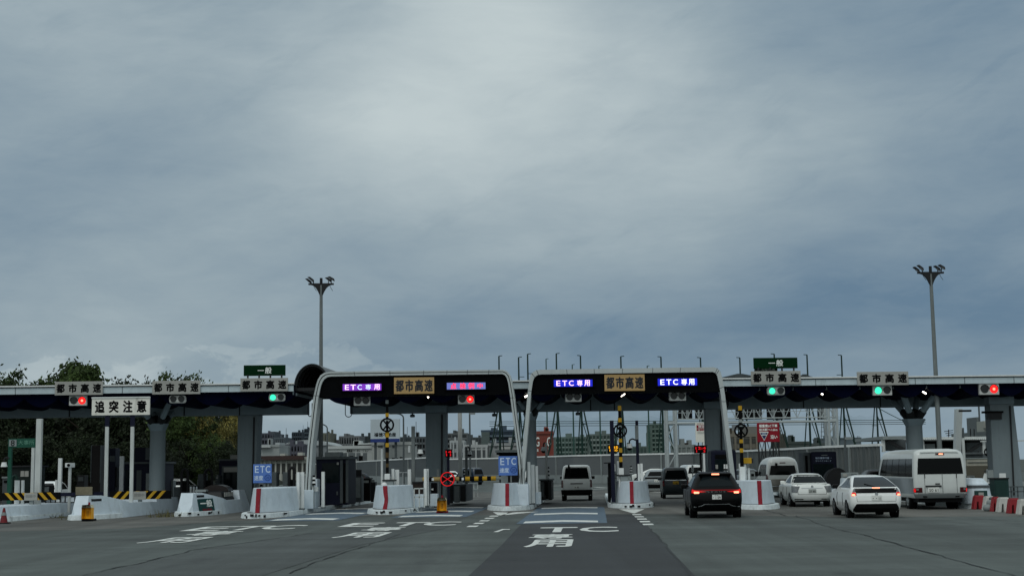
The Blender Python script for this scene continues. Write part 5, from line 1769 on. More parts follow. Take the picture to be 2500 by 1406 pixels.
# red and white plastic barriers
for k, (xa, xb, red, lb) in enumerate(((2376, 2400, 1, 'red plastic barrier at the left end of the row, partly behind the sacks'), (2402, 2424, 0, 'dull white plastic barrier behind the sacks'), (2422, 2437, 1, 'short red plastic barrier just right of the sacks'),
                                     (2436, 2462, 0, 'white plastic barrier, left one of the two in full view'), (2462, 2486, 1, 'red plastic barrier between the two white ones in full view'), (2486, 2512, 0, 'white plastic barrier second from the right edge'), (2510, 2534, 1, 'red plastic barrier cut by the right edge'))):
    yb = 1243 + (xa - 2376) * .118
    Yk = G((xa + xb) / 2, yb).y
    a, b = P(xa, yb, Yk), P(xb, yb, Yk)
    w = b.x - a.x
    t = thing('plastic_barrier', lb, 'road barrier', ((a.x + b.x) / 2, Yk, 0), 0, 'red and white plastic barriers')
    m = mat('barrier_red', '#8a2a30', .55, var=.2) if red else mat('barrier_white', '#b9bab5', .55, var=.15, dirt=('#6c6f6b', .6, 3))
    sl = .10
    q = [(a.x + .02, 0), (a.x + w * .36, 0), (a.x + w * .46, .3), (a.x + w * .6, .3), (a.x + w * .64, 0), (b.x - .02, 0), (b.x - .02 + sl, .52), (a.x + sl + .02, .52)]
    MB().prism([Vector((x, Yk, z)) for x, z in q], Vector((0, .36, 0))).build('shell', m, t, bevel=.02)
    MB().box(((a.x + b.x) / 2 + sl, Yk + .18, .53), (w * .8, .2, .04)).build('top_rib', m, t)
o = G(2421, 1247)
t = thing('sandbag_pile', 'grey sacks slumped against the plastic barriers', 'sacks', o)
for k, (dx, dy, dz, r) in enumerate(((-.16, -.1, .12, .2), (.16, -.1, .12, .2), (0, -.02, .3, .19), (.02, .0, .46, .1))):
    MB().ball(o + Vector((dx, dy, dz)), r, 12, 8, .75).build('sack', M['greyd'] if k % 2 else M['grey'], t, smooth=True)

# more machines and walls crowding the islands under the canopy
pbox('side_wall', 'grey low side wall behind the right end of the right striped plank', 'wall', (404, 1172, 423, None), 76, .5, M['grey'])
pbox('side_wall', 'pale low wall foot right of the branching column at left', 'wall', (424, 1205, 440, None), 78, .4, M['block'])
pbox('machine_cabinet', 'narrow dark machine left of the navy ticket booth window', 'cabinet', (526, 1160, 534, None), 74, .5, M['greyd'], parts=(('lamp', (528, 1163, 532, 1168), -.03, .05, M['signgrey']),))
pbox('machine_cabinet', 'dark ticket post behind the left blue speed sign', 'cabinet', (632, 1176, 643, None), 70, .5, M['grey'], parts=(('slot', (634, 1182, 641, 1187), -.03, .05, M['ink']), ('slot', (634, 1192, 641, 1197), -.03, .05, M['ink'])))
pbox('machine_cabinet', 'green-grey machine with two slots beside the dark green booth', 'cabinet', (6, 1166, 22, None), 67, .6, M['greyd'], parts=(('slot', (9, 1172, 19, 1178), -.03, .05, M['ink']), ('lid', (4, 1163, 24, 1167), -.05, .7, M['grey'])))
pbox('machine_cabinet', 'low dark box with pale front behind the left striped plank', 'cabinet', (104, 1184, 122, None), 70, .6, M['dark'], parts=(('front', (107, 1188, 119, 1200), -.03, .05, M['grey']),))
pbox('machine_cabinet', 'dark machine on the island right of the post camera', 'cabinet', (188, 1160, 206, None), 78, .6, M['dark'], parts=(('screen', (191, 1164, 203, 1174), -.03, .05, M['greyd']),))
pbox('machine_cabinet', 'grey axle counter box left of the roofed navy booth', 'cabinet', (752, 1176, 760, None), 69, .4, M['grey'], parts=(('visor', (751, 1174, 761, 1177), -.05, .5, M['dark']),))
pbox('machine_cabinet', 'dark payment machine on the fifth island behind the two-tone van', 'cabinet', (1832, 1150, 1843, None), 68, .5, M['grey'], parts=(('slot', (1834, 1156, 1841, 1162), -.03, .05, M['ink']), ('slot', (1834, 1168, 1841, 1172), -.03, .05, M['ink'])))
pbox('machine_cabinet', 'pale machine right of the hooded machine on the sixth island', 'cabinet', (2076, 1168, 2090, None), 72, .6, M['grey'])
railing('dark railing between the black guard hoops at left', 462, 484, 1186, 72, 4, M['dark'])
railing('dark railing left of the navy ticket booth', 500, 534, 1190, 75, 5, M['dark'])
railing('grey railing behind the right blue speed sign', 1266, 1284, 1180, 71, 4, M['steel'], dyy=5)
railing('grey railing on the fifth island right of the yellow motor', 1833, 1850, 1172, 66, 3, M['post'], dyy=5)

# weeds at the left kerbs
wm = mat('dry_weed', '#5c5a3a', .8, var=.3)
for lb, x, y, n in (('dry weed tuft on the kerb left of the green panel block', 398, 1262, 60), ('low dry weeds at the foot of the long sloping block', 186, 1268, 40), ('sparse weeds along the kerb beside the long sloping block', 150, 1263, 40)):
    o = G(x, y)
    mb = MB()
    for k in range(n):
        p = o + Vector((random.gauss(0, .3), random.gauss(0, .25), 0))
        h = random.uniform(.08, .42 if x > 300 else .22)
        d = Vector((random.uniform(-.5, .5), random.uniform(-.4, .4), 1)).normalized() * h
        s = Vector((random.uniform(-1, 1), random.uniform(-1, 1), 0)).normalized() * .02
        mb.add([p - s, p + s, p + d], [(0, 1, 2)])
    t = thing('weed', lb, 'weeds', o, 0, 'weeds along the kerbs')
    mb.build('blades', wm, t)
# equipment hanging under the beam
for lb, x, y in (('small hanging lamp under the beam of the left portal', 1007, 1014), ('small hanging lamp left of the white portal legs', 1207, 1012), ('small hanging lamp under the beam in the right portal', 1411, 1009)):
    c = P(x, y, 71.6)
    t = thing('hanging_lamp', lb, 'lamp', c, 0, 'unlit lamps hanging from the rear beam')
    MB().box(c, (.26, .2, .12), top=.8).build('housing', M['greyd'], t, bevel=.02)
    MB().box(c - ZU * .075, (.2, .16, .03)).build('lens', M['grey'], t)
    MB().bar(c, Vector((c.x, c.y, Z_B0 + .01)), .07).build('stem', M['dark'], t)
t = thing('hanging_box', 'dark box and bracket under the beam at the right edge', 'box', P(2425, 1016, 70))
for q, m in (((2412, 1008, 2446, 1023), M['dark']), ((2400, 1003, 2450, 1008), M['ink']), ((2344, 1000, 2372, 1004.5), M['dark'])):
    mb = MB()
    pb(mb, *q, 70.2, .3)
    mb.build('casing', m, t)
# ------------------------------------------------------------------ vehicles: a stack of rounded plan outlines, windows and lamps laid on it


class Body:
    def __init__(s, levels, bow=0.05):
        s.lv, s.bow = levels, bow

    def at(s, z):
        L = s.lv
        if z <= L[0][0]: return L[0]
        for a, b in zip(L, L[1:]):
            if z <= b[0]:
                f = (z - a[0]) / max(b[0] - a[0], 1e-6)
                return tuple(p + (q - p) * f for p, q in zip(a, b))
        return L[-1]

    def pt(s, face, u, z):
        z, hw, yr, yf, r = s.at(z)
        r = min(r, hw * 0.95)
        if face in ('rear', 'front'):
            y0, sg = (yr, 1) if face == 'rear' else (yf, -1)
            a = abs(u)
            if a <= 1:
                return Vector((u * (hw - r), y0 - sg * s.bow * (1 - u * u), z))
            t = min(a - 1, 1) * math.pi / 2
            return Vector((math.copysign(hw - r + r * math.sin(t), u), y0 + sg * r * (1 - math.cos(t)), z))
        sx = 1 if face == 'right' else -1
        return Vector((sx * hw, yr + r + u * (yf - yr - 2 * r), z))

    def nrm(s, face, u, z):
        e = 0.004
        a = s.pt(face, u + e, z) - s.pt(face, u - e, z)
        b = s.pt(face, u, z + e) - s.pt(face, u, z - e)
        n = a.cross(b)
        if n.length < 1e-12: return Vector((0, -1, 0))
        n.normalize()
        c = Vector((0, (s.lv[3][2] + s.lv[3][3]) / 2, 0.7))
        if n.dot(s.pt(face, u, z) - c) < 0: n = -n
        return n

    def ring(s, z):
        out = []
        for i in range(-16, 17): out.append(s.pt('rear', i / 8, z))
        for i in range(1, 12): out.append(s.pt('right', i / 12, z))
        for i in range(16, -17, -1): out.append(s.pt('front', i / 8, z))
        for i in range(11, 0, -1): out.append(s.pt('left', i / 12, z))
        return out

    def mesh(s, mb, extra=()):
        zs = sorted(set([l[0] for l in s.lv]) | set(extra))
        rings = [s.ring(z) for z in zs]
        n = len(rings[0])
        vs = [p for r in rings for p in r]
        fs = []
        for k in range(len(rings) - 1):
            fs += [(k * n + i, k * n + (i + 1) % n, (k + 1) * n + (i + 1) % n, (k + 1) * n + i) for i in range(n)]
        fs += [tuple(range(n - 1, -1, -1)), tuple(range((len(rings) - 1) * n, len(rings) * n))]
        return mb.add(vs, fs)

    def patch(s, mb, face, q, off=0.006, nx=8, nz=5):
        """q = four (u, z) corners: lower-left, lower-right, upper-right, upper-left"""
        g, bk = [], []
        for j in range(nz + 1):
            for i in range(nx + 1):
                a, b = i / nx, j / nz
                u = (q[0][0] * (1 - a) + q[1][0] * a) * (1 - b) + (q[3][0] * (1 - a) + q[2][0] * a) * b
                z = (q[0][1] * (1 - a) + q[1][1] * a) * (1 - b) + (q[3][1] * (1 - a) + q[2][1] * a) * b
                p, n = s.pt(face, u, z), s.nrm(face, u, z)
                g.append(p + n * off)
                bk.append(p - n * 0.012)
        w = nx + 1
        fs = [(j * w + i, j * w + i + 1, (j + 1) * w + i + 1, (j + 1) * w + i) for j in range(nz) for i in range(nx)]
        o = len(g)
        bd = [i for i in range(nx)] + [nx + j * w for j in range(nz)] + [nz * w + i for i in range(nx, 0, -1)] + [j * w for j in range(nz, 0, -1)]
        for a, b in zip(bd, bd[1:] + bd[:1]): fs.append((a, b, b + o, a + o))
        return mb.add(g + bk, fs)


def car(name, label, cat, loc, rz, lv, paint, bow=0.05, group=None):
    t = thing(name, label, cat, loc, rz, group)
    B = Body(lv, bow)
    mb = MB()
    B.mesh(mb)
    body = mb.build('body', paint, t, smooth=True, world=False)
    return t, B, body


def glue(t, B, nm, face, q, m, off=0.006, nx=8, nz=5, par=None, both=False):
    mb = MB()
    B.patch(mb, face, q, off, nx, nz)
    o = mb.build(nm, m, par or t, smooth=True, world=False)
    if both:
        mb = MB()
        B.patch(mb, face, [(-u, z) for u, z in (q[1], q[0], q[3], q[2])], off, nx, nz)
        mb.build(nm, m, par or t, smooth=True, world=False)
    return o


def wheels(t, B, ys, r=0.32, w=0.22, rim=None, inset=0.0, arch=True):
    hw = B.at(0.5)[1]
    for y in ys:
        for sx in (-1, 1):
            xo = sx * (hw - inset - 0.012)
            q = MB().cyl((xo + sx * .02, y, r), (xo - sx * w, y, r), r, n=28).build('wheel', M['rubber'], t, smooth=True, world=False)
            mb = MB().cyl((xo + sx * 0.024, y, r), (xo - sx * 0.01, y, r), r * 0.66, n=24)
            mb.build('rim', rim or M['rim'], q, world=False)
            mb = MB()
            for k in range(5):
                a = k * 2 * math.pi / 5 + 0.3
                c = Vector((xo + sx * 0.025, y + math.cos(a) * r * 0.4, r + math.sin(a) * r * 0.4))
                d1 = Vector((0, math.cos(a + 0.62), math.sin(a + 0.62)))
                mb.cyl(c + d1 * r * 0.08, c + d1 * r * 0.081 + AX * (sx * 0.003), r * 0.13, n=10)
            mb.build('rim_opening', M['dark'], q, world=False)
            if arch:
                mb = MB().cyl((xo + sx * 0.016 - sx * .003, y, r + 0.01), (xo - sx * 0.10, y, r + 0.01), r + 0.055, n=28)
                mb.build('wheel_arch', M['trim'], t, smooth=True, world=False)


def plate(t, B, z, s, w=0.33, h=0.165, m=None, face='rear', x=0.0, top=None, ink=None):
    sg = -1 if face == 'rear' else 1
    p = B.pt(face, 0.0, z)
    y = p.y + sg * 0.018
    q = MB().box((x, y, z), (w, 0.02, h)).build('number_plate', m or M['plate'], t, world=False)
    ax = AX * (-sg)
    if s: lettering(s, (x, y + sg * 0.012, z - h * 0.14), w * 0.8, h * 0.5, ax, ZU, ink or M['ink'], q, 'plate_number', 0.02, world=False)
    if top: lettering(top, (x, y + sg * 0.012, z + h * 0.32), w * 0.5, h * 0.2, ax, ZU, ink or M['ink'], q, 'plate_number', 0.0, world=False)
    return q


def mirrors(t, B, y, z, m, sz=(0.2, 0.12, 0.16)):
    for sx in (-1, 1):
        x = sx * (B.at(z)[1] + sz[0] / 2 - 0.02)
        MB().box((x, y, z), sz).build('side_mirror', m, t, world=False, bevel=0.03)


def wiper(t, B, x0, z0, x1, z1):
    p, q = B.pt('rear', 0, z0), B.pt('rear', 0, z1)
    MB().bar((x0, p.y - 0.03, z0), (x1, q.y - 0.03, z1), 0.025).build('wiper', M['trim'], t, world=False)


def side_windows(t, B, spans, z0, z1, m):
    for a, b, c, d in spans:
        for f in ('left', 'right'):
            glue(t, B, 'side_window', f, [(a, z0), (b, z0), (c, z1), (d, z1)], m, 0.006)


def seam(t, B, face, segs, w=.012):
    for (u0, z0), (u1, z1) in segs:
        if abs(z1 - z0) < .02: q = [(u0, z0 - w / 2), (u1, z1 - w / 2), (u1, z1 + w / 2), (u0, z0 + w / 2)]
        else: q = [(u0 - w, z0), (u0 + w, z0), (u1 + w, z1), (u1 - w, z1)]
        glue(t, B, 'panel_gap', face, q, M['trim'], .003, 8, 4)


def Xc(xpx, Y):
    return X_at(xpx, Y, 0.7)


# ---- black car, waiting at the plaza
Y = 51.6
lv = [(0.24, .80, .22, 4.40, .25), (0.36, .89, .06, 4.58, .3), (0.60, .925, .0, 4.66, .3), (0.80, .93, .02, 4.64, .32), (0.98, .925, .06, 4.5, .34),
      (1.06, .90, .12, 3.6, .34), (1.12, .86, .18, 3.3, .32), (1.40, .72, .42, 2.75, .3), (1.55, .63, .52, 2.45, .28), (1.61, .55, .62, 2.25, .26), (1.645, .42, .85, 2.0, .25), (1.65, .25, 1.1, 1.8, .2)]
t, B, body = car('sport_utility_car', 'black sport utility car with both brake lights glowing and plate ending in 09', 'car', (Xc(1750, Y), Y, 0), LROT, lv, M['carblack'])
glue(t, B, 'rear_window', 'rear', [(-1.25, 1.13), (1.25, 1.13), (1.1, 1.50), (-1.1, 1.50)], M['carglass2'])
side_windows(t, B, [(0.06, .40, .34, .14), (.41, .66, .56, .36), (.67, .92, .8, .57)], 1.1, 1.48, M['carglass'])
MB().boxb((0, .50, 1.555), (1.22, .34, .05), top=0.9).build('roof_spoiler', M['carblack'], t, world=False, bevel=0.015)
MB().box((0, .325, 1.565), (.27, .02, .05)).build('high_brake_light', M['brakehot'], t, world=False)
glue(t, B, 'light_bar', 'rear', [(-1.55, .985), (1.55, .985), (1.5, 1.01), (-1.5, 1.01)], M['tailglow'], 0.012, 16, 2)
for sx in (-1, 1):
    a = glue(t, B, 'tail_light', 'rear', [(sx * .62, .945), (sx * 1.62, .90), (sx * 1.62, 1.03), (sx * 1.3, .985)], M['brake'], 0.013)
    glue(t, B, 'brake_lamp', 'rear', [(sx * 1.05, .885), (sx * 1.4, .88), (sx * 1.42, .95), (sx * 1.05, .945)], M['brakehot'], 0.017, par=a)
lettering('L E X U S', (0, B.pt('rear', 0, .945).y - .012, .945), .62, .045, AX, ZU, mat('smoked_letters', '#6a6e70', 0.3), t, 'badge_lettering', 0.02, world=False)
plate(t, B, .76, '・1 09', top='331')
glue(t, B, 'rear_garnish', 'rear', [(-1.3, .52), (1.3, .52), (1.05, .56), (-1.05, .56)], M['trim'], .006)
mb = MB()
pts = [(-1.5, .40), (-.9, .44), (-.72, .50), (.72, .50), (.9, .44), (1.5, .40)]
mb.tube([B.pt('rear', u, z) + Vector((0, -.012, 0)) for u, z in pts], .017, 6)
mb.build('chrome_strip', M['chrome'], t, world=False)
glue(t, B, 'tailgate_crease', 'rear', [(-1.35, .64), (1.35, .64), (1.2, .66), (-1.2, .66)], M['carblack'], .02)
wheels(t, B, (.95, 3.64), .36, .24, M['rimdark'])
mirrors(t, B, 3.0, 1.1, M['carblack'], (.24, .14, .17))
MB().boxb((0, 1.2, 1.645), (.05, .2, .06), top=.5).build('roof_antenna', M['carblack'], t, world=False)
for sx in (-1, 1): MB().bar((sx * .5, .9, 1.665), (sx * .48, 2.2, 1.665), .04).build('roof_rail', M['chrome'], t, world=False)
MB().boxb((.74, .5, .6), (.14, .03, .02)).build('model_badge', M['chrome'], t, world=False)

seam(t, B, 'rear', [((-1.3, .58), (-1.35, .88)), ((1.3, .58), (1.35, .88))])
seam(t, B, 'left', [((.36, .45), (.36, 1.1)), ((.64, .45), (.66, 1.1))])
# ---- plain white van driving through the lane
Y = 79.5
lv = [(0.30, .78, .1, 4.5, .12), (0.42, .83, .03, 4.62, .15), (0.62, .845, .0, 4.69, .16), (1.05, .845, .02, 4.6, .16), (1.15, .835, .03, 4.3, .16), (1.75, .77, .12, 3.7, .16), (1.90, .72, .17, 3.4, .16), (1.965, .60, .28, 3.2, .15), (1.98, .4, .5, 3.0, .15)]
t, B, body = car('white_van', 'plain white van with black rear bumper driving through the lane', 'van', (Xc(1408, Y), Y, 0), LROT, lv, M['vanwhite'], .02)
glue(t, B, 'rear_window', 'rear', [(-1.1, 1.22), (1.1, 1.22), (1.0, 1.83), (-1.0, 1.83)], M['carglass'])
glue(t, B, 'rear_bumper', 'rear', [(-1.95, .36), (1.95, .36), (1.95, .62), (-1.95, .62)], M['trim'], .03, 16)
glue(t, B, 'handle_garnish', 'rear', [(-.5, .93), (.5, .93), (.5, .98), (-.5, .98)], M['trim'], .02)
glue(t, B, 'tail_light', 'rear', [(1.3, .74), (1.95, .74), (1.95, 1.15), (1.3, 1.15)], M['tail'], .01, both=True)
side_windows(t, B, [(.05, .34, .34, .06), (.36, .62, .6, .36), (.64, .93, .82, .62)], 1.22, 1.75, M['carglass'])
plate(t, B, .78, '76 80')
wiper(t, B, -.35, 1.9, -.32, 1.55)
MB().boxb((-.42, .09, 1.72), (.1, .1, .26)).build('rear_mirror', M['trim'], t, world=False)
wheels(t, B, (.95, 3.5), .33, .2, M['rimdark'])
glue(t, B, 'underrun', 'rear', [(-1.3, .31), (1.3, .31), (1.3, .36), (-1.3, .36)], M['trim'], .01)
mirrors(t, B, 3.9, 1.25, M['trim'])

seam(t, B, 'rear', [((-1.25, .66), (-1.2, 1.86)), ((1.25, .66), (1.2, 1.86)), ((-1.2, 1.87), (1.2, 1.87))])
# ---- two-tone high roofed van
Y = 80.6
lv = [(0.30, .82, .1, 5.1, .14), (0.42, .90, .03, 5.3, .18), (0.62, .93, .0, 5.38, .2), (1.05, .935, .02, 5.2, .2), (1.15, .925, .03, 4.9, .2), (1.75, .87, .08, 4.3, .22), (1.95, .83, .12, 3.9, .25), (2.12, .74, .18, 3.5, .28), (2.22, .58, .3, 3.2, .28), (2.265, .38, .5, 3.0, .25), (2.27, .2, .8, 2.8, .15)]
t, B, body = car('high_roofed_van', 'two-tone high-roofed van, white above and beige below, behind the white sedan', 'van', (Xc(1913, Y), Y, 0), LROT, lv, M['vanwhite'], .02)
glue(t, B, 'rear_window', 'rear', [(-1.15, 1.25), (1.15, 1.25), (1.05, 1.78), (-1.05, 1.78)], M['carglass'])
glue(t, B, 'lower_panel', 'rear', [(-1.98, .42), (1.98, .42), (1.98, 1.02), (-1.98, 1.02)], M['carbeige'], .012, 20, 4)
for f in ('left', 'right'): glue(t, B, 'lower_panel', f, [(0, .42), (1, .42), (1, 1.02), (0, 1.02)], M['carbeige'], .012, 20, 4)
glue(t, B, 'bumper_strip', 'rear', [(-1.9, .60), (1.9, .60), (1.9, .65), (-1.9, .65)], M['chrome'], .02, 16, 2)
glue(t, B, 'tail_light', 'rear', [(1.25, .98), (1.98, .98), (1.98, 1.3), (1.6, 1.3)], M['tail'], .016, both=True)
side_windows(t, B, [(.03, .3, .3, .04), (.32, .62, .6, .32), (.64, .93, .85, .62)], 1.2, 1.85, M['carglass2'])
MB().boxb((-.36, .05, 1.66), (.13, .09, .26)).build('rear_mirror', M['trim'], t, world=False)
MB().box((0, .095, 1.93), (.32, .03, .05)).build('high_brake_light', M['tail'], t, world=False)
wheels(t, B, (1.1, 4.2), .34, .22)
mirrors(t, B, 4.4, 1.3, M['trim'], (.2, .14, .3))
plate(t, B, .82, '')

seam(t, B, 'rear', [((-1.25, .5), (-1.2, 1.95)), ((1.25, .5), (1.2, 1.95))])
seam(t, B, 'left', [((.33, .5), (.33, 1.9)), ((.62, .5), (.62, 1.9))])
# ---- white sedan
Y = 62.8
lv = [(0.22, .74, .2, 4.30, .22), (0.36, .84, .05, 4.5, .28), (0.55, .865, .0, 4.55, .22), (0.72, .865, .02, 4.53, .22), (0.90, .86, .05, 4.3, .22), (0.985, .83, .10, 3.7, .22), (1.005, .80, .45, 3.3, .3),
      (1.02, .79, .70, 3.1, .2), (1.20, .71, .98, 2.75, .2), (1.34, .64, 1.22, 2.5, .2), (1.42, .56, 1.45, 2.3, .2), (1.455, .36, 1.8, 2.1, .22), (1.46, .2, 2.0, 2.05, .05)]
t, B, body = car('white_sedan', 'pearl white sedan with unlit tail lamps between the white block and white hatchback', 'car', (Xc(1983, Y), Y, 0), LROT + .01, lv, M['carpearl'])
glue(t, B, 'rear_window', 'rear', [(-1.7, 1.04), (1.7, 1.04), (1.5, 1.38), (-1.5, 1.38)], M['carglass2'])
side_windows(t, B, [(.02, .36, .3, .10), (.38, .86, .64, .32)], 1.03, 1.36, M['carglass'])
glue(t, B, 'tail_light', 'rear', [(1.0, .62), (1.9, .64), (1.9, .92), (.82, .90)], M['clearlens'], .012, both=True)
plate(t, B, .70, '27 80', m=mat('green_grey_plate', '#9aa19d', .5))
glue(t, B, 'boot_trim', 'rear', [(-.72, .815), (.72, .815), (.72, .835), (-.72, .835)], M['chrome'], .015)
MB().cyl((0, B.pt('rear', 0, .885).y - .004, .885), (0, B.pt('rear', 0, .885).y - .02, .885), .055, n=20).build('emblem', M['chrome'], t, world=False)
glue(t, B, 'bumper_slot', 'rear', [(.7, .335), (1.5, .335), (1.5, .36), (.7, .36)], M['trim'], .012, both=True)
glue(t, B, 'undertray', 'rear', [(-1.6, .225), (1.6, .225), (1.6, .29), (-1.6, .29)], M['trim'], .01)
wheels(t, B, (.95, 3.55), .32, .2)
mirrors(t, B, 3.0, 1.04, M['carpearl'])
MB().boxb((0, .12, .985), (1.3, .10, .02)).build('boot_lip', M['carpearl'], t, world=False)

seam(t, B, 'rear', [((-.95, .56), (-.98, .96)), ((.95, .56), (.98, .96)), ((-.95, .555), (.95, .555))])
seam(t, B, 'left', [((.37, .4), (.37, 1.0)), ((.66, .4), (.66, 1.0))])
# ---- white hatchback with the black tail panel
Y = 49.4
lv = [(0.20, .74, .25, 4.3, .22), (0.34, .85, .06, 4.5, .28), (0.55, .875, .0, 4.57, .24), (0.74, .88, .02, 4.53, .24), (0.90, .87, .05, 4.2, .24), (0.98, .845, .07, 3.7, .24), (1.03, .81, .09, 3.4, .22),
      (1.05, .79, .14, 3.3, .2), (1.18, .72, .55, 2.9, .2), (1.32, .64, 1.02, 2.6, .2), (1.42, .55, 1.45, 2.35, .2), (1.465, .36, 1.85, 2.15, .15), (1.47, .2, 1.95, 2.05, .03)]
t, B, body = car('white_hatchback', 'white hatchback with black tail panel, lit brake lamps and plate ending in 11', 'car', (Xc(2140, Y), Y, 0), LROT - .005, lv, M['carwhite'])
glue(t, B, 'rear_window', 'rear', [(-1.6, 1.06), (1.6, 1.06), (1.4, 1.39), (-1.4, 1.39)], M['carglass2'])
glue(t, B, 'tail_panel', 'rear', [(-1.12, .865), (1.12, .865), (1.4, 1.025), (-1.4, 1.025)], M['carblack'], .008)
for sx in (-1, 1):
    a = glue(t, B, 'tail_light', 'rear', [(sx * 1.1, .80), (sx * 1.55, .76), (sx * 1.5, .885), (sx * 1.18, .885)], M['brake'], .014)
    glue(t, B, 'brake_lamp', 'rear', [(sx * 1.2, .785), (sx * 1.5, .77), (sx * 1.48, .835), (sx * 1.22, .835)], M['brakehot'], .018, par=a)
    glue(t, B, 'clear_lamp', 'rear', [(sx * 1.22, .885), (sx * 1.45, .885), (sx * 1.42, 1.01), (sx * 1.25, 1.01)], M['clearlens'], .014)
MB().box((0, B.pt('rear', 0, 1.035).y - .02, 1.035), (.25, .03, .035)).build('high_brake_light', M['brakehot'], t, world=False)
wiper(t, B, -.02, 1.07, -.32, 1.17)
glue(t, B, 'plate_recess', 'rear', [(-1.02, .62), (1.02, .62), (1.1, .775), (-1.1, .775)], M['carpearl'], .004)
plate(t, B, .70, '・・11', w=.34)
MB().cyl((0, B.pt('rear', 0, .83).y - .004, .83), (0, B.pt('rear', 0, .83).y - .018, .83), .055, n=20).build('emblem', M['chrome'], t, world=False)
glue(t, B, 'lower_bumper', 'rear', [(-1.75, .235), (1.75, .235), (1.15, .50), (-1.15, .50)], M['trim'], .012, 12)
glue(t, B, 'undertray', 'rear', [(-1.5, .205), (1.5, .205), (1.5, .235), (-1.5, .235)], M['trim'], .01)
side_windows(t, B, [(.05, .36, .30, .16), (.38, .86, .66, .32)], 1.03, 1.36, M['carglass'])
wheels(t, B, (.98, 3.68), .33, .21, M['rimdark'])
mirrors(t, B, 3.1, 1.05, M['carblack'], (.22, .14, .15))

seam(t, B, 'rear', [((-1.05, .58), (-1.1, .86)), ((1.05, .58), (1.1, .86)), ((-1.05, .575), (1.05, .575))])
seam(t, B, 'left', [((.37, .4), (.37, 1.0)), ((.66, .4), (.66, 1.0))])
# ---- microbus
Y = 57.0
lv = [(0.46, .96, .1, 6.8, .12), (0.60, 1.02, .02, 6.95, .15), (0.95, 1.04, .0, 6.99, .16), (1.42, 1.035, .01, 6.9, .17), (1.95, 1.0, .05, 6.6, .18), (2.14, .975, .07, 6.4, .2), (2.27, .93, .10, 6.2, .24), (2.36, .80, .18, 5.9, .3), (2.40, .55, .4, 5.6, .3), (2.405, .3, .8, 5.2, .2)]
t, B, body = car('microbus', 'white microbus with wide dark rear window and lit tail lamps', 'bus', (Xc(2298, Y), Y, 0), LROT + .01, lv, M['vanwhite'], .03)
glue(t, B, 'rear_window', 'rear', [(-1.12, 1.40), (1.12, 1.40), (1.1, 2.03), (-1.1, 2.03)], M['carglass'], .006, 10)
glue(t, B, 'tail_light', 'rear', [(.84, .68), (1.9, .68), (1.9, .86), (.84, .88)], M['tail'], .014, both=True)
for sx in (-1, 1):
    glue(t, B, 'brake_lamp', 'rear', [(sx * 1.45, .70), (sx * 1.85, .70), (sx * 1.85, .84), (sx * 1.45, .84)], M['brake'], .02)
    glue(t, B, 'reverse_lamp', 'rear', [(sx * 1.0, .77), (sx * 1.35, .77), (sx * 1.35, .84), (sx * 1.0, .84)], M['clearlens'], .02)
    MB().box((sx * .62, B.pt('rear', .6, 1.28).y - .008, 1.32), (.025, .02, .16)).build('door_hinge', M['trim'], t, world=False)
    MB().box((sx * .63, B.pt('rear', .6, .52).y - .02, .52), (.16, .02, .06)).build('bumper_reflector', M['trim'], t, world=False)
MB().box((.06, B.pt('rear', 0, 1.05).y - .004, 1.05), (.012, .012, .78)).build('door_seam', M['greyd'], t, world=False)
MB().box((-.63, B.pt('rear', -.7, 1.05).y - .002, 1.05), (.012, .012, .78)).build('door_seam', M['greyd'], t, world=False)
MB().box((.63, B.pt('rear', .7, 1.05).y - .002, 1.05), (.012, .012, .78)).build('door_seam', M['greyd'], t, world=False)
MB().box((-.14, B.pt('rear', 0, 1.02).y - .02, 1.02), (.18, .03, .04)).build('door_handle', M['trim'], t, world=False)
MB().box((-.30, B.pt('rear', 0, .93).y - .02, .93), (.62, .04, .06)).build('plate_lamp', M['dark'], t, world=False)
plate(t, B, .80, '50 61', w=.44, h=.22, x=-.30)
MB().box((.02, B.pt('rear', 0, 2.19).y - .01, 2.19), (.34, .04, .06)).build('high_brake_light', M['tail'], t, world=False)
MB().box((.06, B.pt('rear', 0, 2.19).y - .035, 2.19), (.16, .02, .045)).build('brake_lamp', M['brakehot'], t, world=False)
MB().box((0, B.pt('rear', 0, 2.27).y - .02, 2.27), (1.5, .04, .03)).build('roof_gutter', M['vanwhite'], t, world=False)
glue(t, B, 'rear_bumper', 'rear', [(-1.98, .47), (1.98, .47), (1.98, .63), (-1.98, .63)], M['carsilver'], .02, 20, 3)
for f in ('left', 'right'):
    glue(t, B, 'side_window', f, [(.02, 1.30), (.97, 1.30), (.93, 2.02), (.02, 2.02)], M['carglass'], .006, 16)
    glue(t, B, 'lower_panel', f, [(0, .62), (1, .62), (1, 1.25), (0, 1.25)], M['cargrey'], .006, 16)
    mb = MB()
    for u in (.2, .4, .6, .78):
        B.patch(mb, f, [(u - .004, 1.30), (u + .004, 1.30), (u + .004, 2.02), (u - .004, 2.02)], .01, 1, 4)
    mb.build('window_pillar', M['trim'], t, world=False)
MB().box((0, 3.2, .40), (1.7, 6.0, .22)).build('chassis', M['trim'], t, world=False)
wheels(t, B, (1.65, 5.3), .38, .3, M['rim'], inset=.02)

seam(t, B, 'rear', [((.08, 1.42), (.08, 2.02)), ((-1.5, .645), (1.5, .645))])
seam(t, B, 'left', [((.0, .64), (1.0, .64))], .03)
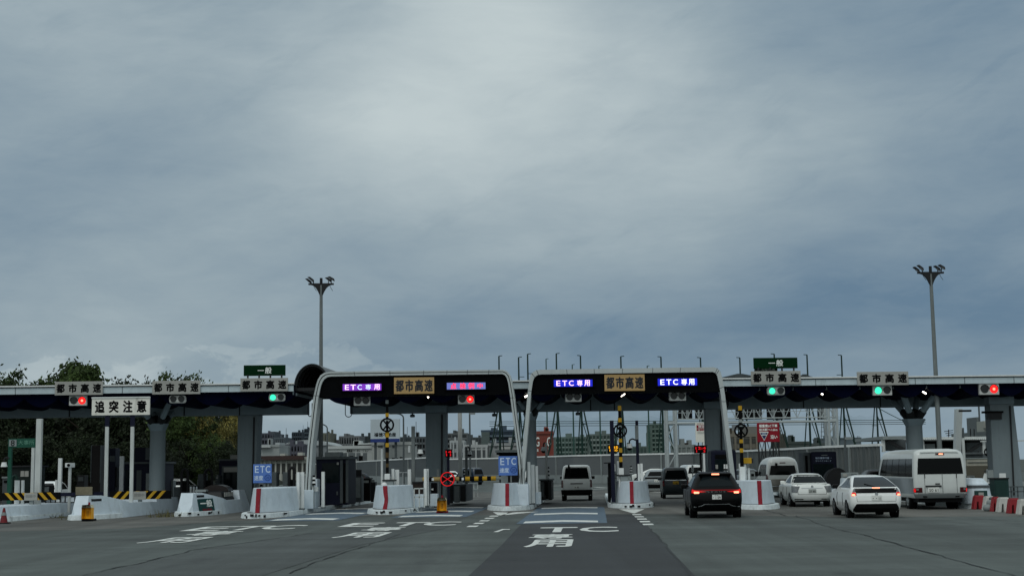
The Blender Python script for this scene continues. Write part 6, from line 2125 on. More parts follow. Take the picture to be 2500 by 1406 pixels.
# ---- dark boxy small car
Y = 81.4
lv = [(0.22, .66, .12, 3.2, .16), (0.34, .72, .03, 3.35, .2), (0.60, .737, .0, 3.39, .2), (0.95, .737, .02, 3.3, .2), (1.05, .73, .03, 3.0, .2), (1.45, .69, .10, 2.55, .2), (1.65, .64, .16, 2.3, .2), (1.74, .54, .26, 2.1, .2), (1.765, .35, .5, 1.9, .18)]
t, B, body = car('boxy_small_car', 'dark green boxy small car with yellow number plate, left of the black car', 'car', (Xc(1650, Y), Y, 0), LROT, lv, M['cardark'], .03)
BOXY = t
glue(t, B, 'rear_window', 'rear', [(-1.25, 1.10), (1.25, 1.10), (1.1, 1.60), (-1.1, 1.60)], M['carglass'])
glue(t, B, 'chrome_strip', 'rear', [(-1.2, 1.03), (1.2, 1.03), (1.2, 1.07), (-1.2, 1.07)], M['chrome'], .012)
glue(t, B, 'tail_light', 'rear', [(1.3, .72), (1.9, .72), (1.9, 1.02), (1.4, 1.02)], M['tail'], .012, both=True)
plate(t, B, .90, '5 82', m=M['plateyel'])
side_windows(t, B, [(.04, .44, .44, .06), (.47, .92, .8, .47)], 1.1, 1.58, M['carglass'])
MB().cyl((.44, .0, .88), (.44, -.03, .88), .12, n=20).build('round_badge', M['dark'], t, world=False)
wheels(t, B, (.55, 2.85), .29, .16, M['rimdark'])
mirrors(t, B, 2.5, 1.1, M['cardark'])

# ---- silver car ahead of it
Y = 103.0
lv = [(0.24, .78, .2, 4.2, .22), (0.40, .88, .04, 4.4, .28), (0.62, .90, .0, 4.5, .3), (0.85, .90, .03, 4.4, .3), (1.0, .88, .08, 3.9, .3), (1.10, .84, .16, 3.2, .3), (1.35, .72, .46, 2.7, .28), (1.48, .62, .6, 2.4, .26), (1.54, .46, .85, 2.1, .22), (1.55, .25, 1.2, 1.9, .15)]
t, B, body = car('silver_car', 'silver car with black lower bumper, in the far lane left of the dark boxy car', 'car', (Xc(1603, Y), Y, 0), LROT - .02, lv, M['carsilver'])
SILVER = t
glue(t, B, 'rear_window', 'rear', [(-1.25, 1.10), (1.25, 1.10), (1.1, 1.42), (-1.1, 1.42)], M['carglass'])
glue(t, B, 'tail_panel', 'rear', [(-1.6, .90), (1.6, .90), (1.5, 1.04), (-1.5, 1.04)], M['trim'], .01, 14)
glue(t, B, 'lower_bumper', 'rear', [(-1.8, .25), (1.8, .25), (1.7, .52), (-1.7, .52)], M['trim'], .012, 14)
plate(t, B, .78, '39 40')
side_windows(t, B, [(.06, .4, .34, .14), (.42, .9, .74, .36)], 1.06, 1.42, M['carglass'])
wheels(t, B, (.85, 3.5), .33, .2)

# ---- simple cars further off (the same builder, fewer fittings)
FAR = {}


def far_car(kind, label, xpx, Y, head, paint, W=None, cat='car', group='cars crossing beyond the plaza', X=None):
    if kind == 'hatch':
        lv = [(0.24, .74, .15, 3.9, .22), (0.45, .83, .02, 4.05, .28), (0.8, .84, .0, 4.0, .3), (0.95, .82, .05, 3.6, .3), (1.02, .79, .1, 3.0, .3), (1.35, .62, .45, 2.3, .28), (1.47, .5, .7, 2.0, .25), (1.5, .3, 1.0, 1.8, .2)]
        zw = (1.03, 1.38)
    elif kind == 'van':
        lv = [(0.28, .70, .1, 3.2, .14), (0.5, .735, .0, 3.38, .16), (0.95, .735, .02, 3.35, .16), (1.1, .72, .04, 3.2, .16), (1.6, .66, .12, 2.8, .18), (1.82, .55, .2, 2.6, .2), (1.87, .35, .4, 2.4, .2)]
        zw = (1.12, 1.66)
    else:
        lv = [(0.26, .80, .1, 4.5, .2), (0.5, .91, .0, 4.85, .25), (0.95, .92, .02, 4.7, .26), (1.08, .90, .05, 4.2, .26), (1.5, .80, .2, 3.3, .25), (1.78, .66, .35, 2.9, .24), (1.86, .45, .6, 2.6, .2)]
        zw = (1.1, 1.66)
    t, B, body = car('distant_' + {'hatch': 'car', 'van': 'van', 'mini': 'minivan'}[kind], label, cat, (Xc(xpx, Y) if X is None else X, Y, 0), head, lv, paint, .03, group)
    a, b = zw
    side_windows(t, B, [(.06, .44, .4, .12), (.46, .9, .72, .42)], a, b, M['carglass'])
    glue(t, B, 'rear_window', 'rear', [(-1.2, a + .03), (1.2, a + .03), (1.0, b), (-1.0, b)], M['carglass'])
    glue(t, B, 'windscreen', 'front', [(-1.2, a + .03), (1.2, a + .03), (1.0, b), (-1.0, b)], M['carglass'])
    glue(t, B, 'tail_light', 'rear', [(1.2, .75), (1.9, .75), (1.9, .95), (1.3, .95)], M['tail'], .012, both=True)
    glue(t, B, 'headlight', 'front', [(1.0, .62), (1.8, .62), (1.8, .78), (1.1, .76)], M['clearlens'], .012, both=True)
    wheels(t, B, (.75, lv[2][3] - .85), .31, .2)
    plate(t, B, .7, '')
    return t


far_car('mini', 'dark minivan turning beyond the plaza right of the plain white van', 1462, 178, LROT + 1.0, M['carblack'])
far_car('hatch', 'silver car pulling in just right of the plain white van', 1448, 172, LROT + 2.6, M['carsilver'])
far_car('van', 'white box van seen between the two portals, nearer of the white vehicles there', 1322, 172, LROT + .5, M['carwhite'], cat='van')
far_car('hatch', 'small white car just left of the plain white van beyond the plaza', 1348, 186, LROT + 1.1, M['carwhite'])
far_car('van', 'navy blue van crossing behind the lowered barrier pole', 1170, 157, LROT + .75, M['carnavy'], cat='van')
far_car('hatch', 'white car partly hidden behind the lit red wheel sign', 1108, 170, LROT + .4, M['carwhite'])
far_car('hatch', 'dark car beyond the left portal beside the navy booth', 898, 170, LROT + 1.3, M['carblack'])
far_car('hatch', 'white car roof above the silver car', 1632, 150, LROT + 1.2, M['carpearl'])
far_car('van', 'pale van above the black car roof under the red number display', 1698, 118, LROT + .2, M['carwhite'], cat='van')
far_car('hatch', 'grey car left of the two-tone high-roofed van', 1838, 112, LROT + .3, M['cargrey'])
far_car('hatch', 'white car turning in the distance above the white hatchback', 2098, 186, LROT + 2.2, M['carwhite'])
far_car('hatch', 'dark car squeezed between the white hatchback and the microbus', 2141, 74, LROT, M['carblack'], X=18.9)
far_car('hatch', 'white car at the far left behind the striped barrier arm', 137, 84, math.pi + LROT + .15, M['carwhite'])
far_car('hatch', 'white car in the dark lane behind the big toll booth at left', 420, 92, LROT, M['carwhite'])
# ------------------------------------------------------------------ beyond the plaza: walls, gantry, city, driving range, trees


def hz(x):
    return 1138 - 0.0148 * (x - 1250)


def wall_mat():
    m = mat('ribbed_wall_sheet', '#555b5b', .6, var=.15, scale=.6)
    nt = m.node_tree
    N, L = nt.nodes, nt.links
    tc = N.new('ShaderNodeTexCoord')
    wv = N.new('ShaderNodeTexWave')
    wv.bands_direction = 'X'
    wv.inputs['Scale'].default_value = 1.1
    wv.inputs['Distortion'].default_value = .4
    L.new(tc.outputs['Object'], wv.inputs[0])
    bp = N.new('ShaderNodeBump')
    bp.inputs['Strength'].default_value = .9
    bp.inputs['Distance'].default_value = .12
    L.new(wv.outputs['Fac'], bp.inputs['Height'])
    L.new(bp.outputs[0], N['Principled BSDF'].inputs['Normal'])
    return m


MW = wall_mat()


def barrier_wall(label, tops, H, m, step):
    """tops: photo points of the upper edge; depth follows from the wall's height H"""
    pts = []
    for x, y in tops:
        Y = (H - CAM_H) * F_PX / (hz(x) - y)
        p = P(x, y, Y)
        pts.append(Vector((p.x, p.y, 0)))
    t = thing('noise_wall', label, 'wall', pts[0])
    for i in range(len(pts) - 1):
        a, b = pts[i], pts[i + 1]
        d = (b - a)
        n = Vector((d.y, -d.x, 0)).normalized()
        if m is MW:
            mb = MB()
            k = int(d.length / .3)
            A = [a + d * (j / k) + n * (.05 if j % 2 else -.06) for j in range(k + 1)]
            for j in range(k): mb.add([A[j], A[j + 1], A[j + 1] + ZU * (H - .17), A[j] + ZU * (H - .17)], [(0, 1, 2, 3)])
            mb.build('panels', m, t)
        else:
            MB().prism([a, b, b + ZU * (H - .16), a + ZU * (H - .16)], -n * .2).build('panels', m, t)
        MB().prism([a + ZU * (H - .16) + n * .08, b + ZU * (H - .16) + n * .08, b + ZU * H + n * .08, a + ZU * H + n * .08], -n * .36).build('coping', M['white'], t)
        MB().prism([a + n * .1, b + n * .1, b + n * .1 + ZU * .9, a + n * .1 + ZU * .9], -n * .05).build('parapet', M['grey'], t)
        k = max(1, int(d.length / step))
        for j in range(k):
            q = a + d * ((j + .5) / k)
            MB().boxb(q + n * .06, (.16, .16, H - .17), (d.normalized(), n, ZU)).build('wall_post', M['grey'], t)
    return t


mw0 = mat('plain_wall_sheet', '#4b5153', .65, var=.12, scale=.3)
barrier_wall('long plain grey wall with a white coping behind the left portal', [(640, 1138.5), (760, 1132), (850, 1127), (950, 1121), (1056, 1114.5)], 3.1, mw0, 22)
barrier_wall('grey panel wall with thin posts behind the two portals', [(1085, 1119.8), (1250, 1116), (1400, 1110.5), (1540, 1107.5), (1692, 1104.5)], 3.1, mat('panel_wall_sheet', '#5b6062', .65, var=.12, scale=.3), 9)
barrier_wall('ribbed steel wall with a white top rail at right', [(1690, 1104.5), (1795, 1099.5), (1940, 1093), (2010, 1088.3), (2146, 1083)], 3.1, MW, 7)
struct(MB().sheet([P(2158, 1140, 92), P(2700, 1140, 70), P(2700, 1140, 120), P(2158, 1140, 130)], .03).build('far_pavement', M['kerb_top']))

# white lattice gantry
MGW = mat('gantry_paint', '#9aa3a4', .5, var=.1)
t = thing('sign_gantry', 'white lattice sign gantry crossing beyond the right portal', 'gantry', P(1640, 1170, 116))
Y = 116
zt = P(1840, 990, Y).z
for xa, xb in ((1630, 1652), (2026, 2046)):
    for x in (xa, xb):
        c = P(x, 1090, Y)
        MB().cyl((c.x, Y, 0), (c.x, Y, zt), .115, n=10).build('tower_leg', MGW, t, smooth=True)
        MB().cyl((c.x, Y + 1.2, 0), (c.x, Y + 1.2, zt), .13, n=10).build('tower_leg', MGW, t, smooth=True)
    a, b = P(xa, 1090, Y).x, P(xb, 1090, Y).x
    z = 0.4
    k = 0
    while z < zt - 1.3:
        MB().cyl((a if k % 2 else b, Y, z), (b if k % 2 else a, Y, z + 1.25), .05, n=6).build('tower_brace', MGW, t)
        z += 1.25
        k += 1
    MB().cyl((a, Y, P(1640, 1030, Y).z), (b, Y, P(1640, 1030, Y).z), .07, n=8).build('tower_brace', MGW, t)
x0, x1 = P(1626, 1030, Y).x, P(2046, 1032, Y).x
z1 = P(1840, 1030.5, Y).z
MB().cyl((x0, Y, z1), (x1, Y, z1), .10, n=10).build('main_tube', MGW, t, smooth=True)
for dz in (.33, 1.35):
    MB().cyl((x0 + .6, Y, z1 + dz), (x1, Y, z1 + dz), .05, n=8).build('truss_chord', MGW, t)
n = 13
for i in range(n):
    a = x0 + .7 + (x1 - x0 - 1) * i / n
    b = x0 + .7 + (x1 - x0 - 1) * (i + 1) / n
    m_ = (a + b) / 2
    MB().cyl((a, Y, z1 + .33), (m_, Y, z1 + 1.35), .032, n=6).build('truss_brace', MGW, t)
    MB().cyl((m_, Y, z1 + 1.35), (b, Y, z1 + .33), .032, n=6).build('truss_brace', MGW, t)
    MB().cyl((m_ - .45, Y + .5, z1 + .33), (m_ - .45, Y + .5, z1 + 1.35), .03, n=6).build('truss_post', MGW, t)
    MB().cyl((a, Y + .02, z1 + .85), (b, Y + .02, z1 + .85), .022, n=6).build('hand_rail', MGW, t)
for i, (xa, xb) in enumerate(((1655, 1690), (1697, 1726), (1796, 1860), (1872, 1930), (1996, 2014))):
    mb = MB()
    pb(mb, xa, 984, xb, 1023.5, Y + 1.5, .2)
    q = thing('gantry_sign', 'dark back of a road sign on the white gantry, ' + ('leftmost one', 'second from the left', 'widest one in the middle', 'one over the red board', 'narrow one at right')[i], 'sign', P((xa + xb) / 2, 1000, Y + 1.5), 0, 'dark sign backs on the gantry')
    mb.build('panel', M['ink'], q)
    for f in (.3, .7):
        mb = MB()
        pb(mb, xa + (xb - xa) * f - 2, 984, xa + (xb - xa) * f + 2, 1024, Y + 1.4, .08)
        mb.build('stiffener', M['grey'], q)

# red direction board and poster
Y = 112
mb = MB()
c, w, h = pb(mb, 1848.5, 1031.5, 1903, 1078.5, Y, .12)
t = thing('direction_board', 'dark red direction board with white text and a blue triangle below the gantry', 'sign', (c.x, Y, 0))
mb.build('panel', M['redsign'], t, bevel=.02)
f = Vector((c.x, Y - .012, c.z))
lettering('福重東LC下車', f + ZU * h * .34, w * .82, h * .15, AX, ZU, M['whitelet'], t, 'lettering', .03)
lettering('姪浜駅へ1.6km', f + ZU * h * .14, w * .82, h * .14, AX, ZU, M['whitelet'], t, 'lettering', .03)
lettering('沿い', f + AX * w * .24 - ZU * h * .24, w * .3, h * .19, AX, ZU, M['whitelet'], t, 'lettering', .03)
p = f - AX * w * .2 - ZU * h * .19
for s, m, dy in ((1, M['whitelet'], 0), (.8, mat('sign_navy', '#1a2450', .5), -.008)):
    MB().prism([p + AX * (-.21 * w * s) + ZU * (h * .22 * s) + AY * dy, p + AX * (.21 * w * s) + ZU * (h * .22 * s) + AY * dy, p - ZU * (h * .24 * s) + AY * dy], Vector((0, .008, 0))).build('triangle', m, t)
MB().box(p + ZU * (h * .05) - AY * .012, (w * .26, .008, h * .03)).build('triangle_bar', M['whitelet'], t)
lettering('202', p + ZU * h * .12 - AY * .012, w * .18, h * .07, AX, ZU, M['etclet'], t, 'lettering', .02)
for dx in (-.45, -.15, .2, .45):
    MB().bar(Vector((c.x + dx * w, Y + .08, 0)), Vector((c.x + dx * w, Y + .08, c.z - h / 2 + .05)), .1).build('post', M['dark'], t)
for s in (-1, 1):
    for k in (-.3, .05, .33):
        MB().bar(Vector((c.x + (k - .1 * s) * w, Y + .1, c.z - h / 2 - 1.5)), Vector((c.x + (k + .1 * s) * w, Y + .1, c.z - h / 2)), .05).build('brace', M['dark'], t)
Y = 90
mb = MB()
c, w, h = pb(mb, 1698, 1031, 1728.5, 1079, Y, .08)
t = thing('poster_board', 'white poster with a red printed block at its top, above the red number display', 'sign', (c.x, Y, 0))
mb.build('panel', M['signwhite'], t)
f = Vector((c.x, Y - .006, c.z))
MB().box(f + ZU * h * .29, (w * .82, .01, h * .16)).build('red_block', M['redsign'], t)
MB().box(f + ZU * h * .135, (w * .82, .01, h * .10)).build('red_block', M['redsign'], t)
lettering('限定', f + ZU * h * .29 - AY * .007, w * .5, h * .12, AX, ZU, M['whitelet'], t, 'lettering', .02)
lettering('セール', f + ZU * h * .135 - AY * .007, w * .6, h * .07, AX, ZU, M['whitelet'], t, 'lettering', .02)
lettering('お知らせ', f + ZU * h * .44, w * .7, h * .06, AX, ZU, M['redsign'], t, 'lettering', .02)
for z in (.0, -.055): MB().box(f + ZU * h * z, (w * .7, .006, h * .014)).build('text_line', M['greyd'], t)
MB().boxb((c.x + .1, Y + .05, 0), (.12, .08, c.z - h / 2 + .05)).build('post', M['white'], t)
mb = MB()
pb(mb, 1728.5, 1031, 1732, 1090, Y + .1, .06)
mb.build('side_strip', mat('pale_yellow', '#b5ab7c', .6), t)


# ------------------------------------------------------------------ city
CITY = {}


def cmat(c):
    return mat('render_' + c.strip('#'), c, .8, var=.18, scale=.08)


def building(name, label, x0, x1, y0, Y, col, floors=6, cols=5, d=14, wall2='#343b40', balc=None, roof=None, extras=(), cat='building', zb=0.0):
    a, b = P(x0, y0, Y), P(x1, y0, Y)
    w, H = b.x - a.x, a.z * .5 + b.z * .5
    cx = (a.x + b.x) / 2
    t = thing(name, label, cat, (cx, Y, 0))
    MB().boxb((cx, Y + d / 2, zb), (w, d, H - zb)).build('wall', cmat(col), t)
    wm_ = mat('window_' + wall2.strip('#'), wall2, .35, var=.45, scale=.35)
    if floors:
        fh = (H - zb) / floors
        for k in range(floors):
            z = zb + fh * (k + .58)
            mb = MB()
            n = max(1, cols)
            for j in range(n):
                pass
            MB().box((cx, Y - .03, z), (w * .94, .1, fh * .5)).build('window_band', wm_, t)
            if balc:
                MB().box((cx, Y - .7, zb + fh * (k + .18)), (w * .97, 1.3, fh * .34)).build('balcony', cmat(balc), t)
        if cols > 1:
            for j in range(cols + 1):
                x = cx - w / 2 + w * j / cols
                MB().boxb((min(max(x, cx - w / 2 + .2), cx + w / 2 - .2), Y - .12 - (.6 if balc else 0), zb), (max(.3, w * .03), .25 + (1.2 if balc else 0), H - zb - .02)).build('pier', cmat(col), t)
    if roof == 'gable':
        e = .5
        MB().prism([Vector((cx - w / 2 - e, Y - e, H)), Vector((cx + w / 2 + e, Y - e, H)), Vector((cx + w / 2 - .5, Y + d / 2, H + 2.2)), Vector((cx - w / 2 + .5, Y + d / 2, H + 2.2))], Vector((0, .3, 0))).build('roof', mat('roof_brown', '#3b2e2c', .8, var=.2), t)
    else:
        MB().boxb((cx, Y + d / 2, H), (w * 1.02, d * 1.03, .5)).build('parapet', cmat(col), t)
        rx = random.Random(int(x0) * 7 + int(y0))
        for k in range(2):
            MB().boxb((cx + w * rx.uniform(-.35, .35), Y + d * .5, H + .5), (w * rx.uniform(.08, .2), 3, rx.uniform(.5, 1.5))).build('roof_hut', cmat(col), t)
        if rx.random() < .25:
            q = Vector((cx + w * rx.uniform(-.3, .3), Y + d * .5, H))
            MB().cyl(q, q + ZU * rx.uniform(3, 6), .08, n=6).build('aerial', M['greyd'], t)
    for nm, q, dy, dd, mm in extras:
        mb = MB()
        pb(mb, *q, Y + dy, dd)
        mb.build(nm, mm, t)
    return t


building('apartment_block', 'mauve grey apartment block with a stair tower right of the wide left column', 634, 668, 1060, 520, '#4c4f58', 7, 5, balc='#5a5e66', extras=(('stair_tower', (661, 1053, 670, 1080), -1, 8, cmat('#454b52')),))
building('apartment_block', 'small dark apartment block right of the stair tower', 669, 680, 1061.5, 560, '#3f464d', 6, 3)
building('office_block', 'low wide grey block below the small dark apartment block', 668, 697, 1071, 480, '#525a60', 4, 6, wall2='#2d353b')
building('apartment_tower', 'dark grey twin-slab tower standing on the skyline at left', 713, 741, 1057, 640, '#39434b', 9, 6, wall2='#20282e', balc='#4a545b')
building('apartment_tower', 'tallest dark tower left of the portal leg', 743, 754, 1049, 620, '#333d45', 11, 2, wall2='#1c2429', balc='#56626a')
building('apartment_tower', 'narrow dark tower between the portal leg and the lamp mast', 772, 776.5, 1048, 630, '#39434b', 11, 2, wall2='#1c2429')
building('apartment_block', 'mauve apartment block with balcony rows below the white domed hall', 682, 742, 1089, 330, '#484a53', 4, 8, wall2='#2b2d35', balc='#55565f')
building('warehouse', 'light grey blank warehouse left of the mauve apartment block', 634, 682, 1091, 300, '#8a9090', 0, 0, extras=(('roof_edge', (633, 1086, 660, 1092), -1, 6, cmat('#a5abab')), ('roof_edge', (672, 1080, 683, 1091), 4, 5, cmat('#9aa0a2'))))
building('row_house', 'long house with a dark brown roof and pale wall with small windows', 634, 752, 1122, 260, '#a3a69f', 1, 9, wall2='#3a3c3a', d=9, extras=(('roof', (633, 1112, 740, 1122.5), -1.2, 10, mat('roof_brown', '#3b2e2c', .8, var=.2)),))
a = P(751, 1088, 345)
t = thing('domed_hall', 'large hall with a pale domed roof behind the portal leg', 'hall', (a.x, 345, 0))
u, v = P(690, 1088, 345), P(808, 1088, 345)
A = [Vector((u.x + (v.x - u.x) * i / 16, 345, u.z + (P(750, 1073.5, 345).z - u.z) * math.sin(math.pi * i / 16) ** .55)) for i in range(17)]
MB().prism(A, Vector((0, 26, 0))).build('roof', cmat('#9aa2a4'), t, smooth=True)
MB().box(((u.x + v.x) / 2, 345 + 13, u.z / 2), ((v.x - u.x) * .96, 25, u.z - .02)).build('wall', cmat('#7c8386'), t)
building('office_block', 'olive beige block right of the lamp mast', 788, 807, 1060.5, 420, '#5f6258', 5, 4, wall2='#383c38')
building('apartment_block', 'long brown slab low on the skyline right of the lamp mast', 806, 832, 1077, 470, '#454347', 3, 6, wall2='#322f33')
building('apartment_block', 'grey apartment block with rooftop aerials left of the white billboard', 828, 878, 1068, 430, '#63686a', 4, 8, wall2='#33393c', balc='#747a7c', extras=(('roof_plant', (849, 1061, 858, 1068), 3, 5, cmat('#5a6062')),))
building('apartment_block', 'dark long block behind the billboard', 874, 910, 1067.5, 500, '#343d40', 5, 8, wall2='#272f33')
building('apartment_block', 'grey stepped apartment block right of the billboard', 1003, 1046, 1070, 400, '#4a5154', 6, 6, wall2='#2a3134', balc='#5b6265')
building('apartment_block', 'dark long block left of the camera pole', 975, 1006, 1070, 470, '#3b4448', 5, 6, wall2='#293135')
# shop building with lettering
Y = 240
t = building('company_building', 'white two storey building with black lettering on its fascia', 800, 908, 1095, Y, '#a9afae', 0, 0, d=16, extras=(
    ('bay', (832, 1105, 847, 1127), -.05, .2, M['greyd']), ('bay', (850, 1105, 867, 1127), -.05, .2, mat('bay_grey', '#5d6466', .7)), ('bay', (870, 1105, 880, 1127), -.05, .2, mat('bay_grey', '#5d6466', .7)), ('bay', (886, 1105, 896, 1127), -.05, .2, mat('bay_grey', '#5d6466', .7)),
    ('door', (853, 1112, 862, 1126), -.2, .2, M['ink']), ('door', (876, 1112, 885, 1126), -.2, .2, M['ink']), ('roof_room', (876, 1083, 921, 1095), 3, 8, mat('dark_roof_room', '#46474c', .7)), ('roof_slab', (874, 1081.5, 924, 1084), 2.5, 9, cmat('#b4baba'))))
p = P(873, 1099.5, Y - .2)
lettering('福重産コーポレーション', p, 53 * px(Y), 6.2 * px(Y), AX, ZU, M['ink'], t, 'lettering', .03)
building('workshop', 'pale workshop with dark openings under the white billboard', 908, 1004, 1086, 236, '#9ea3a1', 0, 0, d=14, extras=(('opening', (958, 1086, 966, 1093), -.05, .2, M['greyd']), ('opening', (976, 1115, 986, 1119), -.05, .2, M['ink']), ('opening', (957, 1117, 972, 1120), -.05, .2, M['ink']), ('opening', (923, 1088, 934, 1092), -.05, .2, M['greyd']), ('roof_slab', (899, 1079.5, 990, 1082), .5, 8, cmat('#b0b6b6')), ('outer_stair', (996, 1088, 1001, 1104), -.5, .3, M['white'])))
# billboard
Y = 232
mb = MB()
c, w, h = pb(mb, 904.5, 1023, 975.5, 1079, Y, .6)
t = thing('billboard', 'white billboard with a blue foot reading 福徳不動産', 'billboard', (c.x, Y, 0))
mb.build('panel', cmat('#aab6bc'), t)
mb = MB()
pb(mb, 904.5, 1070.5, 975.5, 1079, Y - .06, .1)
mb.build('blue_foot', mat('billboard_blue', '#22356e', .5), t)
p = P(940, 1060.5, Y - .03)
lettering('福徳不動産', p, 53 * px(Y), 9.5 * px(Y), AX, ZU, M['ink'], t, 'lettering', .02)
for f in (.15, .5, .85): MB().boxb((c.x + (f - .5) * w, Y + .9, 0), (.4, .4, c.z + h / 2 - .5)).build('post', M['greyd'], t)
building('apartment_block', 'long grey apartment block with floor bands right of the wide column', 1084, 1142, 1061, 430, '#565b5c', 8, 3, wall2='#33383a', balc='#686d6e', extras=(('stair_tower', (1106, 1050, 1111, 1062), 3, 5, cmat('#4b5052')),))
building('office_block', 'small white office left of the tall grey pole', 1098, 1134, 1080, 300, '#9ba1a2', 4, 4, wall2='#4a5052', d=10)
building('office_block', 'white shop building with a dark lower floor behind the lowered barrier', 1134, 1190, 1092, 250, '#a0a5a5', 2, 4, wall2='#4b5154', d=12)
building('apartment_block', 'low brown block on the skyline left of the big blue-grey slab', 1138, 1176, 1070, 560, '#464c4e', 5, 5, wall2='#353b3d')
building('apartment_slab', 'big dark blue-grey slab block with pale horizontal bands', 1175, 1268, 1053.5, 380, '#3c4a57', 8, 1, wall2='#22303c', balc='#56636d', extras=(('end_wall', (1175, 1054, 1195, 1088), -1.6, 1.2, cmat('#4d5857')),))
building('warehouse', 'pale low warehouse with a banner under the blue-grey slab', 1192, 1262, 1088, 255, '#8b9192', 0, 0, d=16, extras=(('banner', (1219, 1090, 1248, 1096), -.1, .15, cmat('#a9adab')), ('vent', (1208, 1089, 1214, 1093), -.1, .15, M['greyd'])))
t = building('red_building', 'brick red building with white lettering behind the driving range poles', 1296, 1351, 1059, 250, '#7a3a32', 0, 0, d=16, zb=0)
for ch, x, y, w_, h_ in (('G', 1340, 1078, 9, 22), ('G', 1312, 1078, 9, 22), ('r', 1341, 1098, 5, 9), ('ps', 1310, 1100, 9, 8)):
    lettering(ch, P(x, y, 249.85), w_ * px(250), h_ * px(250), AX, ZU, M['whitelet'], t, 'lettering', .04)
building('apartment_block', 'teal grey apartment block with rows of pale balconies behind the net', 1354, 1437, 1070, 420, '#5f6c69', 7, 10, wall2='#39443f', balc='#7c8a86')
building('apartment_block', 'taller grey apartment block left of the black wheel sign', 1437, 1506, 1063, 410, '#5f6865', 7, 8, wall2='#3c4442', balc='#8a938f')
building('apartment_block', 'low grey block right of the black wheel sign', 1526, 1580, 1093, 430, '#56605e', 3, 6, wall2='#363f3d')
building('apartment_tower', 'greenish high-rise left of the white gantry tower', 1588, 1618, 1038, 460, '#5a6761', 10, 3, wall2='#414b47', balc='#6a7771', extras=(('lower_wing', (1580, 1055, 1592, 1110), -1, 8, cmat('#52605a')),))
building('house', 'pale house with a brown hipped roof behind the gantry', 1652, 1698, 1092, 250, '#7b8180', 1, 4, wall2='#5c6261', d=10, extras=(('roof', (1655, 1085, 1690, 1092.5), 2, 7, mat('roof_brown', '#3b2e2c', .8, var=.2)), ('roof_ridge', (1664, 1080.5, 1682, 1085.5), 4, 3, mat('roof_brown', '#3b2e2c', .8, var=.2))))
building('apartment_block', 'beige apartment block right of the right portal leg', 1776, 1850, 1066, 210, '#6d6a60', 4, 4, wall2='#3b3c39', d=12, extras=(('upper_storey', (1824, 1040, 1849, 1066), 3, 8, cmat('#6a6a65')), ('advert', (1787, 1036, 1802, 1050), 1, .3, cmat('#6d7376'))))
building('office_block', 'grey office block left of the beige apartment block', 1742, 1790, 1078, 200, '#4a4d4b', 3, 3, wall2='#2b2e2d', d=10)
building('office_block', 'dark narrow block right of the red direction board', 1902, 1918, 1066, 240, '#4c4a44', 4, 2, wall2='#262623', d=8)
building('low_house', 'row of low dark roofs above the ribbed wall right of the red board', 1916, 1975, 1083, 300, '#3f4644', 0, 0, d=12, extras=(('roof_box', (1955, 1078, 1962, 1084), 1, 4, cmat('#30383a')),))
building('low_house', 'second row of low dark roofs left of the gantry right tower', 1972, 2030, 1086.5, 320, '#49504f', 0, 0, d=12)
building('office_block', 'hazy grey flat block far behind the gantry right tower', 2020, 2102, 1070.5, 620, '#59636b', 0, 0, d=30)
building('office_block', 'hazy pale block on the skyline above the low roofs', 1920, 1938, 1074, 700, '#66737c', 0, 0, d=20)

# right-hand depot: open shed with a corrugated roof, tower, office
Y = 112
t = thing('open_shed', 'long open shed with a corrugated pale roof above the microbus', 'shed', P(2300, 1140, Y))
for q, dy, dd, m, nm in (((2155, 1064, 2215, 1072), -.5, 12, M['grey'], 'roof'), ((2250, 1066, 2412, 1073), -.5, 12, M['post'], 'roof'), ((2160, 1073, 2212, 1100), 3, .3, M['greyd'], 'back_wall'), ((2252, 1075, 2405, 1106), 5, .3, M['ink'], 'back_wall'),
                         ((2155, 1070, 2161, 1103), -.2, .5, M['post'], 'column'), ((2251, 1073, 2257, 1106), -.2, .5, M['post'], 'column'), ((2399, 1073, 2406, 1108), -.2, .5, M['post'], 'column'), ((2360, 1080, 2398, 1104), 2, .3, M['greyd'], 'shutter'), ((2262, 1083, 2283, 1102), 1, 1.5, M['grey'], 'parked_load')):
    mb = MB()
    pb(mb, *q, Y + dy, dd)
    mb.build(nm, m, t)
for k in range(34):
    a = P(2252 + 4.8 * k, 1069, Y - .6)
    MB().cyl((a.x, a.y, a.z - .06), (a.x, a.y + 12, a.z + .0), .06, n=6).build('roof_corrugation', M['white'], t)
MB().bar(P(2166, 1074, Y - .1), P(2208, 1098, Y - .1), .25).build('brace', M['dark'], t)
MB().bar(P(2362, 1104, Y - .1), P(2396, 1082, Y - .1), .25).build('brace', M['dark'], t)
t = building('depot_office', 'pale depot building with dark window rows left of the wide right column', 2408, 2456, 1066, 128, '#5d6465', 3, 4, wall2='#30373a', d=10, extras=(('tower', (2404, 1027, 2424, 1066), 1, 4, cmat('#93978f')), ('tower_sign', (2408, 1033, 2419, 1041), .85, .2, M['greyd']), ('tower_band', (2403, 1044, 2425, 1047), .8, .3, cmat('#5d6362'))))
for x, y in ((2369, 1046), (2378, 1047), (2442, 1046)):
    a = P(x, 1066, 130)
    q = thing('roof_aerial', 'thin aerial on the depot roofs, ' + {2369: 'leftmost of three', 2378: 'middle of three', 2442: 'right of the tower'}[x], 'aerial', a, 0, 'thin aerials on the depot roofs')
    MB().cyl(a - ZU * .8, P(x, y, 130), .05, n=6).build('rod', M['dark'], q)
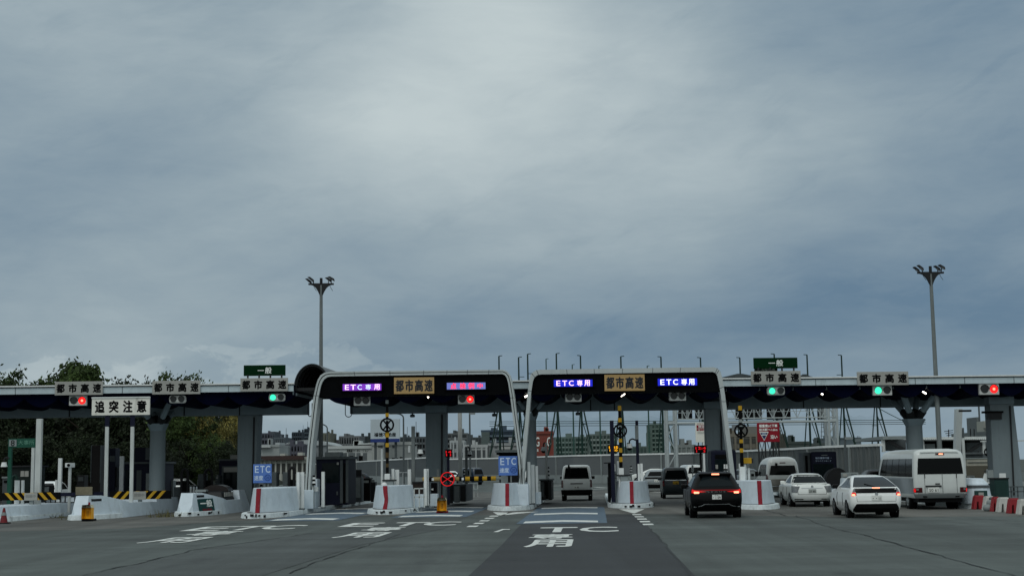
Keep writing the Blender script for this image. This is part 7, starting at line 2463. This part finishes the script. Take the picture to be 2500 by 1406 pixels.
pbox('depot_wall', 'cream parapet wall below the depot building', 'wall', (2360, 1119, 2458, None), 106, .6, mat('cream_wall', '#96968b', .8, var=.15), zb=0, parts=(('lower_face', (2358, 1136, 2460, 1165), -.2, .2, mat('tan_wall', '#4c4a40', .8)), ('rail', (2362, 1127, 2456, 1128), -.1, .1, M['greyd']), ('coping', (2358, 1117, 2460, 1119), -.08, .8, M['grey'])))
pbox('yard_equipment', 'dark cluster of yard equipment between the microbus and the wide right column', 'equipment', (2356, 1104, 2400, 1118), 108, 1.5, M['greyd'], zb=0, parts=(('beam', (2352, 1108, 2404, 1110), -.2, .2, M['dark']), ('pipe', (2370, 1098, 2373, 1106), .1, .2, M['dark']), ('pipe', (2388, 1100, 2391, 1106), .1, .2, M['dark'])))
t = thing('leaning_pillar', 'pale tapering pillar right of the lamp mast above the microbus', 'pillar', P(2332, 1150, 84))
a, b, c_, d_ = P(2330, 1190, 84), P(2343, 1190, 84), P(2350, 998, 84), P(2336, 998, 84)
MB().prism([Vector((a.x, 84, 0)), Vector((b.x, 84, 0)), c_, d_], Vector((0, .5, 0))).build('shaft', M['arch'], t)
for lb, x, y0, y1, Y, m in (('thin pole with a dark lattice box right of the microbus', 2350, 1050, 1140, 100, M['post']), ('pale signal pole before the depot tower', 2421, 1055, 1150, 98, M['post'])):
    t = thing('utility_pole', lb, 'pole', P(x, y1, Y))
    q = P(x, y0, Y)
    MB().cyl((q.x, Y, 0), q, .1, n=8).build('shaft', m, t)
    if 'lattice' in lb:
        mb = MB()
        pb(mb, 2346, 1044, 2354, 1068, Y - .1, .3)
        mb.build('box', M['greyd'], t)
    else: MB().bar(q - AX * .8 - ZU * .6, q + AX * 2.2 - ZU * .6, .08).build('arm', m, t)
a = P(2316, 1066, 112)
t = thing('roof_aerial', 'fishbone television aerial on the shed roof', 'aerial', a, 0, 'thin aerials on the depot roofs')
MB().cyl(a - ZU * .2, P(2316, 1048, 112), .04, n=6).build('rod', M['dark'], t)
for k, y in enumerate((1050, 1055, 1060)): MB().bar(P(2305 + k * 3, y + 3, 112), P(2327 - k, y, 112), .05).build('element', M['dark'], t)

# ------------------------------------------------------------------ driving range: green poles, stays and net
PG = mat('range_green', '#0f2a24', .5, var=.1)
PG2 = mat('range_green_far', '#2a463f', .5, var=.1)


def net_pole(label, x, y0, Y, back=False, hook=1):
    top = P(x, y0, Y)
    t = thing('net_pole', label, 'pole', (top.x, Y, 0), 0, 'green poles of the driving range')
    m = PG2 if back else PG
    MB().cyl((top.x, Y, 0), top, .20, .12, 8).build('mast', m, t)
    MB().bar(top, top + AX * (.55 * hook) + ZU * .05, .12).build('hook', m, t)
    MB().bar(top - ZU * 3.2, top - ZU * 3.2 + AX * (.9 * hook), .1).build('hook', m, t)
    zc = 13.0
    if not back:
        MB().cyl((top.x + .05 * hook, Y, zc), (top.x - 2.3 * hook, Y - 1.5, 0), .13, n=7).build('stay', m, t)
        MB().cyl((top.x, Y, 9.4), (top.x - 1.55 * hook, Y - 1.1, 9.4 * .99 - 5.5), .07, n=6).build('stay_brace', m, t)
        MB().cyl((top.x, Y, 8.6), (top.x - .75 * hook, Y - .5, 8.6), .07, n=6).build('stay_brace', m, t)
        MB().cyl((top.x, Y + .3, zc), (top.x + .9 * hook, Y + 2.5, 0), .1, n=7).build('stay', m, t)
    return t


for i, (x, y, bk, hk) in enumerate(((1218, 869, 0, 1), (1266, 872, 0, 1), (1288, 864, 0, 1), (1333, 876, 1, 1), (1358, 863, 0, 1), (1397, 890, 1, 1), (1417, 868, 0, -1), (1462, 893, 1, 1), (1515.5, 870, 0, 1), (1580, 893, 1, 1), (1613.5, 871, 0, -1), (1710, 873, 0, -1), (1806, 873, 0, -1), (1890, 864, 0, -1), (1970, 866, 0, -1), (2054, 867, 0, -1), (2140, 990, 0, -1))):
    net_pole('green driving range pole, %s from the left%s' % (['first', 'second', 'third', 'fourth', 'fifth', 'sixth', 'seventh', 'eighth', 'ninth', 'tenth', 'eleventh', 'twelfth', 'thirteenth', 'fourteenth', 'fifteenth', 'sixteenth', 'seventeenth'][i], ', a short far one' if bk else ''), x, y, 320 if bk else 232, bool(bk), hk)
nm_ = bpy.data.materials.new('range_net')
nm_.use_nodes = True
nt = nm_.node_tree
b_ = nt.nodes['Principled BSDF']
b_.inputs['Base Color'].default_value = lin('#2f5a50')
b_.inputs['Roughness'].default_value = .9
tc = nt.nodes.new('ShaderNodeTexCoord')
nz = nt.nodes.new('ShaderNodeTexNoise')
nz.inputs['Scale'].default_value = .25
mp = nt.nodes.new('ShaderNodeMapping')
mp.inputs['Scale'].default_value = (1, 1, .08)
nt.links.new(tc.outputs['Object'], mp.inputs[0])
nt.links.new(mp.outputs[0], nz.inputs['Vector'])
mr = nt.nodes.new('ShaderNodeMapRange')
mr.inputs[1].default_value, mr.inputs[2].default_value, mr.inputs[3].default_value, mr.inputs[4].default_value = .35, .7, .04, .14
nt.links.new(nz.outputs['Fac'], mr.inputs[0])
nt.links.new(mr.outputs[0], b_.inputs['Alpha'])
for lb, x0, x1, ya, yb, Y in (('sheer green net hung along the front poles of the driving range', 1266, 1806, 1012, 1012, 231), ('sheer net between the right poles of the driving range', 1806, 2140, 1000, 1012, 233), ('sheer net on the far side of the driving range', 1310, 1640, 950, 950, 321)):
    a, b = P(x0, ya, Y), P(x1, yb, Y)
    t = thing('range_net', lb, 'net', ((a.x + b.x) / 2, Y, 0))
    mb = MB()
    n = 40
    tops = [a + (b - a) * (i / n) - ZU * (.5 * abs(math.sin(i * .8))) for i in range(n + 1)]
    for i in range(n):
        p, q = tops[i], tops[i + 1]
        w0, w1 = .25 * math.sin(i * 1.3), .25 * math.sin((i + 1) * 1.3)
        mb.add([Vector((p.x, Y + w0, 0)), Vector((q.x, Y + w1, 0)), Vector((q.x, Y + w1, q.z)), Vector((p.x, Y + w0, p.z))], [(0, 1, 2, 3)])
    mb.build('mesh', nm_, t)
t = thing('range_cables', 'pair of thin cables strung between the driving range poles', 'cables', P(1700, 1035, 230))
for y0, y1 in ((1034, 1030), (1040, 1034.5), (1029, 1025)):
    MB().cyl(P(1195, y0, 230), P(2260, y1, 230), .045, n=5).build('cable', PG, t)
t = thing('range_cables', 'sagging net rope falling from the rightmost green pole', 'cables', P(2200, 1020, 229))
MB().tube([P(2140 + 11 * i, 993 + 5.2 * i + (0.35 * i * (10 - i)) * .35, 229) for i in range(11)], .06, 5).build('rope', PG2, t)
# overhead power pylons far off at right
for lb, x, y0 in (('thin lattice pylon far behind the gantry', 2008, 1032), ('small dark pylon above the ribbed wall at right', 2095, 1064)):
    a = P(x, y0, 600)
    t = thing('power_pylon', lb, 'pylon', (a.x, 600, 0), 0, 'power pylons on the skyline')
    for s in (-1, 1): MB().bar((a.x + s * 1.6, 600, 0), (a.x + s * .3, 600, a.z), .22).build('leg', M['greyd'], t)
    for k in range(6):
        z = a.z * (.4 + .1 * k)
        MB().bar((a.x - 1.5 + .15 * k, 600, z), (a.x + 1.5 - .15 * k, 600, z), .2).build('cross_arm', M['greyd'], t)
# distant street lamps
for lb, x, y0, Y, hd in (('distant street lamp with its arm curving left behind the lamp mast', 799, 1036, 150, -1), ('distant street lamp curving left above the billboard', 985, 1010, 130, -1), ('thin straight distant pole right of the tall grey pole', 1146.5, 1004, 128, 0), ('thin pale pole with a small camera before the ribbed wall', 2062, 1062, 92, 0)):
    q = P(x, y0 + (10 if hd else 0), Y)
    t = thing('street_lamp', lb, 'street lamp', (q.x, Y, 0), 0, 'thin distant poles')
    MB().cyl((q.x, Y, 0), q, .10, .07, 8).build('pole', M['greyd'], t)
    if hd:
        r = 11 * px(Y)
        pts = [q + AX * (hd * r * (1 - math.cos(math.pi / 2 * i / 8)) * 1.5) + ZU * (r * math.sin(math.pi / 2 * i / 8)) for i in range(9)]
        MB().tube(pts, .07, 6).build('arm', M['greyd'], t)
        MB().box(pts[-1] + AX * hd * .3, (.7, .25, .14)).build('lamp_head', M['grey'], t)
    else: MB().box(q + ZU * -.2 + AX * .25, (.5, .2, .16)).build('fitting', M['grey'], t)

# ------------------------------------------------------------------ trees at left
pts = [(-95, 100), (-60, 108), (-24, 120), (-20, 128), (-18, 150)]
mb = MB()
for k in range(2):
    pass
hm = mat('bank_earth', '#1a2016', .95, var=.4, scale=.6)
mb = MB()
prof = [(-130, 104), (-60, 104), (-34, 104), (-26, 106), (-22, 116)]
mb.add([Vector((x, y, 0)) for x, y in prof] + [Vector((x - 3, y + 9, 3.4 if i < 4 else 0.2)) for i, (x, y) in enumerate(prof)] + [Vector((x - 6, y + 60, 4.0 if i < 4 else .2)) for i, (x, y) in enumerate(prof)],
       [(i, i + 1, i + 6, i + 5) for i in range(4)] + [(i + 5, i + 6, i + 11, i + 10) for i in range(4)])
struct(mb.build('wooded_bank', hm, smooth=True))


def leaf_mat(name, cols, sc=.7):
    m = bpy.data.materials.new(name)
    m.use_nodes = True
    nt = m.node_tree
    N, L = nt.nodes, nt.links
    b = N['Principled BSDF']
    b.inputs['Roughness'].default_value = .75
    b.inputs['Specular IOR Level'].default_value = .25
    tc = N.new('ShaderNodeTexCoord')
    nz = N.new('ShaderNodeTexNoise')
    nz.inputs['Scale'].default_value = sc
    nz.inputs['Detail'].default_value = 4
    L.new(tc.outputs['Object'], nz.inputs['Vector'])
    rp = N.new('ShaderNodeValToRGB')
    L.new(nz.outputs['Fac'], rp.inputs[0])
    e = rp.color_ramp.elements
    e[0].position, e[0].color = .38, lin(cols[0])
    e[1].position, e[1].color = .64, lin(cols[1])
    g = N.new('ShaderNodeNewGeometry')
    mr = N.new('ShaderNodeMapRange')
    mr.inputs[3].default_value, mr.inputs[4].default_value = .6, 1.45
    L.new(g.outputs['Random Per Island'], mr.inputs[0])
    mx = N.new('ShaderNodeMix')
    mx.data_type = 'RGBA'
    mx.blend_type = 'MULTIPLY'
    mx.inputs[0].default_value = 1
    L.new(rp.outputs[0], mx.inputs[6])
    L.new(mr.outputs[0], mx.inputs[7])
    L.new(mx.outputs[2], b.inputs['Base Color'])
    return m


LM = dict(dark=leaf_mat('dark_leaves', ('#10170d', '#26331b')), mid=leaf_mat('mid_leaves', ('#1c2a14', '#4a5f2c')), olive=leaf_mat('olive_leaves', ('#2a3018', '#968c4c'), .9), brown=leaf_mat('brownish_leaves', ('#1b1f13', '#4a4628')))
BARK = mat('bark', '#2a231d', .9, var=.3)


def crown_mesh(kind, seed):
    r = random.Random(seed)
    mb = MB()
    if kind == 'spire':
        cl = []
        for k in range(120):
            z = r.random() ** .8
            rad = (1 - z) * .42 + .05
            a = r.uniform(0, 6.28)
            q = rad * math.sqrt(r.random())
            cl.append((q * math.cos(a), q * math.sin(a), .12 + .86 * z, .055 + .05 * (1 - z)))
    else:
        lobes = [(r.uniform(-.28, .28), r.uniform(-.28, .28), r.uniform(.34, .8), r.uniform(.14, .26)) for _ in range(12)]
        cl = []
        for k in range(190):
            L_ = r.choice(lobes)
            d = Vector((r.gauss(0, 1), r.gauss(0, 1), r.gauss(0, .8))).normalized() * (L_[3] * r.uniform(.55, 1.05))
            cl.append((L_[0] + d.x, L_[1] + d.y, L_[2] + d.z, r.uniform(.03, .075)))
    for x, y, z, s in cl:
        for k in range(62):
            d = Vector((r.gauss(0, 1), r.gauss(0, 1), r.gauss(0, .75))) * (s * .62)
            c = Vector((x, y, z)) + d
            u = Vector((r.uniform(-1, 1), r.uniform(-1, 1), r.uniform(-.6, 1))).normalized()
            v = u.orthogonal().normalized()
            w = u.cross(v)
            q = r.uniform(.008, .015)
            mb.add([c - v * q * 1.5, c + w * q * .75, c + v * q * 1.6, c - w * q * .75], [(0, 1, 2, 3)])
    z1 = sorted(v[2] for v in mb.v)[-40]
    mb.v = [(v[0], v[1], v[2] / z1) for v in mb.v]
    return mb


CM = {}


def tree(label, x, ytop, Y, kind, leaf, wide=.8, seed=1, group='trees on the bank behind the left canopy', zb=0.0):
    top = P(x, ytop, Y)
    h = top.z - zb
    t = thing('tree', label, 'tree', (top.x, Y, zb), seed * 1.3, group)
    key = (kind, seed % 3, leaf)
    if key not in CM:
        o = crown_mesh(kind, seed % 3 + (10 if kind == 'spire' else 0)).build('crown', LM[leaf], t, world=False)
        CM[key] = o.data
    else:
        o = bpy.data.objects.new('crown', CM[key])
        COL.objects.link(o)
        o.parent = t
    o.scale = (h * wide, h * wide, h)
    r = random.Random(seed)
    mb = MB()
    pts = [Vector((0, 0, 0)), Vector((.02 * h, 0, h * .3)), Vector((-.01 * h, .01 * h, h * .6)), Vector((0, 0, h * .88))]
    mb.tube(pts, [h * .028, h * .02, h * .013, h * .004], 8)
    for k in range(6):
        a = r.uniform(0, 6.28)
        z = h * r.uniform(.3, .65)
        mb.cyl((0, 0, z), (math.cos(a) * h * .24 * wide, math.sin(a) * h * .24 * wide, z + h * .18), h * .009, h * .003, 5)
    mb.build('trunk', BARK, t, smooth=True, world=False)
    return t


TL = [('pale-tipped tree cut by the left edge of the photo', -22, 886, 104, 'round', 'mid', .9), ('low dark tree right of the one at the left edge', 52, 934, 108, 'round', 'dark', .9), ('small loose tree left of the leftmost grey board', 95, 922, 112, 'round', 'mid', .9),
      ('bushy greyish tree behind the leftmost grey board', 142, 904, 109, 'round', 'mid', .85), ('tall pointed dark tree above the leftmost grey board', 188, 883, 112, 'spire', 'mid', .95), ('second pointed dark tree beside the tallest one', 222, 892, 110, 'spire', 'mid', .8),
      ('thin low branches right of the leftmost grey board', 258, 936, 106, 'round', 'dark', .6), ('dark dome-topped tree between the first two grey boards', 318, 927, 116, 'round', 'dark', .75), ('dark tree just left of the second grey board', 356, 931, 112, 'round', 'dark', .6),
      ('pale-tipped tree above the second grey board', 452, 908, 118, 'round', 'mid', .7), ('low dark tree right of the second grey board', 496, 924, 114, 'round', 'dark', .6), ('tree hidden behind the left canopy, over the dark green booth', 20, 962, 100, 'round', 'dark', .9),
      ('dark tree behind the left striped plank', 110, 968, 101, 'round', 'dark', .9), ('dark tree behind the warning sign posts', 215, 966, 100, 'round', 'dark', .95), ('dark green tree behind the large navy booth', 330, 972, 99, 'round', 'dark', .9),
      ('mid green tree right of the branching column at left', 432, 985, 98, 'round', 'mid', .85), ('olive flowering tree left of the wide flat column', 520, 985, 100, 'round', 'olive', .72), ('second olive tree hard against the wide flat column', 572, 978, 104, 'round', 'olive', .55),
      ('shadowy low tree under the olive ones', 505, 1062, 95, 'round', 'mid', .9), ('shadowy low tree behind the black guard hoops', 440, 1070, 94, 'round', 'dark', 1.0), ('shadowy low tree behind the navy ticket booth', 560, 1075, 93, 'round', 'dark', .9),
      ('low bush behind the tall square pole at left', 60, 1060, 94, 'round', 'dark', 1.1), ('low bush behind the post camera', 165, 1065, 94, 'round', 'dark', 1.1), ('low bush between the warning sign posts', 270, 1070, 94, 'round', 'dark', 1.1), ('low bush behind the branching column at left', 375, 1068, 94, 'round', 'dark', 1.1), ('low bush at the left edge of the photo', -30, 1050, 95, 'round', 'dark', 1.1),
      ('dark tree filling the gap left of the second grey board, in the rear row', 265, 960, 125, 'round', 'dark', 1.0), ('dark tree in the rear row behind the green sign', 60, 958, 126, 'round', 'dark', 1.0), ('dark tree in the rear row behind the branching column', 395, 962, 124, 'round', 'dark', 1.0), ('dark tree in the rear row beside the olive trees', 490, 965, 122, 'round', 'dark', .9), ('dark tree in the rear row behind the leftmost signal', 165, 960, 127, 'round', 'dark', 1.0)]
for i, (lb, x, y, Y, k, lf, wd) in enumerate(TL):
    tree(lb, x, y, Y, k, lf, wd, i + 1)
